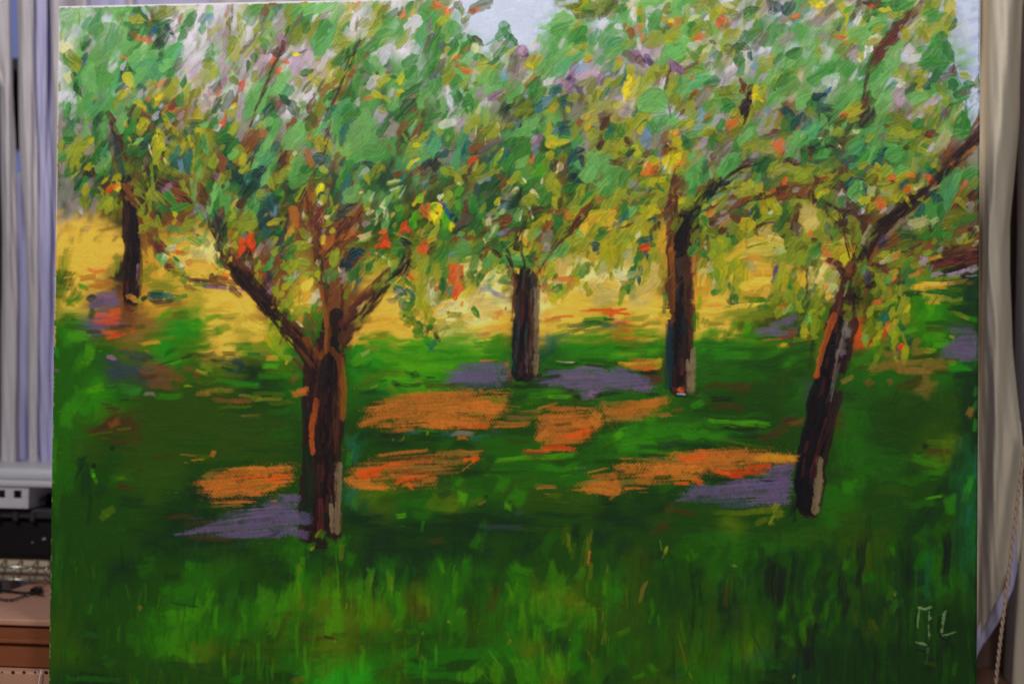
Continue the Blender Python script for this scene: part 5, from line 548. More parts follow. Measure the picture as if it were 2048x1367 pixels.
y3 74 20 18 8 85;y3 72 12 12 9 80;y3 70 34 20 8 85;y3 64 44 16 6 20;y3 72 46 14 6 80;m3 76 24 12 5 85;y3 58 62 12 9 85 s;y3 70 60 14 9 85 s;y3 70 70 12 9 85 s;y3 59 72 10 7 85;g2 60 42 10 5 20;pu 80 32 14 5 75;dn 81 34 8 4 80;r2 72 38 12 4 30;r1 62 22 10 8 60;bk 66 52 26 14 85 s;r4 58 52 20 10 80 s
r2 66 84 16 10 70 s;ta 60 90 14 7 80 s;r2 64 94 14 6 80 s;tb 54 104 14 8 80 s;mv 54 110 12 5 10 s;r1 90 16 10 8 60;y3 92 12 16 6 20;y2 98 10 18 6 10;cr 96 18 12 5 0 s;l1 104 16 10 5 20;o4 110 10 8 6 60;r2 96 22 24 5 0;r1 104 26 26 5 5;r3 98 28 20 6 10;y2 84 26 14 3 -30;y3 92 28 14 4 -20;dn 104 6 6 3 60
y3 108 18 16 4 30;r3 110 33 14 8 60;y2 106 28 10 4 10;o4 106 34 6 4 60;y2 96 34 16 7 30;m1 100 36 10 5 70;y2 94 40 14 8 -60;y3 90 46 16 5 85;y2 87 44 12 5 80;y3 94 56 14 8 60;y2 98 46 14 8 80;o3 102 48 14 5 85 s;y2 100 56 16 10 80;y1 106 56 12 5 80;y3 86 38 10 4 70;r4 82 42 10 6 30
y3 116 16 12 9 -60;g1 120 24 16 9 80;g2 122 30 18 10 80;y3 114 18 10 6 60;g1 124 36 16 7 80;r4 116 38 10 6 20;m2 120 36 10 6 70;o4 128 30 16 4 20 s;o4 134 26 14 4 20 s;y3 140 22 14 4 80;lm 143 20 8 3 60;g1 144 26 10 4 80;r3 148 22 16 8 85 s;r1 132 14 14 4 30;pk 138 16 12 8 80 s;r3 154 20 16 7 20 s;pk 150 30 14 4 20 s;o4 146 14 10 4 20 s
y3 132 4 14 5 40;g1 146 8 20 5 10;g2 150 4 14 6 30;y2 142 8 12 4 20;ta 154 4 8 4 60;r3 170 16 30 7 15;r3 184 12 24 8 20;r2 172 8 30 5 10;r4 172 24 30 6 15 s;ta 176 28 36 5 15 s;pk 188 24 16 5 20 s;pk 170 28 24 3 15 s;r4 180 30 12 5 20;g4 184 32 20 5 0 s
i 126 44 40 4 6 s;m 140 42 36 5 5 s;k 150 40 40 4 3 s;m 134 46 26 5 0 s;i 160 34 30 4 8 s;m 150 44 26 4 5 s;x 170 38 26 5 8 s;b 126 50 34 6 0 s;g3 140 49 44 3 -2 s;g3 158 52 36 3 -8 s;g3 158 46 26 2 -2 s;h 170 46 20 4 -5 s;j 146 54 30 6 -5 s;m 146 59 20 4 0 s;i 156 54 20 5 -10 s;i 170 56 16 4 10 s;h 168 60 18 4 10 s;o4 185 39 7 3 30
g4 186 50 24 14 88 s;g4 188 40 14 12 88 s;g4 180 64 36 5 -2 s;g4 186 68 26 5 -3 s;g4 170 66 26 3 -5 s;g4 188 58 20 10 0 s;e 136 60 30 9 60 s;e 150 66 34 12 0 s;f 140 70 30 10 60 s;e 150 74 36 8 0 s;e 130 72 16 14 80 s;b 118 50 20 7 0 s;d 120 58 20 6 20 s;i 176 72 18 4 -20 s;h 170 70 16 4 -10 s;g 188 76 14 6 -20 s
o1 92 58 16 4 25;o1 93 61 12 4 -60;y2 98 62 14 10 30;yl 100 60 12 6 20;y2 112 46 10 6 80;g2 104 67 16 5 70;g2 100 70 18 8 65;t1 98 75 14 7 60;g2 110 63 10 6 30;g3 111 68 8 6 60;y1 105 70 14 4 80;y2 116 66 22 11 85 r;y2 119 76 18 7 85;y1 120 64 10 5 60;g2 111 76 10 7 60
y3 86 70 14 10 60 b;y2 84 68 10 7 70;y3 88 78 16 8 80;y3 90 86 18 10 70;y3 84 80 12 6 70;y2 92 82 10 6 60;y2 78 94 18 9 75 b;y3 80 86 12 8 50 b;m1 76 94 12 4 75;r1 84 96 14 3 60;y3 86 90 12 7 70;y3 94 88 10 6 80;y3 90 94 18 4 60;y1 88 98 14 4 60;o2 85 101 8 3 70;yl 88 102 14 6 40;y1 94 90 10 5 60
o2 99 86 14 5 80;o2 98 93 9 5 80;o1 100 82 8 4 70;o4 102 84 10 5 60;y1 108 80 8 4 30;ye 106 82 10 4 60;g1 112 84 14 6 80;g2 116 90 16 7 -70;g3 120 96 14 6 -70;t2 117 88 8 5 80;t2 122 98 8 5 -75;y2 110 88 12 5 -70;y2 104 92 22 6 80 r;y1 107 100 20 6 -85;yl 105 96 12 5 80;y2 108 110 18 5 -75;y2 110 118 10 3 -50
g3 100 102 18 5 -80;g3 112 110 18 5 -85;t2 111 104 10 4 80;o2 117 105 8 6 20;o2 114 103 6 4 50;y2 117 114 18 6 85 b;y1 117 112 12 3 85;y2 118 100 12 3 -70;y3 96 100 12 6 60;yl 92 110 20 8 50 s;yl 90 114 12 6 60 s;y3 84 106 20 4 0 s;g1 80 110 20 8 20 s;f 124 88 18 6 20 s;h 124 94 16 4 20 s;e 88 106 16 6 10 s
vi 178 88 34 6 -2 s;vi 182 96 28 8 0 s;vi 176 104 34 8 0 s;vi 182 112 26 8 -5 s;vi 174 98 20 6 0 s;vi 180 118 16 4 -10 s;v 174 82 36 5 -5 s;b 150 80 40 6 -3 s;f 148 94 28 10 10 s;f 154 102 26 10 0 s;e 142 98 20 10 60 s;y2 146 108 12 5 10;yl 144 110 8 4 0;y2 166 94 3 4 60;x 130 100 16 6 50 s;t 150 86 26 5 0 s
x 134 108 26 8 0 s;x 120 120 50 8 0 s;t 140 114 40 6 0 s;x 104 112 26 8 10 s;n 150 126 30 5 0 s;h 100 120 20 8 10 s;d 70 112 22 8 60 s;d 64 126 16 12 85 s;d 84 124 26 12 30 s;t 160 118 36 6 0 s;a 150 130 40 6 0 s;x 130 128 40 6 0 s;g 170 122 20 4 5 s;r 180 122 24 4 0 s;g 176 128 26 3 5 s;g4 180 132 30 8 0 s;i 166 120 8 3 0
@90 740 3.413
v 50 2 14 10 60 s;n 84 4 40 8 -2 s;n 80 10 30 9 0 s;t 70 4 20 6 0 s;r1 104 4 8 5 20 s;g1 58 13 22 6 0 s;g1 62 15 16 5 10 s;e 40 16 26 6 0 s;e 20 20 26 10 60 s;e 16 32 24 12 85 s;d 28 30 22 12 70 s;pk 72 17 14 3 3 s;t 62 20 12 2 0 s;s 54 20 10 1.5 5 s;e 84 18 24 5 5 s;yl 98 11 6 1.5 -10;a 42 23 10 1.2 -5;f 34 12 20 5 10 s
h 110 8 40 5 0 s;e 136 10 30 4 0 s;g 130 8 40 3 -3 s;e 160 4 40 6 0 s;h 120 14 26 5 0 s;x 108 16 14 3 5 s;x 118 14 30 3 2 s;n 124 21 24 3 -3 s;n 134 21 20 3 0 s;i 140 18 26 2.5 -5 s;h 152 16 30 3 0 s;i 150 20 24 2.5 5 s;h 160 22 24 4 5 s;h 130 25 30 2 3 s;d 160 28 26 5 0 s;o4 174 16 14 5 10 s;o4 176 14 10 4 20 s;n 170 6 10 6 60 s;x 140 31 16 2 0 s
r2 46 27 14 5 0 s;r2 44 36 18 5 20 s;r2 38 40 18 3 20 s;n 48 36 14 5 20 s;t 46 32 12 5 60 s;r2 32 42 10 2 10 s;h 38 43 20 1 8 s;h 54 40 16 2 5 s;a 58 30 20 5 20 s;a 52 44 20 3 0 s;d 34 36 14 6 20 s;e 28 24 16 8 40 s
b 54 52 26 4 -10 s;t 50 50 12 3 0 s;s 46 53 5 3 50 s;t 80 59 20 1.5 4 s;x 98 58 16 1.2 -5 s;h 108 59 14 3 0 s;o 115 57 7 4 60 s;o4 104 61 12 1 5 s;x 116 56 6 1.5 20 s;b 110 66 50 5 2 s;b 130 62 40 4 0 s;b 100 50 60 8 0 s;a 120 44 60 10 0 s;a 90 38 60 8 0 s;a 150 40 50 8 0 s;a 130 32 60 6 0 s;d 160 44 26 10 20 s;b 150 54 50 6 0 s
o 134 70 54 5 5 s;o 120 76 34 5 6 s;o 130 80 50 6 4 s;o 150 68 36 5 4 s;o4 130 84 46 3.5 2 s;o4 118 80 24 4 6 s;o 146 78 40 6 4 s;p 160 73 20 4 8 s;p 156 76 20 3 6 s;p 140 73 30 2 6 s;o4 150 82 30 3 10 s;o4 156 67 30 2 0 s;o4 136 67 30 2 4 s;o4 128 90 36 1.5 2 s;h 152 79 16 4 20 s;x 112 72 14 6 30 s;o4 156 89 6 1.5 0 s;x 124 92 30 2 4 s
g4 24 64 14 6 70 s;g4 28 76 30 10 85 s;g4 20 72 24 5 60 s;c 30 96 30 4 88 s;c 38 82 14 8 60 s;s 33 65 3.5 3.5 0 b;e 32 69 6 4 80 s;e 34 74 8 3 -60 s;f 33 72 4 2 80;c 26 60 8 2 30 s;c 22 62 10 1.5 70 s;d 16 76 26 8 85 s;d 8 80 60 7 88 s;e 6 60 40 4 88 s;d 14 56 40 8 85 s;d 50 74 20 8 20 s;h 52 74 10 3 10 s;t 54 80 14 6 0 s
a 74 70 30 10 5 s;a 84 78 30 8 0 s;h 44 96 14 6 30 s;h 40 100 10 6 50 s;c 60 90 30 8 0 s;c 76 96 40 8 0 s;c 90 90 26 5 0 s;c 84 104 40 8 0 s;c 70 110 40 8 0 s;c 100 98 26 6 5 s;t 104 104 30 4 6 s;t 92 100 26 4 5 s;b 60 100 30 8 10 s;b 46 110 26 8 20 s;b 110 92 30 5 5 s
vi 156 98 44 7 8 s;vi 150 104 60 6 8 s;vi 130 107 60 5 7 s;vi 112 108 40 4 10 s;vi 96 111 20 1.8 8 s;vi 160 92 30 6 10 s;vi 168 88 16 5 5 s;vi 164 110 26 5 0 s;vi 140 112 50 4 2 s;vi 172 100 12 20 85 s;vi 120 104 30 2 12 s;v 104 101 16 1 6 s;v 130 97 30 2 10 s;vi 176 112 8 8 80 s;s 156 112 10 2 30 s;v 158 109 14 3 5 s;mv 140 100 40 1.5 9 s;mv 150 94 24 1.5 9 s
c 120 116 40 4 0 s;t 110 114 30 3 0 s;b 120 122 50 7 0 s;b 100 124 30 8 0 s;c 134 124 30 6 10 s;b 150 118 30 5 0 s;s 174 117 8 4 60 s;d 150 128 30 8 80 s;e 174 122 16 6 70 s;e 182 120 8 4 50;yl 183 121 5 1.5 50;f 176 130 10 4 80 s;f 190 112 10 4 60 s;e 196 118 12 10 70 s;yl 187 111 7 1.5 55;e 200 124 14 6 80 s;e 98 132 8 5 60 s;b 86 118 26 6 0 s
@680 700 3.413
f 12 6 16 8 30 s;l1 18 2 10 3 20 s;f 40 6 60 8 0 s;f 60 12 60 7 0 s;e 80 6 50 6 0 s;f 90 3 40 4 0 s;h 30 16 40 8 5 s;f 40 20 30 6 0 s;e 60 18 40 5 5 s;h 20 22 24 6 10 s;f 100 3 2 10 85 s;o 102 7 14 1.2 3
vi 94 10 34 3 5 s;vi 92 14 44 4 3 s;vi 96 18 50 5 4 s;vi 88 18 30 4 0 s;vi 80 21 22 2 5 s;vi 100 22 30 5 -5 s;v 92 24 26 4 0 s;vi 108 12 16 5 10 s;v 104 24 12 5 20 s;g4 52 17 10 4 0 s;g4 50 15 7 2 20 s;g4 30 21 8 2 10 s;g4 38 23 10 4 -20 s;g4 46 24 24 3 5 s;g4 62 22 20 4 0 s;g4 62 19 8 2 5 s;yl 24 25 10 1.5 20 s;y3 36 26 12 2 -20 s;y3 54 21 10 2 10 s;t 68 24 26 3 5 s;r 26 29 22 4 0 s;c 20 28 20 4 5 s
vi 160 14 50 4 5 s;vi 170 18 60 5 0 s;vi 150 21 40 4 0 s;vi 180 22 50 6 -5 s;vi 190 18 40 6 -5 s;vi 166 26 34 4 0 s;vi 170 31 14 4 20 s;mv 164 18 30 3 0 s;mv 168 12 20 2 0 s;mv 172 30 10 3 20;s 142 19 20 3 10 s;s 136 24 20 3 0 s;s 130 21 16 4 0 s;s 184 29 22 4 10 s;s 176 31 8 4 20 s;g4 176 11 20 2 -3 s;g4 160 9 24 1.5 -2 s;cr 154 8.2 10 .8 -3;s 156 27 10 2 -10 s;s 162 32 6 3 -30 s;c 114 24 16 5 0 s;s 122 25 14 4 5 s;t 117 20 10 6 60 s;n 116 16 6 4 30 s
y 200 10 16 5 0 s;o 202 8 10 2 10;m 196 9 16 2 -5 s;a 186 10 20 2 0 s;e 170 4 50 6 0 s;e 190 6 30 4 0 s;f 196 3 24 4 0 s;d 150 6 20 8 30 s;e 140 30 30 5 5 s;e 146 28 26 4 0 s;f 150 32 20 3 0 s;d 130 34 20 4 -5 s;b 120 34 20 6 30 s;d 152 35 20 3 0 s;d 190 32 24 2 5 s
o 70 30 60 4 2 s;o 50 34 50 6 6 s;o 80 38 70 9 -2 s;o 90 34 60 6 -3 s;o 40 42 50 6 10 s;o 60 46 60 6 3 s;o 80 48 60 6 -3 s;o 30 46 40 4 12 s;o4 90 42 50 5 -4 s;o4 98 38 34 5 -3 s;p 90 52 26 3 3 s;o4 76 50 40 4 -3 s;o 20 50 22 3 10 s;o 44 54 20 3 -5 s;o4 66 52 30 3 0 s;y3 108 34 14 4 5 s;y3 104 33 20 2 0 s;o4 104 42 18 3 5 s;o4 110 29 20 1.2 -3 s;b 84 43 16 1 -5 s;h 94 44 12 1.5 -10 s;o4 50 30 34 1.5 5 s;o4 30 38 24 2 15 s
o 118 50 34 3 0 s;o4 116 52 30 1.5 3 s;x 124 46 30 4 3 s;x 130 42 24 3 5 s;b 120 43 30 3 0 s;o 152 40 30 3 0 s;o4 150 46 40 5 4 s;o 158 50 50 6 5 s;o4 166 50 34 5 6 s;o 146 54 30 5 8 s;o4 150 58 36 5 6 s;p 158 59 30 5 10 s;p 162 56 26 3 15 s;o4 176 46 16 8 60 s;o 150 62 30 4 5 s;p 148 67 26 3 0 s;o2 148 66 20 2.5 0 s;p 134 69 24 2.5 3 s;o4 142 38 20 1.5 15 s;o4 168 40 20 1.5 0 s;b 152 50 14 2 3 s;o4 138 58 12 4 30 s;r1 132 70 20 2 0 s
o 190 42 26 8 0 s;o 196 38 26 6 5 s;x 200 46 18 4 0 s;x 184 36 20 4 5 s;x 190 47 26 2 3 s;e 196 56 26 8 20 s;e 184 60 20 8 20 s;f 190 58 12 5 30 s;d 176 66 34 8 30 s;e 196 66 20 9 10 s;f 120 74 30 3 4 s;h 136 73 36 4 4 s;f 150 72 30 4 5 s;h 114 76 16 2 5 s;d 120 80 50 5 0 s;e 150 80 50 6 3 s;d 170 74 40 5 5 s;b 110 83 50 2 0 s
t1 50 56 16 3 0 s;g1 60 55 20 2 0 s;t1 74 57 16 4 -10 s;ta 84 57 20 4 0 s;o 84 60 10 3 5 s;t1 92 60 14 4 0 s;t1 98 59 12 3 0 s;r 66 60 16 3 -5 s;b 84 64 20 3 -8 s;c 60 60 30 4 0 s;c 20 58 30 8 0 s;s 34 58 20 4 5 s;y2 43 60 4 1 60;y2 60 56.5 3 1.2 60;y2 36 61 2 .8 60;y2 42 61 5 .6 40;c 34 64 30 5 0 s;d 72 64 20 6 20 s;v 106 56 16 4 0 s;d 106 64 34 8 0 s;a 120 62 20 6 0 s
t1 8 62 18 8 80 s;t1 10 70 20 7 70 s;g1 6 74 14 5 80 s;r 16 66 20 6 60 s;t1 8 100 16 8 80 s;g1 10 104 14 5 80 s;r 16 106 14 6 70 s
o 40 70 40 2 8 s;o 50 76 50 3 3 s;o 30 80 46 4 5 s;o4 20 84 30 4 5 s;p 22 82 26 5 8 s;p 20 86 22 5 6 s;o2 24 83 18 2.5 12 s;p 34 78 14 2 10 s;o4 20 92 34 4 0 s;o4 24 94 26 3 -3 s;o4 14 90 22 4 0 s;o 46 86 34 3 0 s;o4 50 92 20 2 0 s;p 46 88 20 3 10 s;p 54 86 20 1.2 5 s;o 62 88 14 4 5 s;x 60 80 30 3 -3 s;x 74 76 26 3 3 s;x 80 70 40 4 2 s;p 88 74 12 3 20 s;p 92 74 6 3 30 s;o 90 69 20 1.2 3 s;o4 86 80 12 .8 40 s;n 70 84 26 2 5 s;t 40 74 20 2 5 s;o4 6 88 8 4 20 s;p 48 93 8 2 -50 s
o 180 86 24 4 10 s;o 176 92 30 6 4 s;o4 180 90 24 4 8 s;o4 178 96 26 4 0 s;o 186 94 14 8 60 s;x 170 90 26 3 10 s;o4 164 95 14 1.2 5 s;o 200 82 16 2 8 s;o4 192 78 14 1 25 s;o4 176 82 20 1.2 15 s;o4 196 74 14 1.2 2 s;v 166 81 12 1.5 0 s;o4 140 94 14 1.5 3 s;x 140 93 18 3 0 s;x 196 90 20 4 8 s;o 200 94 14 2 3 s;x 186 99 10 2 60 s;b 184 76 30 3 3 s;d 160 88 26 8 10 s
d 80 92 16 10 70 s;e 82 90 10 6 70 s;h 62 104 16 8 50 s;h 80 104 26 6 40 s;h 70 108 24 4 0 s;f 84 100 14 8 60 s;c 72 98 14 6 30 s;s 100 100 4 3 0 s;x 98 104 10 1.5 30 s;h 94 104 18 5 10 s;e 110 92 12 12 80 s;e 122 100 18 10 60 s;f 116 106 10 6 70 s;d 130 92 24 6 10 s;a 140 104 30 5 3 s;h 146 99 16 4 0 s;a 160 102 34 4 0 s;a 170 108 40 5 0 s;b 100 92 14 10 70 s;c 90 84 20 5 0 s;b 100 78 20 8 60 s;a 34 102 24 7 20 s;b 50 98 20 8 20 s;d 30 100 16 4 30 s
f 42 113 10 4 10 s;d 56 112 20 5 0 s;c 20 114 40 6 0 s;c 90 114 60 7 0 s;v 122 111 10 4 20 s;c 120 116 60 5 0 s;c 150 112 50 4 0 s;b 160 118 60 6 0 s;h 155 126 16 3 75 s;y3 156 130 12 2 80 s;h 170 130 14 3 80 s;y3 171 126 10 2 80 s;e 56 120 8 2 80 s;c 160 126 14 6 80 s;b 60 124 60 8 0 s;b 20 124 30 6 0 s;e 4 130 12 8 80 s;d 96 128 30 8 80 s;c 176 128 14 10 80 s;b 196 124 20 8 0 s
@1270 700 2.926
vi 4 20 12 9 -10 s;mv 8 22 6 3 0 s;s 10 26 10 2 0 s;y 6 8 20 3 0 s;y1 14 8 5 4 60;o 6 10 20 3 0 s;s 8 13 12 2 0 s;r3 12 17 8 5 30 s;wh 27 25.5 5 1 0;o1 27 23 4 3 50;r3 28 22 4 2 60;u1 33 14 22 5 85 s;u1 32 22 8 5 85 s
o 6 32 20 5 8 s;o4 12 30 18 5 10 s;x 10 38 24 2 4 s;o 4 36 14 4 5 s;n 25 35 10 2 5 s;x 18 38 10 2 10 s;d 50 4 34 6 0 s;e 60 3 26 5 0 s;d 46 10 26 6 20 s;d 60 12 30 6 10 s;b 70 8 30 6 8 s;b 80 6 26 6 20 s;a 86 16 20 10 30 s
t 52 20 28 4 5 s;t 64 22 24 6 -10 s;s 50 28 16 3 0 s;t 54 32 24 5 0 s;b 70 30 24 6 0 s;d 38 30 14 8 50 s;e 36 32 10 4 40 s;b 90 22 16 10 60 s;d 60 38 40 3 0 s;b 46 36 30 3 0 s;d 46 42 50 4 3 s;f 56 42 40 2.5 -4 s;f 70 42 20 2 -4 s;e 30 44 50 4 3 s;e 20 48 40 5 2 s;e 40 50 50 5 2 s;d 60 47 40 4 0 s;t 90 42 14 6 10 s;n 94 42 10 4 20 s;r2 90 40 8 3 20 s
c 66 50 30 4 0 s;s 60 46 24 3 -2 s;b 80 54 26 6 0 s;t 78 50 20 5 10 s;t 86 47 18 6 20 s;c 30 55 40 3 0 s;c 12 57 26 4 0 s;b 50 55 30 3 0 s;v 20 55 10 1.5 5 s;h 60 54 30 1.5 -10 s;a 76 57 20 2 -8 s;c 10 62 20 3 0 s
o4 36 61 34 4 2 s;o 50 60 40 4 0 s;o 60 63 50 5 0 s;o 74 63 40 5 -1 s;y 86 62 20 4 -2 s;y 80 63 26 4 0 s;o4 40 65 40 5 3 s;o 30 66 40 4 5 s;p 34 63 20 3 8 s;o4 24 70 40 5 3 s;o 14 72 30 4 4 s;o4 30 75 24 4 0 s;p 28 78 14 2 0 s;p 37 77 8 3 -20 s;o 6 76 16 4 5 s;o 50 68 30 3 0 s;o2 58 71 24 3 4 s;o2 64 72 26 3 6 s;o2 72 68 16 3 10 s;o2 60 74 10 2 0 s;p 50 71 12 2 -10 s;y3 76 72 6 1.5 10 s;o 3 81 10 1 5 s;x 16 65 30 2 -2 s
c 46 75 20 5 -5 s;c 54 76 16 4 -5 s;s 60 77 8 1.5 5 s
vi 84 72 18 8 10 s;vi 70 78 44 5 3 s;vi 50 80 44 4 4 s;vi 64 84 50 4 0 s;vi 84 80 16 12 60 s;vi 40 83 26 4 5 s;vi 80 87 20 5 5 s;v 50 88 40 3 0 s;vi 30 87 16 1.5 12 s;v 60 91 30 3 -3 s;vi 86 68 12 4 10 s;s 76 76 8 1.2 0 s;mv 60 79 30 1.5 4 s;v 40 88 30 2 0 s
y3 66 95 30 3 5 s;h 60 95 30 3 0 s;y3 76 94 16 4 10 s;y2 80 99 8 2 60 s;y3 74 100 10 3 30 s;y2 82 92 8 4 60 s;y3 84 96 8 6 30 s;t 30 95 20 3 -10 s;t 20 92 10 5 30 s;d 20 80 20 5 10 s;b 12 88 20 8 20 s;a 16 98 24 10 20 s;t 16 103 10 5 20 s;b 40 100 30 8 0 s
d 126 20 14 20 80 s;e 132 6 14 6 20 s;e 140 3 14 4 10 s;i 140 7 14 3 60 s;d 140 14 20 6 20 s;x 150 10 30 6 0 s;x 164 12 30 5 0 s;x 170 22 16 10 60 s;x 176 8 20 6 0 s;n 137 19 6 5 40 s;n 150 19 6 3 30 s;x 124 17 10 3 30 s;t 160 20 20 6 20 s;a 180 30 16 20 80 s;a 184 44 12 16 85 s;d 138 28 14 16 80 s;b 150 30 20 14 60 s;b 160 40 40 16 30 s;d 130 40 16 20 80 s;b 150 50 40 10 0 s;d 120 56 40 8 85 s;d 126 60 24 14 80 s
vi 190 2 26 8 -5 s;g 190 10 16 3 5 s;h 184 7 12 2 0 s;r 196 8 10 4 0 s;c 194 18 12 16 85 s;c 192 30 12 10 88 s;c 196 44 14 14 88 s;r 192 60 30 10 88 s;c 188 66 16 8 85 s;g1 200 24 8 4 80 s;g1 200 32 10 3 60 s;g1 199 44 8 3 85 s;x 196 36 8 4 60 s;t1 200 66 26 2.5 88 s;g1 194 84 16 5 80 s;g 196 78 12 4 80 s;r 198 92 26 4 85 s;t1 196 96 16 3 80 s
h 176 54 14 3 -2 s;h 184 54 12 3 0 s;t 178 59 16 3 0 s;s 170 56 5 4 60 s;c 164 70 8 4 60 s;e 170 66 26 6 -10 s;d 150 66 30 10 -5 s;d 164 76 34 5 8 s;e 176 72 20 4 10 s;d 146 74 30 8 10 s;b 136 80 20 12 70 s;a 150 82 26 6 0 s;c 178 84 20 5 80 s;c 182 78 14 4 80 s;e 184 90 16 6 80 s;d 168 90 30 5 10 s;f 176 86 16 1.5 10 s;d 120 90 18 8 80 s;d 114 84 14 8 85 s;e 124 80 10 6 80 s
c 170 96 18 10 50 s;b 150 96 30 8 10 s;a 130 98 30 8 0 s;c 137 101 18 3 85 s;c 132 112 26 3 82 s;a 140 106 26 6 10 s;b 120 106 30 8 20 s;d 100 108 40 8 0 s;b 90 102 20 8 10 s;s 92 92 16 4 80 s;c 162 104 20 10 60 s;d 170 108 18 8 60 s;s 183 116 26 5 86 s;r 198 110 40 5 88 s;c 192 110 20 8 85 s;e 152 114 14 8 70 s;b 150 126 30 14 40 s;g 168 122 16 8 70 s;g1 170 126 10 6 70 s;e 176 126 16 5 70 s;c 160 120 20 8 -60 s
d 60 110 50 8 0 s;b 40 112 40 8 0 s;d 30 118 30 8 0 s;y2 18 117 5 1.5 75;e 32 115 8 4 30 s;d 80 114 26 8 30 s;c 73 122 20 5 85 s;c 91 118 14 4 85 s;c 80 128 16 12 85 s;c 94 126 14 3 88 s;b 50 124 20 10 60 s;d 60 126 20 8 80 s;b 20 130 26 8 80 s;cr 58 126 3 .8 -10;c 112 120 14 8 70 s;d 124 124 16 8 80 s;c 110 128 20 6 80 s;h 138 122 26 4 85 s;a 138 118 24 6 85 s;c 128 130 20 4 85 s
@90 1040 3.15
b 20 20 40 20 85 s;b 30 50 50 20 85 s;d 8 30 50 6 88 s;a 12 60 50 10 85 s;a 16 80 30 14 60 s;d 14 84 20 6 -30 s;c 40 40 30 10 80 s;c 30 70 30 12 70 s;b 60 20 30 10 0 s;c 50 30 26 8 10 s;d 66 24 10 3 10 s;g 92 29 8 8 75 s;e 90 34 10 5 70 s;d 88 36 12 8 60 s;c 80 36 14 5 10 s;g 101 40 5 4 80 s;e 76 44 12 6 20 s;e 86 44 20 8 30 s;d 64 30 20 8 20 s
e 100 46 26 8 60 s;f 104 50 22 6 80 s;g1 116 50 14 7 85 s;f 96 58 20 10 70 s;e 84 56 26 7 0 s;e 70 60 20 10 80 s;f 84 60 30 10 20 s;f 82 74 40 14 50 s;e 70 72 30 14 80 s;e 90 84 22 12 -50 s;f 92 88 14 5 -60 s;f 84 84 20 6 -20 s;e 100 72 20 14 60 s;e 110 66 18 10 60 s;d 112 60 20 12 80 s;c 88 53 26 1.5 -6 s;x 60 55 4 3 60 s;d 56 66 14 8 80 s;e 54 74 16 6 88 s;e 60 78 20 8 85 s
b 110 20 40 10 5 s;c 100 24 26 6 0 s;a 112 28 30 10 20 s;b 120 36 40 12 20 s;c 140 26 30 10 10 s;b 136 36 26 12 50 s;c 150 30 20 10 60 s;s 154 36 8 8 70 s;c 124 44 18 5 88 s;c 122 52 12 4 85 s;d 150 20 14 6 40 s;e 154 18 8 8 60 s;d 158 14 10 6 30 s;b 140 18 30 5 5 s;t 110 12 30 3 0 s
f 160 34 18 6 85 s;yl 160 30 10 3 80 s;yl 160 44 14 3 85 s;f 156 46 22 8 80 s;e 164 40 20 10 80 s;f 136 48 20 10 70 s;f 140 58 26 12 60 s;f 150 52 24 8 70 s;f 144 66 18 8 60 s;e 132 62 26 8 85 s;e 126 56 14 6 88 s;e 166 52 30 10 80 s;h 150 64 26 12 50 s;h 150 74 24 6 60 s;e 156 66 26 8 70 s;i 168 56 8 2 30 s;d 160 58 14 6 0 s;y2 168 18 4 1.5 40;yl 187 20 14 3 80 s;f 186 14 12 4 70 s;e 180 18 16 8 60 s;e 192 24 14 8 70 s;d 172 28 16 12 70 s;c 196 16 16 12 80 s
f 176 42 20 8 80 s;f 184 50 22 8 80 s;h 180 36 16 12 70 s;f 196 44 20 12 85 s;yl 193 50 14 1.2 88 s;y2 190 54 6 1 80 s;f 200 54 22 8 85 s;yl 202 60 14 3 85 s;f 184 64 24 10 85 s;g1 172 65 14 3 10 s;f 178 68 20 6 85 s;y2 183 75 6 2 80 s;h 196 72 20 8 85 s;a 186 72 16 3 0 s;t 170 74 30 4 4 s;a 160 78 40 5 5 s;a 150 82 40 4 4 s;s 180 74 12 2 -10 s;a 130 80 26 8 10 s;d 120 78 16 8 60 s;a 174 84 40 6 3 s
c 124 76 12 3 0 s;h 118 84 20 6 60 s;b 110 92 40 8 5 s;c 90 92 40 6 0 s;b 60 92 50 8 0 s;b 30 94 40 6 0 s;d 30 100 50 4 0 s;c 130 90 30 6 10 s;d 150 92 30 6 10 s;c 150 98 30 6 0 s;g 170 92 30 10 40 s;g 184 88 20 10 70 s;g 190 96 26 8 80 s;g1 172 89 10 3 20 s;y3 160 100 14 5 10 s;e 196 90 20 5 85 s;f 200 88 20 3 85 s;g 122 100 14 5 20 s;b 100 100 40 5 0 s;g1 38 86 6 6 60 s;g1 29 72 6 10 85 s;d 40 90 10 5 20 s
@720 1040 3.15
c 20 8 50 10 0 s;c 60 6 60 8 0 s;c 110 5 60 6 0 s;v 90 4 40 4 0 s;b 40 14 50 8 0 s;c 14 16 30 6 0 s;b 80 14 40 10 0 s;e 72 13 12 6 60 s;d 120 14 30 8 60 s;t 48 13 12 5 20 s;e 39 4 8 2 85 s;a 120 6 60 4 0 s;b 150 5 50 6 0 s;b 170 10 40 8 0 s;b 190 14 30 10 20 s;t 190 6 20 6 20 s
h 129 8 14 4 80 s;y3 132 14 14 2.5 -82 s;h 134 20 14 3 85 s;h 142 16 16 4 80 s;y3 143 20 20 3 85 s;o4 144 24 10 1.5 85 s;h 140 26 18 6 80 s;y3 145 32 14 3 85 s;h 156 34 14 3 85 s;y3 156 30 8 1.5 85 s;s 136 6 12 5 80 s;c 150 12 14 10 80 s;c 160 24 22 8 86 s;c 166 16 16 10 80 s;f 139 34 14 6 70 s
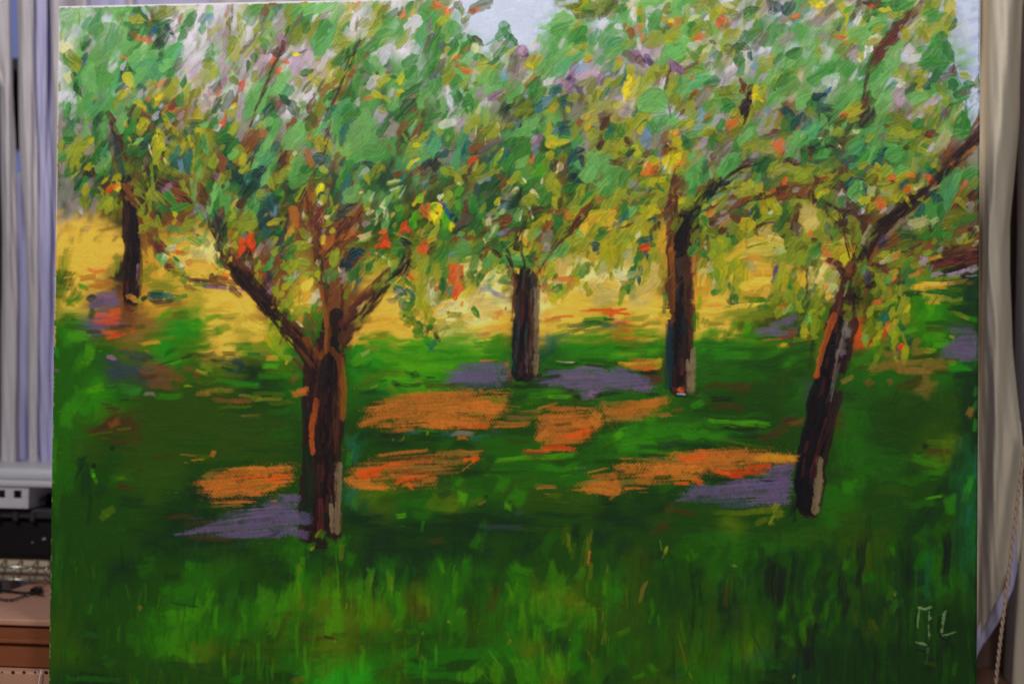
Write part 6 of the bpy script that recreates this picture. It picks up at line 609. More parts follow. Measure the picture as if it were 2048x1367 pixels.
g1 14 30 16 5 -30 s;c 24 30 20 8 60 s;c 24 36 14 6 80 s;f 6 40 26 6 88 s;yl 7 40 12 2 88 s;f 12 50 30 6 88 s;f 18 44 30 6 88 s;yl 19 40 10 3 88 s;y2 20 44 8 1.5 88 s;f 24 56 30 8 86 s;h 28 46 20 4 88 s;f 4 60 26 8 88 s;e 26 66 14 6 60 s;yl 24 69 6 2 30 s;t 34 52 26 10 85 s;h 34 42 14 4 88 s;t 40 60 20 8 80 s;a 8 74 16 14 60 s;a 16 80 20 8 10 s;e 2 68 12 4 88 s;yl 1 80 5 3 80 s
d 46 40 22 8 88 s;e 52 30 14 5 -70 s;g 50 27 10 3 -60 s;f 52 30 6 2 -70 s;c 34 30 20 8 85 s;b 60 30 20 8 80 s;e 62 42 24 8 88 s;f 60 40 20 3 88 s;e 66 32 24 4 88 s;g 66 28 10 5 80 s;e 56 54 30 10 80 s;f 64 58 10 5 60 s;e 62 62 26 10 80 s;y2 56 64 2 1.2 0;b 74 32 20 10 80 s;c 74 40 16 8 85 s;h 81 41 8 2 85 s;h 82 44 6 2 60 s;e 40 68 16 5 -10 s;yl 40 71 4 2 60 s;yl 37 78 14 .9 80;yl 36.5 84 12 .7 85;yl 27 84 4 1.5 60;e 34 70 14 3 10 s
a 78 60 26 10 85 s;t 84 50 26 8 80 s;a 88 64 26 8 86 s;b 94 56 20 8 80 s;f 94 44 14 3 -70 s;yl 95 45 7 1.2 -60 s;f 102 30 18 8 -30 s;e 98 36 22 8 -60 s;f 100 48 20 10 70 s;e 104 40 26 10 80 s;h 110 38 14 3 -70 s;y3 114 48 8 3 60 s;f 112 52 24 10 85 s;yl 102 58 14 3 88 s;y3 104 68 20 2 88 s;f 102 62 20 5 85 s;yl 107 76 8 2 70 s;yl 94 76 8 2 75 s;yl 93 72 6 1 -70 s;h 88 60 8 1 80 s;y2 95 76 4 1.5 80 s;e 106 70 26 10 85 s;f 111 72 16 5 88 s;c 118 72 14 6 85 s
f 120 34 26 8 80 s;f 126 40 26 10 75 s;f 130 44 12 5 50 s;e 120 50 22 6 85 s;f 122 58 26 10 80 s;f 126 66 20 5 10 s;h 132 62 30 10 85 s;y3 139 53 14 4 15 s;yl 141 53 8 3 20 s;f 136 58 16 6 20 s;h 140 56 10 5 60 s;f 144 60 26 10 80 s;f 148 62 22 3 88 s;yl 153 60 10 1.5 86 s;y3 146 56 20 1.2 5 s;h 146 74 26 8 88 s;yl 154 74 12 3 80 s;h 154 72 16 2 85 s;e 134 78 22 8 80 s;c 128 80 20 10 80 s;y2 132.5 75 2 1 0;a 150 44 20 10 80 s;h 140 42 26 8 80 s
e 160 42 20 8 85 s;g 163 46 14 8 85 s;f 167 44 8 1 -80 s;e 156 50 24 6 85 s;f 154 42 14 4 80 s;d 160 56 26 8 80 s;h 176 50 20 5 75 s;x 178 46 14 2.5 80 s;a 172 44 26 8 80 s;a 176 60 26 10 70 s;f 166 70 12 4 30 s;h 164 72 8 3 40 s;t 178 24 14 1.5 80 s;a 178 30 14 4 80 s;y2 192 19 5 1.5 70;yl 191 22 6 1.2 60;e 190 26 14 6 20 s;c 192 44 26 8 88 s;c 198 50 30 10 88 s;b 188 60 40 14 80 s;b 170 76 30 16 80 s;a 178 84 30 10 80 s;d 190 74 30 10 80 s;yl 202 78 20 1.5 -75 s;f 203 70 20 3 -80 s
g 60 84 50 10 5 s;g 40 92 40 8 5 s;g 30 84 26 8 20 s;g 50 98 60 6 0 s;d 50 78 30 8 10 s;a 14 96 20 8 10 s;e 76 92 20 8 50 s;f 72 96 18 8 30 s;f 64 98 10 6 80 s;g 84 84 16 6 -40 s;f 84 86 12 1.2 -55 s;yl 86 88 7 .8 -60 s;yl 78 97 12 .8 -40 s;f 86 96 22 8 -60 s;g 94 84 16 8 -60 s;e 100 84 26 6 -60 s;f 100 94 26 8 -60 s;f 108 96 26 8 -70 s;e 114 92 24 8 -70 s;f 120 92 14 3 -70 s;f 124 92 22 10 -70 s;e 134 90 20 10 60 s;g 138 90 14 10 80 s;c 142 86 12 8 70 s;h 148 92 26 6 85 s;yl 145 86 12 2 -70 s;a 156 90 20 8 85 s;c 160 98 16 10 60 s;s 156 102 10 8 60 s;e 182 96 14 10 -50 s;f 184 94 14 5 -50 s;f 176 98 12 3 20 s;g1 172 100 8 1.5 10 s;c 196 96 10 12 75 s;s 200 94 8 10 80 s;a 170 90 20 8 80 s
@1350 1040 3.15
d 20 12 50 10 10 s;b 10 6 30 6 0 s;e 10 20 20 10 60 s;f 10 22 10 6 40 s;d 36 20 26 12 60 s;b 60 10 50 10 0 s;a 80 12 50 10 0 s;a 100 8 40 8 0 s;d 70 16 40 8 10 s;b 30 24 14 5 70 s;b 10 32 16 8 60 s;c 14 38 20 8 80 s;a 22 40 24 8 85 s;s 13 34 8 4 60 s;b 10 50 16 10 80 s;c 10 60 14 4 85 s;e 24 34 20 5 80 s;a 32 44 26 10 85 s;s 30 50 20 7 85 s;t 32 48 18 4 85 s;c 29 60 8 5 80 s;h 2 60 14 3 88 s;yl 4 80 26 1.5 -72 s;yl 7 92 14 2 -70 s;h 2 70 18 2 -80 s;y2 10 98 6 1 -60 s
d 44 40 24 12 80 s;e 44 22 20 8 30 s;g 48 32 12 6 80 s;f 37 28.5 3.5 .9 -10;c 54 20 10 4 75 s;c 54 28 16 6 70 s;c 52 34 14 7 60 s;s 62 34 24 8 85 s;s 64 44 26 9 84 s;c 62 26 12 6 88 s;s 72 30 22 6 80 s;s 70 40 20 10 80 s;c 74 22 14 4 80 s;c 78 34 22 4 -84 s;c 80 44 18 5 85 s;e 84 36 22 8 80 s;d 88 28 24 8 80 s;f 86 50 20 6 70 s;e 70 54 18 8 80 s;f 68 58 16 5 80 s;b 56 58 20 10 80 s;c 64 60 26 5 87 s;s 65 72 30 4 86 s;c 67 70 10 6 80 s;e 50 70 30 16 80 s;a 40 68 40 14 85 s;a 20 70 40 20 85 s;h 22 64 30 6 86 s;b 48 60 30 2 -80 s;c 51 76 16 1.5 -60 s
s 74 56 22 5 -75 s;c 76 66 22 6 -70 s;c 78 76 24 6 80 s;s 80 84 24 8 85 s;t3 78 92 22 8 86 s;f 84 64 18 8 60 s;f 82 74 18 6 -70 s;f 72 76 14 6 -70 s;h 70 84 14 4 80 s;c 90 76 20 8 80 s;c 92 68 14 4 80 s;s 96 36 14 5 75 s;c 98 24 16 10 -40 s;c 104 32 20 5 -80 s;e 100 38 16 6 80 s;d 100 50 22 6 85 s;s 104 44 22 5 86 s;s 108 54 18 5 84 s;c 106 64 22 4 -80 s;c 107 76 26 4 -82 s;e 102 60 18 6 70 s;e 98 66 16 6 60 s;f 97 56 20 6 70 s;c 112 38 20 4 -65 s;e 112 30 16 6 85 s;f 108 28 12 4 70 s
s 115 20 22 3.5 86 s;s 121 8 14 4 82 s;s 118 16 16 3 75 s;c 116 34 16 5 84 s;c 110 20 14 4 85 s;h 120 30 24 6 86 s;h 118 24 14 6 85 s;g 122 36 14 5 20 s;g 124 40 20 6 85 s;c 122 48 22 8 86 s;c 118 48 20 5 85 s;e 132 40 16 8 80 s;f 136 46 14 5 80 s;y2 139 46 5 2 60 s;f 138 54 14 5 60 s;h 114 62 14 4 86 s;h 124 66 14 4 -75 s;y3 126 66 10 3 -70 s;h 132 62 16 3 85 s;c 120 64 22 3 -80 s;c 128 58 20 4 86 s;c 114 78 24 8 86 s;c 124 84 20 8 85 s;c 132 80 22 12 85 s;s 132 86 20 8 84 s;b 136 68 22 8 85 s
a 118 8 20 8 60 s;a 130 12 20 8 60 s;e 136 18 14 5 60 s;f 138 20 10 4 -60 s;c 142 20 20 5 -75 s;c 136 28 16 8 -60 s;c 142 36 20 6 -80 s;c 148 8 22 8 60 s;c 148 26 20 10 85 s;g 154 26 16 8 70 s;g1 155 30 10 5 60 s;g 160 20 16 8 70 s;t3 154 36 12 6 80 s;d 162 30 22 8 80 s;e 165 34 18 5 82 s;e 168 6 20 8 60 s;e 170 14 14 5 60 s;c 162 14 18 5 70 s;s 172 18 24 6 86 s;s 171 34 24 6 87 s;c 178 20 40 5 88 s;g 188 8 20 3 88 s;r 184 30 40 8 88 s;c 186 50 40 8 88 s;w 176 60 40 8 88 s;w 180 80 40 10 88 s;r 186 16 30 6 88 s;e 152 44 16 5 20 s
b 148 50 26 8 86 s;w 150 66 26 6 88 s;w 160 60 26 6 88 s;w 146 80 26 8 88 s;s 170 84 20 10 86 s;s 160 90 14 12 80 s;c 176 92 16 8 80 s;d 166 46 16 5 60 s;e 176 94 10 3 80 s;h 160 90 4 8 80 s;w 140 96 30 12 85 s;w 120 96 40 12 80 s;w 100 90 30 14 85 s;c 90 96 20 14 80 s;r 56 84 16 8 10 s;r 48 88 14 10 40 s;d 60 90 24 8 0 s;c 66 90 16 6 -30 s;b 36 94 14 14 80 s;a 24 90 20 12 85 s;e 18 84 30 10 86 s;f 12 82 30 6 86 s;g 4 94 12 10 60 s;r 2 98 10 5 30 s;b 50 98 40 6 0 s;y2 75 98 4 1.5 60 s;g1 190 60 70 1.2 89 s;w 188 80 40 4 89 s
"""
SIG = """
sg 4 1840 1213 1837 1236 1836 1262
sg 4 1838 1214 1850 1218 1862 1213
sg 4.5 1858 1222 1857 1250 1858 1278 1850 1287
sg 3.5 1832 1283 1842 1287 1852 1289
s 5 1832 1220 1830 1250 1835 1262
s 5 1836 1296 1846 1300 1858 1298
sh 4 1856 1296 1854 1318 1852 1330
sg 4 1890 1222 1887 1240 1885 1262
sg 3 1885 1270 1896 1268 1912 1262
s 5 1878 1230 1876 1260 1884 1275
s 4 1884 1275 1894 1278 1900 1272
"""
# ---------------------------------------------------------------- the painter: brush strokes laid on a 1.0 x 0.8 m canvas
PAL.update(l0=(214,190,108), l1=(178,184,122), k0=(224,202,88), u1=(150,130,98), s0=(24,26,36), sg=(128,160,122), sh=(66,98,66))
import zlib
RES = 1180
PW, PH = RES, int(RES*.8)+1
GX, GY = np.meshgrid(np.arange(PW, dtype=np.float32), np.arange(PH, dtype=np.float32))
rng = np.random.default_rng(7)
def s2l(c):
    c = np.asarray(c, dtype=np.float32)/255.
    return np.where(c <= .04045, c/12.92, ((c+.055)/1.055)**2.4).astype(np.float32)
# photo pixel -> canvas raster
def homog(src, dst):
    A = []
    for (x, y), (u, v) in zip(src, dst):
        A.append([x,y,1,0,0,0,-u*x,-u*y,-u]); A.append([0,0,0,x,y,1,-v*x,-v*y,-v])
    return np.linalg.svd(np.array(A, dtype=float))[2][-1].reshape(3,3)
CORN = [(118.,13.),(1961.,-27.),(1952.0846,1526.501),(96.843,1445.3308)]
HM = homog(CORN, [(0,0),(PW-1,0),(PW-1,PH-1),(0,PH-1)])
HI = np.linalg.inv(HM)
def to_c(x, y):
    d = HM[2,0]*x+HM[2,1]*y+HM[2,2]
    return (HM[0,0]*x+HM[0,1]*y+HM[0,2])/d, (HM[1,0]*x+HM[1,1]*y+HM[1,2])/d
def to_p(x, y):
    d = HI[2,0]*x+HI[2,1]*y+HI[2,2]
    return (HI[0,0]*x+HI[0,1]*y+HI[0,2])/d, (HI[1,0]*x+HI[1,1]*y+HI[1,2])/d
PS = (PW-1)/1850.                                   # raster samples per photo pixel
def lamp_falloff(x, y):                             # share of the lamp's light that reaches a point of the canvas (photo px)
    return LAMP_FIT(np.clip(np.asarray(x)/2048., 0, 1), np.clip(np.asarray(y)/1367., 0, 1))
def upnoise(h, w, cell, seed):
    r = np.random.default_rng(seed); gh, gw = int(h/cell)+3, int(w/cell)+3
    g = r.standard_normal((gh, gw)).astype(np.float32)
    ys = np.arange(h)/cell; xs = np.arange(w)/cell
    iy = ys.astype(int); fy = ys-iy; fy = (fy*fy*(3-2*fy))[:,None].astype(np.float32)
    ix = xs.astype(int); fx = xs-ix; fx = (fx*fx*(3-2*fx))[None].astype(np.float32)
    a = g[iy][:,ix]; b = g[iy][:,ix+1]; c = g[iy+1][:,ix]; d = g[iy+1][:,ix+1]
    return (a*(1-fx)+b*fx)*(1-fy)+(c*(1-fx)+d*fx)*fy
N1 = upnoise(PH, PW, 2.2, 1); N2 = upnoise(PH, PW, 5, 2); N3 = upnoise(PH, PW, 16, 3); N4 = upnoise(PH, PW, 45, 4); N5 = upnoise(PH, PW, 45, 5)
# weave of the cloth: threads run across and down, the twill shows as a fine diagonal
WEAVE = (np.sin((GX+GY*.62)*1.55+N3*.6)*.55 + np.sin((GX*.9-GY)*1.9)*.2 + N1*.35).astype(np.float32)
STK = np.zeros((512, 512), np.float32)              # bristle streaks: fine across (axis 0), long along (axis 1)
for cell, amp, sd in ((1.3,.6,11),(3,.7,12),(7,.5,13)):
    a = upnoise(512, 64, cell, sd); STK += amp*np.repeat(a, 8, 1)[:, :512]
k = np.ones(9)/9.
STK = np.apply_along_axis(lambda v: np.convolve(np.r_[v[-4:], v, v[:4]], k, 'valid'), 1, STK).astype(np.float32)
COL = np.zeros((PH, PW, 3), np.float32); HGT = np.zeros((PH, PW), np.float32)
OWN = np.zeros((PH, PW), np.int16); SID = np.zeros((PH, PW), np.int32)
NS = [0]
def lookup(code, px, py):
    if len(code) == 1:
        return s2l(GND[code])/float(lamp_falloff(px, py))
    return s2l(PAL[code])*HUE_FIX
HUE_FIX = 1.0
def sm(x): x = np.clip(x, 0, 1); return x*x*(3-2*x)
def stroke(cx, cy, l, w, ang, col, shape='l', thick=1., opac=1., own=-1, streak=1., dry=None, soft=0):
    """one straight stroke; raster coordinates, length and width in samples, angle in degrees counter-clockwise"""
    r = rng.random(8); sd = int(r[0]*400)
    a = math.radians(ang); ca, sa = math.cos(a), -math.sin(a)
    hl, hw = max(l/2, .8), max(w/2, .55)
    m = 1.25 if shape == 's' else 1.1
    ex = abs(ca)*hl*m+abs(sa)*hw*m+2; ey = abs(sa)*hl*m+abs(ca)*hw*m+2
    x0, x1 = max(0, int(cx-ex)), min(PW, int(cx+ex)+2); y0, y1 = max(0, int(cy-ey)), min(PH, int(cy+ey)+2)
    if x1 <= x0 or y1 <= y0: return
    X = GX[y0:y1, x0:x1]-cx; Y = GY[y0:y1, x0:x1]-cy
    n2 = N2[y0:y1, x0:x1]; n3 = N3[y0:y1, x0:x1]; wv = WEAVE[y0:y1, x0:x1]
    u = (X*ca+Y*sa); v = (-X*sa+Y*ca)
    v = v + n3*min(hw*.24, 3.5) + (u/hl)**2*hw*(r[1]-.5)*.5          # wobble and a slight bend
    u = u + n3*min(hl*.08, 2.)
    bi = (np.clip(v*1.6+200+sd*.3, 0, 511)).astype(np.int32); li = (np.clip(u*.7+256+r[2]*60-30, 0, 511)).astype(np.int32)
    st = STK[bi, li]
    un, vn = u/hl, v/hw
    if shape == 'l':
        p = np.clip(un*(1 if r[3] > .3 else -1), -1, 1)
        k1 = .85+r[4]*.9                                # pointed towards one end, blunt where the brush was set down
        prof = np.where(p > 0, np.clip(1-np.abs(p)**k1, 0, 1), np.clip(1-np.abs(p)**(2.5+r[1]*5), 0, 1)**.7)*1.12
        vv = vn-(r[2]-.5)*.7*p*np.abs(p)
        d = (prof-np.abs(vv))*hw+wv*.22
        d = np.minimum(d, (1-np.abs(un))*hl+ .3) + n2*min(1.3, hw*.28) + st*.45
        al = sm(d/(1.2+1.6*r[6]**2)+.35)
        fade = sm((1.35-p*(.4+.8*r[5]))+st*.15)
        al = al*np.clip(fade*1.1, .25, 1)*(1-.3*r[7]**2)
    elif shape == 'b':
        d = (1-np.sqrt(un**2+vn**2))*min(hl, hw)+n2*.5
        al = sm(d/1.3+.4)
    elif shape == 'r':
        d = np.minimum((1-np.abs(vn))*hw, (1-np.abs(un))*hl+st*2.)+n2*.6
        al = sm(d/1.2+.35)
    else:                                            # 's' dragged, ragged, half dry
        e = 1-.28*sm(st*.5+.5)-.1*n3
        du = (e-np.abs(un))*2.6
        dv = (1-np.abs(vn)**1.5)*1.7
        load = np.minimum(du, dv)+st*(.16+.22*(soft == 2))+wv*(.13+.22*(soft == 2))+n2*.10+.05*(soft == 2)
        al = sm(load/(.75 if soft == 0 else 1.3 if soft == 1 else .9))*.93
    if dry is not None: al = al*sm((wv*.5+st*.5+dry)/.5)
    al = al*opac
    c = COL[y0:y1, x0:x1]
    g = 1+.085*streak*st+.03*n2
    tint = np.clip(.10*st*streak, -.25, .25)[...,None]
    src = col[None,None]*g[...,None]
    src = src+(c-src)*np.clip(.08+.16*r[7]+1.4*tint, 0, .5)
    A = al[...,None]
    c[:] = c*(1-A)+np.clip(src, .001, 1)*A
    hh = HGT[y0:y1, x0:x1]
    th = thick*(.55+.35*st) 
    if shape != 's': th = th+thick*.5*np.exp(-((np.abs(vn)-.86)/.16)**2)
    hh[:] = hh*(1-al*.75)+th*al
    hit = al > .5
    NS[0] += 1
    SID[y0:y1, x0:x1][hit] = NS[0]
    OWN[y0:y1, x0:x1][hit] = own if own >= 0 else 0
    return NS[0]
def polystroke(pts, w, col, shape='', own=0, thick=1., opac=1.):
    """a stroke dragged along a polyline (raster coordinates)"""
    pts = np.array(pts, dtype=np.float32); hw = w/2
    x0, x1 = int(max(0, pts[:,0].min()-hw*1.3-3)), int(min(PW, pts[:,0].max()+hw*1.3+4))
    y0, y1 = int(max(0, pts[:,1].min()-hw*1.3-3)), int(min(PH, pts[:,1].max()+hw*1.3+4))
    if x1 <= x0 or y1 <= y0: return
    X = GX[y0:y1, x0:x1]; Y = GY[y0:y1, x0:x1]
    best = np.full(X.shape, 1e9, np.float32); V = np.zeros_like(best); T = np.zeros_like(best); s = 0.
    for (ax, ay), (bx, by) in zip(pts[:-1], pts[1:]):
        dx, dy = bx-ax, by-ay; L = math.hypot(dx, dy)+1e-6
        t = np.clip(((X-ax)*dx+(Y-ay)*dy)/(L*L), 0, 1)
        qx, qy = X-ax-t*dx, Y-ay-t*dy; d = np.hypot(qx, qy)
        sg = np.sign(dx*(Y-ay)-dy*(X-ax))
        m = d < best
        best[m] = d[m]; V[m] = (sg*d)[m]; T[m] = (s+t*L)[m]; s += L
    n2 = N2[y0:y1, x0:x1]; n3 = N3[y0:y1, x0:x1]; wv = WEAVE[y0:y1, x0:x1]
    sd = rng.random()*200
    bi = np.clip(V*1.6+160+sd, 0, 511).astype(int); li = np.clip(T*.6+rng.random()*60, 0, 511).astype(int)
    st = STK[bi, li]
    d = hw-best+n3*hw*.12+n2*.6+st*.4
    if shape == 's': al = sm((d/max(hw,1)*1.6+st*.22+wv*.16)/.8)*.92
    else: al = sm(d/1.5+.3)
    al = al*opac
    c = COL[y0:y1, x0:x1]; src = col[None,None]*(1+.14*st+.04*n2)[...,None]
    src = src+(c-src)*.06
    A = al[...,None]; c[:] = c*(1-A)+np.clip(src, .001, 1)*A
    hh = HGT[y0:y1, x0:x1]; hh[:] = hh*(1-al*.7)+thick*(.5+.4*st)*al
    hit = al > .5; NS[0] += 1
    SID[y0:y1, x0:x1][hit] = NS[0]; OWN[y0:y1, x0:x1][hit] = own
# owners: 0 ground and sky on the canvas, 1..5 painted trees' crowns, 11..15 their trunks, 20 shadows, 21 sunlit patches, 22 apples, 23 signature
def crown_of(px, py):
    j = 18*math.sin(py*.02)
    return 1 if px < 372+j else 2 if px < 865+j else 3 if px < 1185+j else 4 if px < 1548+j else 5
def crown_floor(px):                                 # how far down (photo px) the leaves hang at this place
    return float(np.interp(px, [100,200,300,400,500,560,640,700,800,900,1000,1060,1200,1300,1420,1500,1580,1680,1720,1800,1830,1960],
                              [420,440,480,540,560,700,640,560,640,690,560,560,600,600,560,620,640,680,600,720,640,520]))
def paint():
    # 1. underpainting from the colour grid, warped and worked over with strokes
    rows = []
    def res(s, n=38): return [s[min(len(s)-1, int(round(i*(len(s)-1)/(n-1.))))] for i in range(n)]
    gx = [100+50*i for i in range(38)]
    for j, s in enumerate(GRID.split()):
        s = res(s); rows.append([s2l(PAL[BASE_F[ch]]) for ch in s])
    for j, s in enumerate(GRID2.split()):
        s = res(s); y = 450+50*j; rr = []
        if y >= 700: s = [('b' if y > 800 else 'd') if ch in 'oqpuns' else ch for ch in s]
        for i, ch in enumerate(s):
            rr.append(s2l(GND[ch])/float(lamp_falloff(gx[i], y)))
        rows.append(rr)
    G = np.array(rows, dtype=np.float32)             # 29 x 38 x 3
    PX, PY = to_p(GX, GY)
    fx = np.clip((PX-100+N4*16+N2*3)/50, 0, 36.999); fy = np.clip((PY+N5*12+N3*4)/50, 0, G.shape[0]-1.001)
    ix, iy = fx.astype(int), fy.astype(int); tx = sm(fx-ix)[...,None]; ty = sm(fy-iy)[...,None]
    COL[:] = (G[iy,ix]*(1-tx)+G[iy,ix+1]*tx)*(1-ty)+(G[iy+1,ix]*(1-tx)+G[iy+1,ix+1]*tx)*ty
    base = COL.copy()
    R = rng.random
    def pick(x, y, jit=0):
        x = int(np.clip(x+(R()-.5)*jit, 0, PW-1)); y = int(np.clip(y+(R()-.5)*jit, 0, PH-1)); return base[y, x]*(1+(R(3)-.5)*.16).astype(np.float32)*(1+(R()-.5)*.18)
    # sky and pale ground of the upper canvas, then slanting strokes of foliage colour
    for i in range(3000):
        px, py = 100+R()*1870, -20+R()*500; x, y = to_c(px, py)
        if in_sky(px, py): stroke(x, y, 30*PS, 12*PS, 10, s2l((206,214,232) if px < 1500 else (182,194,222))*(.94+R()*.1), 's', .3, .8); continue
        q = R(); cc = pick(x, y, 60)*(1 if py < 190 else .72)
        if q < (.46 if py < 200 else .22): cc = s2l(PAL[('wh','wh','pk','ta','sk','cr')[int(R()*6)] if py < 215+(R()-.5)*60 else ('g3','g4','r2','tb','y4','ta')[int(R()*6)]])
        elif q < (.6 if py < 200 else .42): cc = s2l(PAL[('y2','y3','g1','ta','y3','g2')[int(R()*6)] if py < 250 else ('g2','y4','g3','t2','y3','r1')[int(R()*6)]])
        stroke(x, y, (22+R()*34)*PS, (8+R()*12)*PS, 60+(R()-.5)*44, cc, 's', .5, .75, soft=1)
    # field and lawn: flat, near-level strokes; foreground grass: upright
    for i in range(5200):
        px, py = 95+R()*1875, 440+R()*1060; x, y = to_c(px, py)
        up = (py > 1060) or (px > 1880 and py > 720) or (px < 150 and py > 640) or (px > 1760 and py > 980)
        if up and R() < .85: stroke(x, y, (26+R()*60)*PS, (4+R()*8)*PS, 88+(R()-.5)*20, pick(x, y, 24), 's', .25, .6, soft=1)
        else: stroke(x, y, (34+R()*60)*PS, (5+R()*8)*PS, (R()-.5)*18+3, pick(x, y, 24), 's', .25, .6, soft=1)
    blur(COL, 2, PH)
    for own_, cn, k_, xy in PATCH: patch(xy, lookup(cn, xy[0], xy[1]), k_, own_)
    # 2. trunks and limbs
    for ln in LIMBS.split('\n'):
        t = ln.split()
        if len(t) < 6: continue
        sh = t.pop() if t[-1] == 's' else ''
        o = dict(E=11, A=12, B=13, C=14, D=15)[t[0]]; q = [float(v) for v in t[3:]]
        pts = [to_c(q[i], q[i+1]) for i in range(0, len(q)-1, 2)]
        polystroke(pts, float(t[2])*PS, lookup(t[1], q[0], q[1]), 's' if float(t[2]) < 21 else sh, o, .9, .97 if float(t[2]) > 24 else .78)
    # streaks of bark along the trunks
    for pts, w, o, cs in (((645,1075,645,960,645,860,650,760,656,700), 74, 12, 'bk bk r4 r2 r3 g4 bk r4'), ((1054,742,1054,660,1054,560), 44, 13, 'bk bk r4 r2 r3 t3 tb'), ((1361,775,1361,640,1361,520), 46, 14, 'bk bk r4 r2 r3 t3 g4'),
                      ((1618,1005,1624,930,1645,830,1666,740,1688,650), 40, 15, 'bk r4 s0 bk r3 r4'), ((480,530,540,600,590,670,625,715), 40, 12, 'r2 r4 r1 r3 bk'), ((262,590,264,500,258,430), 28, 11, 'bk bk r4 r2'),
                      ((695,680,730,610,790,540), 30, 12, 'r2 r3 r4 r1'), ((1720,520,1760,450,1830,400,1960,265), 34, 15, 'r4 r2 bk r3')):
        Q = np.array(pts, float).reshape(-1, 2)
        for i in range(int(w*len(Q)*.55)):
            f = R()*(len(Q)-1.001); i0 = int(f); c0 = Q[i0]*(1-f+i0)+Q[i0+1]*(f-i0); dv = Q[i0+1]-Q[i0]; dl = math.hypot(*dv); off = (R()-.5)*w
            px, py = c0[0]-dv[1]/dl*off, c0[1]+dv[0]/dl*off; x, y = to_c(px, py); xx, yy = int(np.clip(x, 0, PW-1)), int(np.clip(y, 0, PH-1))
            cn = cs.split()[int(R()*len(cs.split()))]; cm = COL[yy, xx]*.45+lookup(cn, px, py)*.55*(.85+R()*.4)
            stroke(x, y, (22+R()*50)*PS, (2.5+R()*6)*PS, math.degrees(math.atan2(-dv[1], dv[0]))+(R()-.5)*10, cm, 's', .7, .75, o)
    for ln in LIMBS.split('\n'):
        t = ln.split()
        if len(t) > 5 and t[1] in ('u1', 'o1', 'o3', 'o4', 'r1') and float(t[2]) < 20:
            if t[-1] == 's': t.pop()
            q = [float(v) for v in t[3:]]
            polystroke([to_c(q[i], q[i+1]) for i in range(0, len(q)-1, 2)], float(t[2])*PS*.95, lookup(t[1], q[0], q[1])*(.85 if t[1] == 'u1' else .5), 's', dict(E=11, A=12, B=13, C=14, D=15)[t[0]], .8, .62)
    # 3. the dabs read from the photograph
    ox = oy = 0.; sc = 5.12
    for ln in DABS.split('\n'):
        if not ln.strip(): continue
        if ln[0] == '@':
            t = ln[1:].split(); ox, oy = float(t[0]), float(t[1]); sc = float(t[2]) if len(t) > 2 else 5.12; k_ = 10./sc
            continue
        for it in ln.split(';'):
            t = it.split()
            if len(t) < 6: continue
            sh = t[6] if len(t) > 6 else 'l'
            px, py = ox+float(t[1])*k_, oy+float(t[2])*k_; l, w, a = float(t[3])*k_, float(t[4])*k_, float(t[5])
            x, y = to_c(px, py); fol = py < crown_floor(px)-10
            own = crown_of(px, py) if fol and t[0] not in ('wh','sk','l0','k','k0','m') else 0
            if t[0] == 'vi' or (t[0] == 'q'): own = 20 if not fol else own
            if t[0] in ('o','o4','p') and py > 770: own = 21
            if t[0] in ('bk','u1') and not fol: own = 0
            if own == 20: own = 200+int(np.argmin([(px-a_)**2+4*(py-b_)**2 for a_, b_ in SHC]))
            if own == 21: own = 220+int(np.argmin([(px-a_)**2+6*(py-b_)**2 for a_, b_ in LPC]))
            if t[0] in ('y1','yb','o1','o3','cr') and ox == 1240 and ((px-1304)**2+(py-334)**2 < 330 or (abs(px-1355) < 30 and abs(py-331+(px-1355)*.45) < 14)): own = 22
            ground = sc < 5 and oy > 600 or (not fol)
            col = lookup('o' if own >= 220 and t[0] == 'o4' else t[0], px, py)*(1.18 if own >= 220 and t[0] == 'o4' else 1)*(1+(R(3)-.5)*.14).astype(np.float32)*(.80+.38*R() if fol else .92+.16*R())*((.74 if px < 1250 else .5) if (py > 1035 and t[0] in ('e','f','g','g1','yl','h','i')) else 1)
            if sh == 's': stroke(x, y, l*1.05*PS, max(w*1.12*PS, 1.2), a, col, 's', .45 if ground else .7, .45 if (t[0] in ('pk','wh','cr','mv') and not fol) else .6 if py > 1040 and own < 200 else .78 if (ground and py > 640) else .88, own, soft=2 if own >= 200 else 1 if (ground and own == 0 and py > 560 and w > 11) else 0)
            else:
                if fol and l < 2*w and l < 40 and sh == 'l': l, w = l*1.3, w*.82
                stroke(x, y, l*1.1*PS, max(w*1.14*PS, 1.3), a, col, sh, .8 if ground else 1.15, (.62 if t[0] in ('wh','pk','lb') and l < 45 else .95) if fol else .97, own)
            DABI.append((NS[0], own, fol and sh in 'lbr'))
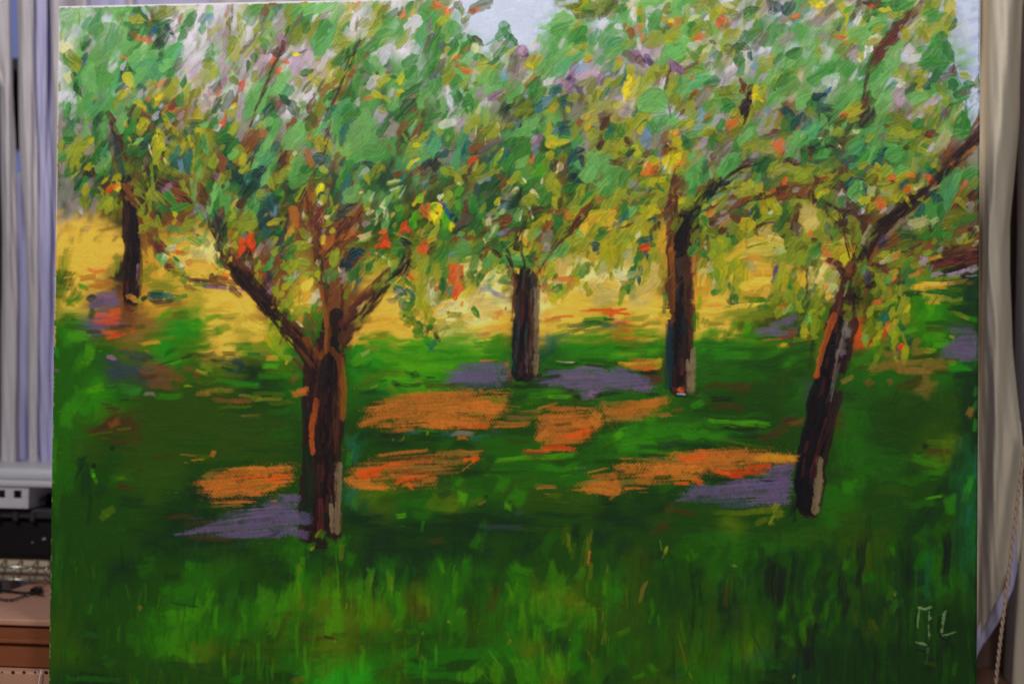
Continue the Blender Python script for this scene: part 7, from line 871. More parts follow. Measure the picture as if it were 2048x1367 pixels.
    # limbs that run on through the leaves
    for ln in LIMBS2.split('\n'):
        t = ln.split()
        if len(t) < 6: continue
        q = [float(v) for v in t[3:]]; wd = float(t[2]); o = dict(E=11, A=12, B=13, C=14, D=15)[t[0]]
        P_ = [(q[i], q[i+1]) for i in range(0, len(q)-1, 2)]; n_ = len(P_)-1
        for k2 in range(int(sum(math.hypot(P_[i+1][0]-P_[i][0], P_[i+1][1]-P_[i][1]) for i in range(n_))/7*max(1, wd/12))):
            f = R()*(n_-.001); i0 = int(f); f -= i0; (ax, ay), (bx, by) = P_[i0], P_[i0+1]; dl = math.hypot(bx-ax, by-ay)+1e-6; off = (R()-.5)*wd*.8
            px, py = ax+(bx-ax)*f-(by-ay)/dl*off, ay+(by-ay)*f+(bx-ax)/dl*off; x, y = to_c(px, py)
            cn = (t[1], t[1], 'r4', 'bk' if t[1] in ('bk','r4') else 'r2')[int(R()*4)]
            stroke(x, y, (20+R()*30)*PS, (2.5+R()*wd*.3)*PS, math.degrees(math.atan2(ay-by, bx-ax))+(R()-.5)*12, lookup(cn, px, py)*(.85+R()*.3), 's', .7, .8, o)
    # bristle marks: fine slanting drags of neighbouring colour, light and dark, over the crowns
    cur = COL.copy()
    for i in range(3200):
        px, py = 105+R()*1860, -20+R()*700
        if py > crown_floor(px) or in_sky(px, py): continue
        x, y = to_c(px, py); xx = int(np.clip(x+(R()-.5)*22, 0, PW-1)); yy = int(np.clip(y+(R()-.5)*22, 0, PH-1)); xi, yi = int(np.clip(x, 0, PW-1)), int(np.clip(y, 0, PH-1))
        stroke(x, y, (16+R()*26)*PS, (1.8+R()*4)*PS, 60+(R()-.5)*46, cur[yy, xx]*(.62+R()*.5), 's', .6, .5, OWN[yi, xi])
    # upright blades: lime in the middle of the foreground, long blue-green ones at the right
    for i in range(850):
        px, py = 110+R()*1850, 1085+R()*400
        if R() > .35+.65*min(1, (py-1085)/90.): continue
        x, y = to_c(px, py); xi, yi = int(np.clip(x, 0, PW-1)), int(np.clip(y, 0, PH-1))
        if OWN[yi, xi]: continue
        lime = math.exp(-((px-720)/420)**2)*min(1, max(0, (py-1110)/70.)); dk = 1/(1+math.exp(-(px-1440)/70.))
        if R() < dk: cn = ('s','c','w','b','c','d')[int(R()*6)]; L_, W_ = 60+R()*110, 5+R()*12
        elif R() < lime: cn = ('e','f','e','e','h','d')[int(R()*6)]; L_, W_ = 30+R()*60, 3+R()*11
        else: cn = ('b','d','c','a','b')[int(R()*5)]; L_, W_ = 30+R()*60, 3+R()*10
        stroke(x, y, L_*PS, W_*PS, 90+(R()-.5)*(14 if R() < .8 else 40), lookup(cn, px, min(py, 1367))*(.62+R()*.4), 's', .5, .36, 0, soft=1 if W_ > 7 else 0)
    for (px, py, l_, w_, a_, cn) in ((1540,1160,90,20,88,'s'),(1562,1180,110,16,86,'s'),(1600,1170,80,14,84,'c'),(1690,1190,130,15,87,'s'),(1722,1130,110,12,82,'s'),(1800,1150,100,20,95,'c'),(1893,1105,120,18,87,'s'),(1440,1190,80,16,86,'c'),(1620,1290,120,26,84,'s'),(1500,1150,60,12,78,'c'),(1855,1150,120,16,89,'r'),(1660,1230,90,12,80,'c')):
        x, y = to_c(px, py); stroke(x, y, l_*PS, w_*PS, a_, lookup(cn, px, py), 's', .6, .85, 0)
    # 4. a scatter of small touches that pick up what lies beside them
    cur = COL.copy()
    for i in range(450):
        px, py = 110+R()*1850, -15+R()*700
        if py > crown_floor(px)-15 or in_sky(px, py): continue
        x, y = to_c(px, py); xx = int(np.clip(x+(R()-.5)*26, 0, PW-1)); yy = int(np.clip(y+(R()-.5)*26, 0, PH-1))
        stroke(x, y, (6+R()*9)*PS*1.3, (2.5+R()*4)*PS, 58+(R()-.5)*70, cur[yy, xx]*(1+(R()-.5)*.25), 'l' if R() < .5 else 's', .9, .6, crown_of(px, py))
    for i in range(2600):
        px, py = 100+R()*1860, 480+R()*1000
        if py < crown_floor(px)+15: continue
        x, y = to_c(px, py); xx = int(np.clip(x+(R()-.5)*20, 0, PW-1)); yy = int(np.clip(y+(R()-.5)*20, 0, PH-1))
        if OWN[yy, xx] not in (0,): continue
        xi, yi = int(np.clip(x, 0, PW-1)), int(np.clip(y, 0, PH-1))
        if OWN[yi, xi] != 0: continue
        up = py > 1070 or (px > 1880 and py > 740)
        stroke(x, y, (10+R()*24)*PS, (1.6+R()*3)*PS, 88+(R()-.5)*24 if up else (R()-.5)*20+3, cur[yy, xx]*(1+(R()-.4)*.35), 's', .5, .6)
    # 5. signature
    for ln in SIG.split('\n'):
        t = ln.split()
        if len(t) < 4: continue
        q = [float(v) for v in t[2:]]
        polystroke([to_c(q[i], q[i+1]) for i in range(0, len(q)-1, 2)], float(t[1])*PS*1.1, lookup(t[0], q[0], q[1]), 's', 23, 1.2, .9)
    # the cloth: paint sits thinner on the thread crowns
    gl = 1+.035*WEAVE+.02*N1
    g_ = (COL[...,1] > COL[...,0]*1.05) & (COL[...,1] > COL[...,2]*1.5) & (PY > 600); COL[g_, 2] *= .72
    COL[:] = np.clip(.30*(np.clip(COL, .0005, 1)/.30)**1.12*gl[...,None], .0012, .9)
DABI = []
def patch(xy, col, k, own):
    """a dry-brushed patch with ragged edges; photo pixels"""
    P = [to_c(xy[i], xy[i+1]) for i in range(0, len(xy), 2)]; xs = [q[0] for q in P]; ys = [q[1] for q in P]
    x0, x1, y0, y1 = max(0, int(min(xs))-12), min(PW, int(max(xs))+13), max(0, int(min(ys))-12), min(PH, int(max(ys))+13)
    X = GX[y0:y1, x0:x1]; Y = GY[y0:y1, x0:x1]; ins = np.zeros(X.shape, bool)
    for (ax, ay), (bx, by) in zip(P, P[1:]+P[:1]):
        if ay == by: continue
        ins ^= ((ay > Y) != (by > Y)) & (X < (bx-ax)*(Y-ay)/(by-ay)+ax)
    M = ins.astype(np.float32); blur(M, 60, 0)
    bi = np.clip(Y*1.5-y0*1.5+X*.12-x0*.12+30, 0, 511).astype(int); li = np.clip((X-x0)*.5+20, 0, 511).astype(int); st = STK[bi, li]
    al = sm((M-.34+st*.24+WEAVE[y0:y1, x0:x1]*.2+N2[y0:y1, x0:x1]*.07+N1[y0:y1, x0:x1]*.08)/1.15)*k*(.93-.12*sm(-N4[y0:y1, x0:x1]))
    c = COL[y0:y1, x0:x1]; s = col*(1+.18*st+.10*N3[y0:y1, x0:x1]+.05*N4[y0:y1, x0:x1])[...,None]; c[:] = c*(1-al[...,None])+np.clip(s, .001, 1)*al[...,None]
    hh = HGT[y0:y1, x0:x1]; hh[:] = hh*(1-al*.6)+al*(.4+.2*st)
    NS[0] += 1; hit = al > .5; SID[y0:y1, x0:x1][hit] = NS[0]; OWN[y0:y1, x0:x1][hit] = own
PATCH = [(221,'o',.9,(715,835,745,800,800,785,900,780,1015,785,1020,810,1000,835,960,855,900,862,840,855,790,868,725,852)),
 (222,'o',.85,(1070,850,1085,820,1130,808,1205,815,1215,850,1180,880,1130,900,1075,895,1085,875)), (225,'o',.6,(1200,815,1260,800,1345,800,1330,825,1270,845,1215,850)),
 (220,'o',.88,(385,965,420,945,500,930,590,930,592,960,560,985,490,995,410,998)), (223,'o',.7,(690,940,720,920,800,905,900,905,955,905,960,925,880,950,875,975,780,975,740,985,700,975)),
 (224,'o',.92,(1230,925,1340,905,1430,900,1520,897,1595,908,1592,925,1540,930,1470,945,1400,955,1330,968,1270,965,1225,950)), (224,'o',.75,(1150,975,1180,955,1240,940,1260,970,1250,990,1180,990)),
 (201,'q',.92,(880,765,900,740,960,728,1025,722,1030,755,1010,778,960,780,900,778)), (202,'q',.95,(1065,765,1100,745,1160,732,1230,735,1290,750,1320,770,1305,785,1230,782,1200,795,1160,798,1140,780,1090,775)),
 (205,'q',.95,(345,1070,430,1035,500,1012,560,995,598,992,603,1078,540,1082,460,1082,420,1075)), (206,'q',.95,(1355,985,1420,970,1500,955,1550,930,1585,935,1588,1010,1520,1015,1430,1008,1360,1003)),
 (204,'q',.9,(1905,660,1960,660,1960,725,1900,712)), (203,'q',.85,(1520,665,1600,640,1602,672,1560,680))]
LIMBS2 = """
A r4 34 470 530 520 590 560 640 610 700
A r2 22 452 508 430 460 425 430
A r4 22 720 640 760 585 800 545 825 505
A r1 20 655 560 640 500 628 450 618 400
A r1 14 655 510 690 465 730 415
A r2 10 600 400 640 330 660 250
A r4 9 650 240 690 150 720 80
A r2 8 500 250 540 150 580 60
B r4 10 1000 480 1020 520 1036 560
B r2 12 1085 535 1110 490 1160 440 1185 405
B r4 10 1046 540 1040 480 1050 440
C bk 22 1375 450 1400 405 1440 365
C r4 9 1440 365 1480 335 1525 322
C r3 16 1350 430 1345 380 1352 350
C r4 9 1488 240 1500 205 1495 180
C r1 9 1420 440 1500 400 1570 385 1640 365
D r4 22 1722 520 1750 465 1800 425 1850 385
D r4 20 1850 385 1890 345 1930 300 1962 265
D r2 12 1700 510 1690 460 1676 420 1640 400
D r3 18 1725 220 1745 130 1775 80 1830 20
D r3 18 1870 525 1920 515 1962 505
"""
SHC = [(220,620),(940,745),(1190,760),(1570,660),(1920,690),(500,1040),(1480,975)]
LPC = [(500,965),(860,820),(1150,850),(800,935),(1330,930),(1290,815)]
def blur(a, n, h):
    for _ in range(n):
        a[1:-1] = (a[:-2]+2*a[1:-1]+a[2:])/4
        a[:,1:-1] = (a[:,:-2]+2*a[:,1:-1]+a[:,2:])/4
def in_sky(px, py):
    return (925 < px < 1165 and py < min(100, 22+(1165-px)*.55) and py < (px-905)*1.6) or (px > 1885 and py < 170)
paint()
# ---------------------------------------------------------------- edges of the cloth, apples
PXE, PYE = to_p(GX, GY)
def lay(mask, rgb, k): COL[mask] = COL[mask]*(1-k)+s2l(rgb)*k
e = (GY < 2.2+N2*.7) & (PXE < 830); lay(e, (232,228,234), .9)
e = (GX < 1.3+N2*.5) & (PYE < 640); lay(e, (214,206,196), .7)
e = (GX < 1.8+N1*.6) & (PYE > 430) & (PYE < 700) & (N3 > -.5); lay(e, (206,172,96), .8)
e = (GX < 1.1+N1*.6) & (PYE > 700) & (N2 > .2); lay(e, (150,160,110), .6)
e = (GX > PW-3.2+N2*.5); COL[e] *= .62
HGT += WEAVE*.06*np.exp(-HGT*1.2)
# ---------------------------------------------------------------- helpers
def mat(name, col, rough=.6, spec=.4, metal=0., bump=0., bscale=40., var=.0, transl=0., coat=0., stretch=None):
    m = bpy.data.materials.new(name); m.use_nodes = True; nt = m.node_tree; N = nt.nodes; L = nt.links; b = N['Principled BSDF']
    lin = [float(x) for x in s2l(col)]+[1.]
    b.inputs['Base Color'].default_value = lin; b.inputs['Roughness'].default_value = rough
    b.inputs['Specular IOR Level'].default_value = spec; b.inputs['Metallic'].default_value = metal; b.inputs['Coat Weight'].default_value = coat
    tc = N.new('ShaderNodeTexCoord'); mp = N.new('ShaderNodeMapping'); L.new(tc.outputs['Object'], mp.inputs[0])
    if stretch: mp.inputs['Scale'].default_value = stretch
    nz = N.new('ShaderNodeTexNoise'); nz.inputs['Scale'].default_value = bscale; nz.inputs['Detail'].default_value = 6; L.new(mp.outputs[0], nz.inputs['Vector'])
    if var:
        cr = N.new('ShaderNodeMix'); cr.data_type = 'RGBA'; cr.blend_type = 'MIX'
        cr.inputs[6].default_value = [c*(1-var) for c in lin[:3]]+[1]; cr.inputs[7].default_value = [min(1, c*(1+var)) for c in lin[:3]]+[1]
        L.new(nz.outputs[0], cr.inputs[0]); L.new(cr.outputs[2], b.inputs['Base Color'])
    if bump:
        bp = N.new('ShaderNodeBump'); bp.inputs['Strength'].default_value = bump; bp.inputs['Distance'].default_value = .002
        L.new(nz.outputs[0], bp.inputs['Height']); L.new(bp.outputs[0], b.inputs['Normal'])
    if transl:
        t = N.new('ShaderNodeBsdfTranslucent'); t.inputs[0].default_value = lin; mx = N.new('ShaderNodeMixShader'); mx.inputs[0].default_value = transl
        out = [n for n in N if n.type == 'OUTPUT_MATERIAL'][0]
        L.new(b.outputs[0], mx.inputs[1]); L.new(t.outputs[0], mx.inputs[2]); L.new(mx.outputs[0], out.inputs[0])
    return m
def empty(name, loc, label, cat, group=None):
    o = bpy.data.objects.new(name, None); C.objects.link(o); o.location = loc; o.empty_display_size = .05
    o['label'] = label; o['category'] = cat
    if group: o['group'] = group
    return o
def link(name, me, m, parent=None, smooth=False):
    if m: me.materials.append(m)
    o = bpy.data.objects.new(name, me); C.objects.link(o)
    if smooth: me.polygons.foreach_set('use_smooth', [True]*len(me.polygons))
    if parent:
        o.parent = parent; P = Vector((0,0,0)); q = parent
        while q: P += q.location; q = q.parent
        o.location = -P
    return o
def tag(o, label=None, cat=None, kind=None, group=None):
    if label: o['label'] = label
    if cat: o['category'] = cat
    if kind: o['kind'] = kind
    if group: o['group'] = group
    return o
import bmesh
def bm_box(bm, x0, x1, y0, y1, z0, z1, bev=0.):
    v = [bm.verts.new(p) for p in ((x0,y0,z0),(x1,y0,z0),(x1,y1,z0),(x0,y1,z0),(x0,y0,z1),(x1,y0,z1),(x1,y1,z1),(x0,y1,z1))]
    f = [bm.faces.new([v[i] for i in q]) for q in ((0,3,2,1),(4,5,6,7),(0,1,5,4),(1,2,6,5),(2,3,7,6),(3,0,4,7))]
    if bev: bmesh.ops.bevel(bm, geom=list({e for q in f for e in q.edges}), offset=bev, segments=3, affect='EDGES', profile=.5)
def bm_tube(bm, pts, r, n=8):
    pts = [Vector(p) for p in pts]; rings = []
    up = Vector((0,0,1)) if abs((pts[-1]-pts[0]).normalized().z) < .8 else Vector((0,1,0))
    for i, p in enumerate(pts):
        d = (pts[min(i+1, len(pts)-1)]-pts[max(i-1, 0)]).normalized(); a = d.cross(up).normalized(); b = d.cross(a).normalized()
        rr = r[i] if isinstance(r, (list, tuple)) else r
        rings.append([bm.verts.new(p+a*rr*math.cos(2*math.pi*k/n)+b*rr*math.sin(2*math.pi*k/n)) for k in range(n)])
    for A, B in zip(rings[:-1], rings[1:]):
        for k in range(n): bm.faces.new((A[k], A[(k+1)%n], B[(k+1)%n], B[k]))
    bm.faces.new(rings[0][::-1]); bm.faces.new(rings[-1])
def done(bm, name):
    bmesh.ops.recalc_face_normals(bm, faces=bm.faces); me = bpy.data.meshes.new(name); bm.to_mesh(me); bm.free(); return me
# a point of the place at depth y that the photograph shows at pixel px, py
RM = cam.rotation_euler.to_matrix(); CL = Vector(cam.location); FPX = 50/36*2048
def at(px, py, y):
    d = RM@Vector(((px-1024)/FPX, -(py-683.5)/FPX, -1)); return CL+d*((y-CL.y)/d.y)
# ---------------------------------------------------------------- the painting
painting = empty('painting', (.5, 0, 0), 'unframed orchard painting on stretched canvas, dark trees with green leaves over a lawn', 'painting')
m_paint = bpy.data.materials.new('acrylic_paint'); m_paint.use_nodes = True; nt = m_paint.node_tree; b = nt.nodes['Principled BSDF']
at_ = nt.nodes.new('ShaderNodeAttribute'); at_.attribute_name = 'pigment'; nt.links.new(at_.outputs['Color'], b.inputs['Base Color'])
tc = nt.nodes.new('ShaderNodeTexCoord'); mp = nt.nodes.new('ShaderNodeMapping'); nt.links.new(tc.outputs['Object'], mp.inputs[0])
w1 = nt.nodes.new('ShaderNodeTexWave'); w1.wave_type = 'BANDS'; w1.bands_direction = 'DIAGONAL'; w1.inputs['Scale'].default_value = 150; w1.inputs['Distortion'].default_value = 1.2; w1.inputs['Detail'].default_value = 2
mp.inputs['Scale'].default_value = (1, 0, 1)
nt.links.new(mp.outputs[0], w1.inputs['Vector'])
bp = nt.nodes.new('ShaderNodeBump'); bp.inputs['Strength'].default_value = .16; bp.inputs['Distance'].default_value = .0004
nt.links.new(w1.outputs['Fac'], bp.inputs['Height']); nt.links.new(bp.outputs[0], b.inputs['Normal'])
nz = nt.nodes.new('ShaderNodeTexNoise'); nz.inputs['Scale'].default_value = 26; nz.inputs['Detail'].default_value = 5; nt.links.new(tc.outputs['Object'], nz.inputs['Vector'])
mr = nt.nodes.new('ShaderNodeMapRange'); mr.inputs[3].default_value = .36; mr.inputs[4].default_value = .62; nt.links.new(nz.outputs[0], mr.inputs[0]); nt.links.new(mr.outputs[0], b.inputs['Roughness'])
b.inputs['Specular IOR Level'].default_value = .2
# which piece each little face of paint belongs to
NQ = (PH-1)*(PW-1)
own = OWN[:-1,:-1].ravel().astype(np.int64); sid = SID[:-1,:-1].ravel().astype(np.int64)
dabown = np.zeros(NS[0]+1, np.int64); cand = np.zeros(NS[0]+1, bool)
for s_, o_, f_ in DABI:
    if s_ and f_ and o_ in (1,2,3,4,5,22): cand[s_] = True
vis = np.bincount(sid, minlength=NS[0]+1)*cand
top = np.argsort(-vis)[:296]; top = [int(t) for t in top if vis[t] > 40]
key = own.copy()
for n_, t in enumerate(top): key[sid == t] = 1000+n_
order = np.argsort(key, kind='stable'); ks = key[order]; starts = np.r_[0, np.flatnonzero(np.diff(ks))+1, len(ks)]
pos = np.empty((PH*PW, 3), np.float32)
pos[:,0] = (GX/(PW-1)).ravel(); pos[:,2] = (.8-GY/(PH-1)*.8).ravel(); pos[:,1] = -(HGT*.00044).ravel()
colv = np.ones((PH*PW, 4), np.float32); colv[:,:3] = COL.reshape(-1, 3)
jj, ii = np.divmod(np.arange(NQ), PW-1); q0 = jj*PW+ii
quads = np.stack([q0, q0+PW, q0+PW+1, q0+1], 1)
def paint_mesh(name, fidx):
    q = quads[fidx]; u, inv = np.unique(q, return_inverse=True); inv = inv.reshape(-1).astype(np.int32)
    me = bpy.data.meshes.new(name); me.vertices.add(len(u)); me.vertices.foreach_set('co', pos[u].ravel())
    me.loops.add(len(inv)); me.loops.foreach_set('vertex_index', inv)
    me.polygons.add(len(q)); me.polygons.foreach_set('loop_start', np.arange(0, len(inv), 4, dtype=np.int32)); me.polygons.foreach_set('loop_total', np.full(len(q), 4, np.int32))
    me.polygons.foreach_set('use_smooth', np.ones(len(q), bool))
    a = me.attributes.new('pigment', 'FLOAT_COLOR', 'POINT'); a.data.foreach_set('color', colv[u].ravel())
    me.update(calc_edges=True); return me
PN = {0:'painted_meadow', 1:'painted_tree', 2:'painted_tree', 3:'painted_tree', 4:'painted_tree', 5:'painted_tree',
      11:'trunk', 12:'trunk', 13:'trunk', 14:'trunk', 15:'trunk', 20:'painted_shadow', 21:'painted_light_patch', 22:'painted_apple', 23:'signature'}
PLAB = {0:'green and golden meadow with pale sky painted on the canvas', 1:'small dark tree at the far left of the painting', 2:'large forked tree in the left foreground of the painting',
        3:'tree with a straight dark trunk at the centre of the painting', 4:'tree with two apples right of the centre of the painting', 5:'leaning tree with an orange lit trunk at the right of the painting',
        20:'violet shadows painted on the grass', 21:'orange patches of light painted on the grass', 22:'yellow and red apples painted among the leaves', 23:'grey green initials signed in the lower right corner'}
for i_ in range(len(SHC)): PN[200+i_] = 'painted_shadow'; PLAB[200+i_] = 'violet shadow painted '+['beside the far left tree','left of the centre tree','between the two middle trees','behind the leaning tree','at the right edge of the meadow','left of the large forked tree','left of the leaning tree foot'][i_]
for i_ in range(len(LPC)): PN[220+i_] = 'painted_light_patch'; PLAB[220+i_] = 'orange patch of light painted '+['left of the large forked trunk','under the centre tree','in the middle of the lawn','right of the large forked trunk','left of the leaning tree','under the tree with apples'][i_]
made = {}
chunks = {int(ks[a]): order[a:b_] for a, b_ in zip(starts[:-1], starts[1:])}
for k_ in sorted(chunks):
    if k_ < 11 or 20 <= k_ < 1000:
        made[k_] = link(PN[k_], paint_mesh(PN[k_], chunks[k_]), m_paint, painting); made[k_]['label'] = PLAB[k_]
for k_ in sorted(chunks):
    if 11 <= k_ <= 15: link('trunk', paint_mesh('trunk', chunks[k_]), m_paint, made[k_-10])
    elif k_ >= 1000:
        o_ = int(own[chunks[k_][0]])
        if o_ not in made: o_ = 4
        link('leaf_stroke', paint_mesh('leaf_stroke', chunks[k_]), m_paint, made[o_])
bm = bmesh.new()
for a in ((0,.0,1,.0), ): pass
yb = .019
m_cloth = mat('primed_cloth', (205,198,190), .85, .2, bump=.3, bscale=900, var=.05)
m_wood = mat('pine_bar', (186,150,104), .7, .3, bump=.3, bscale=30, var=.2, stretch=(1,1,8))
bm_box(bm, 0, .0015, .0006, yb, 0, .8); bm_box(bm, .9985, 1, .0006, yb, 0, .8); bm_box(bm, .0015, .9985, .0006, yb, .7985, .8); bm_box(bm, .0015, .9985, .0006, yb, 0, .0015)
link('folded_cloth_edge', done(bm, 'edge'), m_cloth, painting)
bm = bmesh.new(); bm_box(bm, .0016, .9984, .0008, .0016, .0016, .7984); link('cloth_back', done(bm, 'back'), m_cloth, painting)
for (x0, x1, z0, z1) in ((.002,.045,.002,.798),(.955,.998,.002,.798),(.0455,.9545,.002,.045),(.0455,.9545,.755,.798),(.48,.52,.0455,.7545)):
    bm = bmesh.new(); bm_box(bm, x0, x1, .003, .0185, z0, z1, .0015); link('stretcher_bar', done(bm, 'bar'), m_wood, painting)
# ---------------------------------------------------------------- the setting: worktop, evening sky outside
m_top = mat('worktop', (120,88,70), .5, .4, bump=.2, bscale=20, var=.25, stretch=(1,10,1))
bm = bmesh.new(); bm_box(bm, -.7, 1.7, -.35, .62, -.045, -.001, .004); tag(link('worktop', done(bm, 'worktop'), m_top), kind='structure')
m_sky = bpy.data.materials.new('evening_sky'); m_sky.use_nodes = True; nt = m_sky.node_tree; nt.nodes.clear()
em = nt.nodes.new('ShaderNodeEmission'); em.inputs[0].default_value = (.30, .36, .80, 1); em.inputs[1].default_value = .5; oo = nt.nodes.new('ShaderNodeOutputMaterial'); nt.links.new(em.outputs[0], oo.inputs[0])
bm = bmesh.new(); bm_box(bm, -3.5, 3.6, 3.0, 3.02, -1.5, 3.2); tag(link('sky', done(bm, 'sky'), m_sky), kind='structure')
# ---------------------------------------------------------------- the window: frame bars, dark shrub shapes outside
m_frame = mat('window_paint', (62,58,66), .5, .4, bump=.1, var=.1)
win = empty('window', (.4, .66, -.05), 'dark window frame behind the curtains, glass toward a blue evening', 'window')
bm = bmesh.new(); bm_box(bm, -.62, -.55, .62, .68, -.05, 1.5, .004); link('jamb', done(bm, 'jamb'), m_frame, win)
bm = bmesh.new(); bm_box(bm, 1.55, 1.62, .62, .68, -.05, 1.5, .004); link('jamb', done(bm, 'jamb'), m_frame, win)
for zz in (at(30, 210, .65).z,):
    bm = bmesh.new(); bm_box(bm, -.55, 1.55, .63, .67, zz-.072, zz+.072, .004); link('transom', done(bm, 'transom'), m_frame, win)
bm = bmesh.new(); bm_box(bm, -.55, 1.55, .60, .70, -.05, .12, .004); link('sill', done(bm, 'sill'), m_frame, win)
m_glass = bpy.data.materials.new('window_glass'); m_glass.use_nodes = True; g = m_glass.node_tree; g.nodes.clear()
tr_ = g.nodes.new('ShaderNodeBsdfTransparent'); tr_.inputs[0].default_value = (.95,.96,.97,1); gl_ = g.nodes.new('ShaderNodeBsdfGlossy'); gl_.inputs['Roughness'].default_value = .03; mx = g.nodes.new('ShaderNodeMixShader'); mx.inputs[0].default_value = .05
oo = g.nodes.new('ShaderNodeOutputMaterial'); g.links.new(tr_.outputs[0], mx.inputs[1]); g.links.new(gl_.outputs[0], mx.inputs[2]); g.links.new(mx.outputs[0], oo.inputs[0])
bm = bmesh.new(); bm_box(bm, -.55, 1.55, .648, .652, .12, zz-.072); link('pane', done(bm, 'pane'), m_glass, win)
bm = bmesh.new(); bm_box(bm, -.55, 1.55, .648, .652, zz+.072, 1.5); link('pane', done(bm, 'pane'), m_glass, win)
# ---------------------------------------------------------------- curtains
m_beige = mat('beige_curtain_cloth', (234,221,198), .9, .15, bump=.35, bscale=160, var=.04, transl=.12)
m_warm = mat('brown_curtain_cloth', (150,122,112), .9, .15, bump=.35, bscale=160, var=.08, transl=.06)
m_lilac = mat('lilac_backlight_cloth', (222,218,248), .9, .15, bump=.3, bscale=200, var=.04, transl=.3)  # lilac puts the window's blue backlight into the cloth colour; lining uses it too
def drape(name, cols, m, parent, thick=.0012, nrow=40, nsub=8):
    """cloth between upright columns; each column is a list of (px, py, depth) in the photograph"""
    rows = []
    for c_ in cols:
        pyy = [p[1] for p in c_]; q = np.linspace(pyy[0], pyy[-1], nrow)
        rows.append([(float(np.interp(v, pyy, [p[0] for p in c_])), float(v), float(np.interp(v, pyy, [p[2] for p in c_]))) for v in q])
    A = np.array(rows)                              # cols x rows x 3
    n = len(cols); out = []
    for i in range(n-1):
        p0, p1, p2, p3 = A[max(i-1, 0)], A[i], A[i+1], A[min(i+2, n-1)]
        for k in range(nsub):
            t = k/nsub; out.append(.5*((2*p1)+(-p0+p2)*t+(2*p0-5*p1+4*p2-p3)*t*t+(-p0+3*p1-3*p2+p3)*t**3))
    out.append(A[-1]); G = np.array(out)
    bm = bmesh.new(); V = [[bm.verts.new(at(p[0]+1.6*math.sin(p[1]/150.+ci*.21+len(cols))+.8*math.sin(p[1]/61.+ci*.5), p[1], p[2]+.0022*math.sin(p[1]/95.+ci*.45)+.0012*math.sin(p[1]/33.-ci*.8))) for p in col] for ci, col in enumerate(G)]
    for i in range(len(V)-1):
        for j in range(nrow-1): bm.faces.new((V[i][j], V[i][j+1], V[i+1][j+1], V[i+1][j]))
    bmesh.ops.recalc_face_normals(bm, faces=bm.faces)
    o = link(name, done(bm, name), m, parent, smooth=True)
    s = o.modifiers.new('cloth', 'SOLIDIFY'); s.thickness = thick
    return o
def straight(xs, T=-70, B=1500): return [[(x, T, d), (x2, B, d2)] for x, x2, d, d2 in xs]
m_grey = mat('grey_curtain_cloth', (226,218,222), .9, .15, bump=.35, bscale=160, var=.04, transl=.14)
lc = empty('curtain', at(60, 1400, .4), 'greyish cream curtain in narrow folds left of the painting', 'curtain')
drape('fold', [[(-60,-70,0.400),(-60,120,0.400),(1,170,0.400),(5,600,0.400),(2,1300,0.400)], [(-20,-70,0.391),(-20,120,0.391),(8,170,0.387),(12,600,0.387),(10,1300,0.387)], [(8,-70,0.382),(15,300,0.378),(24,600,0.382),(24,1300,0.382)], [(16,-70,0.387),(24,300,0.387),(33,600,0.391),(35,1300,0.391)], [(19,-70,0.405),(28,300,0.405),(38,600,0.409),(41,1300,0.409)]], m_grey, lc)
drape('fold', [[(36,-70,0.405),(40,300,0.405),(57,600,0.405),(63,1300,0.405)], [(42,-70,0.382),(47,300,0.382),(62,600,0.391),(68,1300,0.391)], [(54,-70,0.378),(58,300,0.378),(67,600,0.387),(72,1300,0.387)], [(64,-70,0.387),(68,300,0.387),(74,600,0.391),(78,1300,0.391)], [(67,-70,0.393),(71,300,0.393),(77,600,0.393),(80,1300,0.393)]], m_grey, lc)
drape('fold', [[(101,-70,0.400),(112,420,0.400),(120,1300,0.400)], [(106,-70,0.378),(117,420,0.382),(128,1300,0.382)], [(126,-70,0.382),(130,1300,0.382)], [(160,-70,0.427),(160,1300,0.427)]], m_grey, lc)
sc_ = empty('backlight_tinted_curtain', at(300, 1400, .5), 'curtain cloth behind the folds, coloured lilac for blue window light', 'curtain')  # same cloth as the folds, with blue window light put into its colour
drape('backlight_tinted_panel', [[(4,345,0.544),(4,1300,0.544)], [(22,345,0.538),(22,1300,0.538)], [(40,345,0.532),(46,1300,0.532)], [(54,345,0.538),(60,1300,0.538)], [(72,345,0.544),(76,1300,0.544)]], m_lilac, sc_, .0006)
drape('backlight_tinted_panel', [[(62,-70,0.409),(66,300,0.409),(66,1300,0.414)], [(72,-70,0.398),(77,1300,0.398)], [(84,-70,0.393),(88,1300,0.393)], [(93,-70,0.396),(99,1300,0.391)], [(98,-70,0.414),(106,500,0.405),(110,1300,0.391)],
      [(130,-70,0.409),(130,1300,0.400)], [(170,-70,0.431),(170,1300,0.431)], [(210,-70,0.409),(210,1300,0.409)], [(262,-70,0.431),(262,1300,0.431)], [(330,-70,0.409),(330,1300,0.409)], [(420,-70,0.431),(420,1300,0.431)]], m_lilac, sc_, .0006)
mid = empty('curtain', at(700, 1400, .4), 'beige curtain folds seen in the strip above the canvas edge', 'curtain')
drape('fold', [[(158,-70,0.431),(158,1300,0.431)], [(170,-70,0.409),(170,1300,0.409)], [(182,-70,0.431),(182,1300,0.431)]], m_grey, mid)
drape('fold', [[(252,-70,0.431),(252,1300,0.431)], [(262,-70,0.409),(262,1300,0.409)], [(276,-70,0.431),(276,1300,0.431)]], m_grey, mid)
cc = [[(330+46*i,-70,.54 if i % 2 else .515), (330+46*i,1300,.54 if i % 2 else .515)] for i in range(14)]
drape('fold', cc, m_grey, mid)
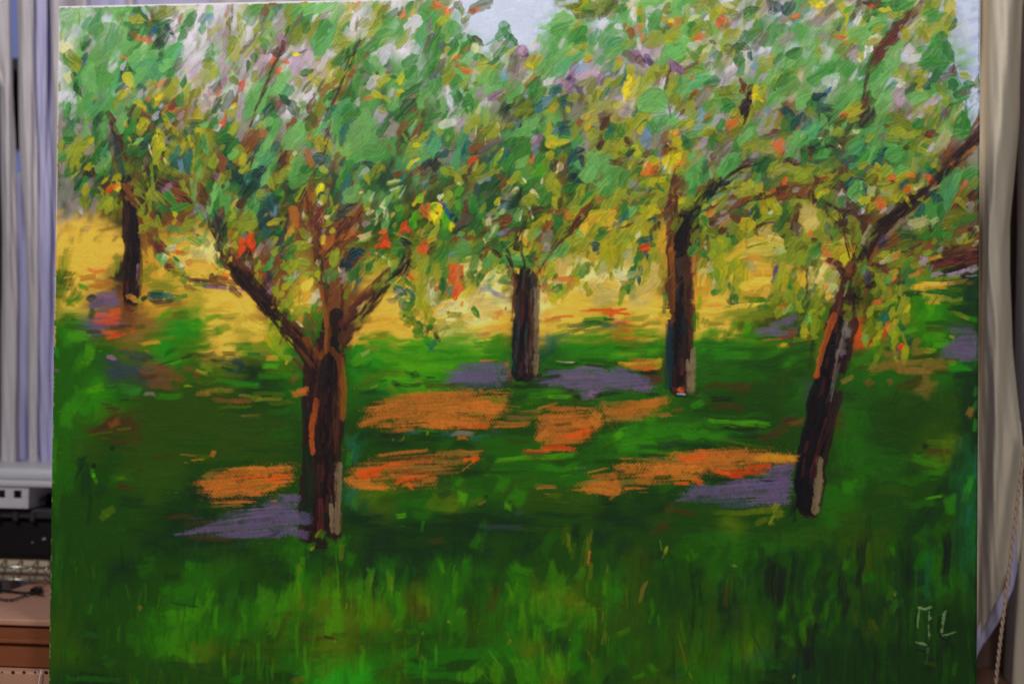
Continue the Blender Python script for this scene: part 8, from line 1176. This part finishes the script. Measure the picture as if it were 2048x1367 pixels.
# right side
rc = empty('curtain', at(1980, 1400, .3), 'long beige curtain right of the painting, tied back near its foot', 'curtain')
drape('fold', [[(1850,-70,.36),(1850,1500,.36)], [(1925,-70,.30),(1925,1040,.33),(1925,1330,.33)], [(1962,-70,.34),(1962,400,.33),(1958,900,.33),(1950,1310,.32)], [(1982,-70,.29),(1972,400,.29),(1972,900,.31),(1962,1262,.31)],
      [(2006,-70,.27),(1998,250,.27),(1985,500,.28),(1990,900,.28),(1984,1222,.29)], [(2030,-70,.28),(2022,250,.29),(2003,500,.30),(2008,900,.29),(2006,1180,.29)], [(2042,-70,.34),(2034,250,.34),(2016,450,.35),(2020,700,.33),(2036,900,.30),(2030,1134,.30)],
      [(2046,-70,.36),(2037,250,.36),(2020,450,.37),(2026,700,.35),(2046,900,.31),(2040,1120,.31)]], m_beige, rc)
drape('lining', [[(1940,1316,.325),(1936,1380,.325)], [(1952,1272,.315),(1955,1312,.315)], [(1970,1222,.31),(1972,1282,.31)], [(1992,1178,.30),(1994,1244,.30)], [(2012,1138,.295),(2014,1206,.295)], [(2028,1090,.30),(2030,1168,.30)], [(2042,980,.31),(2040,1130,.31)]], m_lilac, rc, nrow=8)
drape('fold', [[(2044,-70,.42),(2034,450,.43),(2030,900,.44),(2000,1500,.44)], [(2052,-70,.38),(2046,450,.37),(2044,900,.38),(2014,1500,.40)], [(2075,-70,.34),(2068,450,.34),(2062,900,.35),(2032,1500,.38)], [(2120,-70,.40),(2120,1500,.40)], [(2180,-70,.36),(2180,1500,.36)]], m_beige, rc)
bc = empty('curtain', at(1980, 1400, .45), 'shaded brown curtain hanging behind the tied back one on the right', 'curtain')
drape('fold', [[(1850,-70,.50),(1850,1500,.50)], [(1930,-70,.46),(1930,1500,.46)], [(1975,-70,.50),(1975,1500,.50)], [(2010,-70,.47),(2010,1500,.47)], [(2040,-70,.51),(2040,1500,.51)], [(2090,-70,.48),(2090,1500,.48)], [(2200,-70,.5),(2200,1500,.5)]], m_warm, bc)
# the twisted cord that hangs in front of the right curtain
m_cord = mat('tan_cord', (205,176,150), .7, .3, bump=.3, bscale=300, var=.15)
rope = empty('cord', at(1990, 1400, .22), 'twisted tan cord hanging in front of the right curtain', 'cord')
path = [at(*p) for p in ((2062,820,.25),(2046,920,.245),(2034,1010,.24),(2022,1110,.235),(2012,1190,.23),(2002,1270,.225),(1994,1340,.22),(1988,1420,.22),(1984,1480,.22))]
fine = []
for i in range(len(path)-1):
    for k in range(26): fine.append(path[i].lerp(path[i+1], k/26))
for ph in range(2):
    bm = bmesh.new(); pts = [p+Vector((math.cos(i*.62+ph*math.pi)*.0011, math.sin(i*.62+ph*math.pi)*.0011, 0)) for i, p in enumerate(fine)]
    bm_tube(bm, pts, .0014, 6); link('strand', done(bm, 'strand'), m_cord, rope, smooth=True)
# ---------------------------------------------------------------- things piled at the left
def ZY(py, y): return at(50, py, y).z
def XY(px, py, y): return at(px, py, y).x
# lowest: pale board with dark holes, then the brown box with a pink lid
m_card = mat('pinkish_card', (186,138,116), .75, .25, bump=.15, bscale=60, var=.08)
m_brown = mat('brown_card', (132,76,46), .75, .25, bump=.2, bscale=50, var=.12, stretch=(1,1,6))
bx0, bx1 = XY(-90, 1200, .1), XY(150, 1200, .1)
ztop = ZY(1238, .045)
box = empty('cardboard_box', ((bx0+bx1)/2, .17, .03), 'brown cardboard box with a pinkish lid at the lower left', 'box')
zlid = ZY(1252, .045); zb = ZY(1336, .045)
bm = bmesh.new(); bm_box(bm, bx0+.004, bx1-.004, .049, .448, zb, zlid-.0005, .002); link('box_body', done(bm, 'body'), m_brown, box)
bm = bmesh.new(); bm_box(bm, bx0, bx1, .045, .452, zlid, ztop, .0025); link('lid', done(bm, 'lid'), m_card, box)
zr = ZY(1283, .045)
bm = bmesh.new(); bm_box(bm, bx0+.001, bx1-.001, .0445, .0487, zr-.002, zr+.0025, .001); link('ridge', done(bm, 'ridge'), m_brown, box)
board = empty('pegboard', ((bx0+bx1)/2, .17, 0), 'pinkish board with a row of small dark holes under the box', 'board')
bm = bmesh.new(); bm_box(bm, bx0-.01, bx1+.01, .03, .46, .0005, zb-.0008, .002); link('board_panel', done(bm, 'bp'), m_card, board)
m_dark = mat('dark_plug', (34,26,26), .5, .4)
for i in range(9):
    c_ = at(-40+22*i, 1343, .0295); bm = bmesh.new(); bmesh.ops.create_icosphere(bm, subdivisions=2, radius=.0019+.0006*math.sin(i*2.3))
    for v in bm.verts: v.co = Vector((v.co.x, v.co.y*.4, v.co.z*.8))+c_
    link('peg', done(bm, 'peg'), m_dark, board, smooth=True)
m_white = mat('white_string', (225,220,222), .6, .3)
bm = bmesh.new(); bm_tube(bm, [at(83,1338,.026), at(80,1350,.024), at(77,1368,.0235), at(75,1390,.024)], .0007, 6)
tag(link('string', done(bm, 'string'), m_white, None, True), 'short white string hanging in front of the perforated board', 'string')
# cord and chain on the lid
m_blk = mat('black_cord', (30,28,30), .5, .4, bump=.2, bscale=400)
def on(px, py): 
    d = RM@Vector(((px-1024)/FPX, -(py-683.5)/FPX, -1)); k = (ztop+.0024-CL.z)/d.z; return CL+d*k
pts = [on(x, y) for x, y in ((-70,1172),(-30,1176),(0,1180),(20,1182),(40,1184),(56,1185))]
cable = empty('cable', pts[-1], 'black cable with a frayed end lying on the box lid', 'cable')
bm = bmesh.new(); bm_tube(bm, pts, .0017, 8); link('wire', done(bm, 'wire'), m_blk, cable, True)
r_ = np.random.default_rng(3); bm = bmesh.new()
for i in range(46):
    a = on(56+r_.random()*8, 1182+r_.random()*5); bq = on(70+r_.random()*20, 1178+r_.random()*13)+Vector((0,0,r_.random()*.006)); mq = (a+bq)/2+Vector((r_.normal()*.002, r_.normal()*.002, .001+abs(r_.normal())*.0015))
    bm_tube(bm, [a, mq, bq], .00055, 4)
link('tuft', done(bm, 'tuft'), m_blk, cable)
m_chain = mat('dark_chain', (60,56,58), .35, .5, metal=.8)
chain = empty('chain', on(20, 1197), 'thin dark chain lying beside the black cable', 'chain')
cp = [on(-60+i*5.2, 1205-i*.55+3*math.sin(i*.5)) for i in range(24)]
for i, p in enumerate(cp[:-1]):
    bm = bmesh.new(); d = (cp[i+1]-p).normalized(); ang = math.atan2(d.y, d.x); ring = []
    for k in range(11):
        t = 2*math.pi*k/10; q = Vector((math.cos(t)*.0027, math.sin(t)*.0016*(1 if i % 2 else .5), math.sin(t)*.0012*(0 if i % 2 else 1)))
        ring.append(p+Matrix.Rotation(ang, 3, 'Z')@q+Vector((0,0,.0002)))
    bm_tube(bm, ring, .0006, 5); link('chain_link', done(bm, 'cl'), m_chain, chain, True)
# wire basket at the back of the lid, with pale folded cloth in it
m_wire = mat('chromed_wire', (176,176,168), .28, .6, metal=.85)
m_fold = mat('cream_cloth', (206,186,160), .9, .2, bump=.4, bscale=90, var=.1)
wb = empty('wire_basket', at(30, 1160, .29), 'low chromed wire basket standing on the box lid', 'basket')
yw = .285; zw0, zw1 = ztop+.0058, ZY(1134, yw); xa, xb = XY(-80, 1150, yw), XY(96, 1150, yw)
zsh = ztop+.003-zw0 
for zz_ in (zw0, zw1):
    for yy in (yw, .43):
        bm = bmesh.new(); bm_tube(bm, [(xa, yy, zz_), (xb, yy, zz_)], .0022, 8); link('rim_wire', done(bm, 'rw'), m_wire, wb, True)
    for xx in (xa, xb):
        bm = bmesh.new(); bm_tube(bm, [(xx, yw+.002, zz_), (xx, .428, zz_)], .0022, 8); link('rim_wire', done(bm, 'rw'), m_wire, wb, True)
for px in (-66,-34,-2,30,62,93):
    x_ = XY(px, 1150, yw); bm = bmesh.new(); bm_tube(bm, [(x_+.004, .43, zw1+.012), (x_+.006, .35, zw1+.010), (x_+.004, yw+.006, zw1+.006), (x_, yw-.0035, zw1-.002), (x_-.0005, yw-.0035, zw0+.003), (x_, yw-.001, zw0-.002), (x_, yw+.02, zw0-.003), (x_, .43, zw0-.003)], .0014, 6)
    link('cross_wire', done(bm, 'cw'), m_wire, wb, True)
bm = bmesh.new(); bm_box(bm, xa+.006, xb-.004, yw+.012, .42, ztop+.0004, ZY(1114, yw+.012), .005)
tag(link('folded_cloth', done(bm, 'fc'), m_fold, None, True), 'folded cream cloth inside the wire basket', 'cloth')
for px in (-60, 90):
    x_ = XY(px, 1150, yw)
    for yy in (yw, .43):
        bm = bmesh.new(); bm_tube(bm, [(x_, yy, zw0), (x_, yy, ztop+.0002)], .0018, 6); link('foot', done(bm, 'ft'), m_wire, wb, True)
# black tool box on top
m_black = mat('black_plastic', (24,22,24), .42, .4, bump=.1, bscale=80)
m_blackrim = mat('dark_grey_plastic', (58,56,62), .4, .45, bump=.1)
tb = empty('tool_box', at(30, 1112, .29), 'black plastic tool box standing on the wire basket', 'tool box')
zk0 = ZY(1113, .288); zk1 = ZY(1036, .288); xk0, xk1 = XY(-110, 1080, .288), XY(128, 1080, .288)
bm = bmesh.new(); bm_box(bm, xk0, xk1, .288, .44, zk0, zk1, .004); link('case', done(bm, 'case'), m_black, tb)
zk2 = ZY(1017, .280)
bm = bmesh.new(); bm_box(bm, xk0-.003, xk1+.003, .280, .445, zk1+.0005, zk2, .0025); link('rim', done(bm, 'rim'), m_blackrim, tb)
for px in (-40, -4, 32, 66):
    x_ = XY(px, 1030, .28); bm = bmesh.new(); bm_box(bm, x_-.0035, x_+.0035, .277, .2805, ZY(1041,.28), ZY(1022,.28), .001); link('clip', done(bm, 'clip'), m_blackrim, tb)
m_scuff = mat('pale_scuff', (170,165,170), .6, .3)
for (px, py, w, h) in ((65,1084,5,2.2),(88,1077,8,5)):
    c_ = at(px, py, .2876); bm = bmesh.new(); bmesh.ops.create_icosphere(bm, subdivisions=2, radius=1)
    for v in bm.verts: v.co = Vector((v.co.x*w/3000+v.co.z*h/6000, v.co.y*.0004, v.co.z*h/3000))+c_
    link('paint_chip', done(bm, 'chip'), m_scuff, tb, True)
zk3 = ZY(986, .32)
bm = bmesh.new(); bm_box(bm, XY(58,1000,.32), xk1, .32, .43, zk2+.0003, zk3, .004); link('raised_lid', done(bm, 'lid'), m_black, tb)
# crumpled rag on the tool box
rg = bmesh.new(); bmesh.ops.create_icosphere(rg, subdivisions=3, radius=1); cpt = at(88, 996, .312)
for v in rg.verts:
    n_ = .8+.25*math.sin(v.co.x*6)+.2*math.cos(v.co.z*7+v.co.y*3); v.co = Vector((v.co.x*.009*n_, v.co.y*.006, v.co.z*.0038*n_))+cpt+Vector((0, -.006, 0))
tag(link('rag', done(rg, 'rag'), mat('grey_rag', (128,116,122), .9, .1, bump=.4, var=.2), None, True), 'small crumpled grey rag tucked on the black tool box', 'rag')
# white plastic tray with square openings, on top of everything
m_plastic = mat('milky_plastic', (246,244,250), .38, .5, bump=.05, transl=.35)
tr = empty('plastic_tray', at(30, 1010, .19), 'milky white plastic tray with square openings in its side', 'tray')
yt = .27; zt0 = ZY(1016, yt); zt1 = ZY(974, yt); zt2 = ZY(960, yt); zt3 = ZY(937, yt)
xt0 = XY(-120, 990, yt); xt1 = XY(57, 990, yt); xt2 = XY(132, 950, yt)
holes = [(-76,-58),(-44,-24),(-10,10),(27,43)]; hz0, hz1 = ZY(996, yt), ZY(980, yt)
bm = bmesh.new(); xs = [xt0]+[XY(v, 990, yt) for h_ in holes for v in h_]+[xt1]
bm_box(bm, xt0, xt1, yt, yt+.003, zt0, hz0); bm_box(bm, xt0, xt1, yt, yt+.003, hz1, zt1)
for i in range(0, len(xs), 2): bm_box(bm, xs[i], xs[i+1], yt, yt+.003, hz0, hz1)
bm_box(bm, xt0, xt0+.003, yt+.003, .44, zt0, zt1); bm_box(bm, xt1-.003, xt1, yt+.003, .44, zt0, zt1); bm_box(bm, xt0+.003, xt1-.003,   .437, .44, zt0, zt1)
bm_box(bm, xt0+.003, xt1-.003, yt+.003, .437, zt0, zt0+.003)
link('side_wall', done(bm, 'side'), m_plastic, tr)
bm = bmesh.new(); bm_box(bm, xt0-.004, xt2, yt-.004, .444, zt1+.0004, zt2, .003); link('rim', done(bm, 'rim'), m_plastic, tr)
bm = bmesh.new(); bm_box(bm, xt0, xt2-.003, yt+.002, .438, zt2+.0004, zt3, .006); link('tray_lid', done(bm, 'tl'), m_plastic, tr, True)
# a dark piece of furniture in the far left gap
m_cab = mat('dark_cabinet', (26,24,30), .5, .4)
bm = bmesh.new(); bm_box(bm, -.95, XY(12, 600, .58), .58, .612, -.001, ZY(130, .58), .006); tag(link('cabinet', done(bm, 'cab'), m_cab), 'tall dark cabinet edge at the far left behind the curtain', 'cabinet')
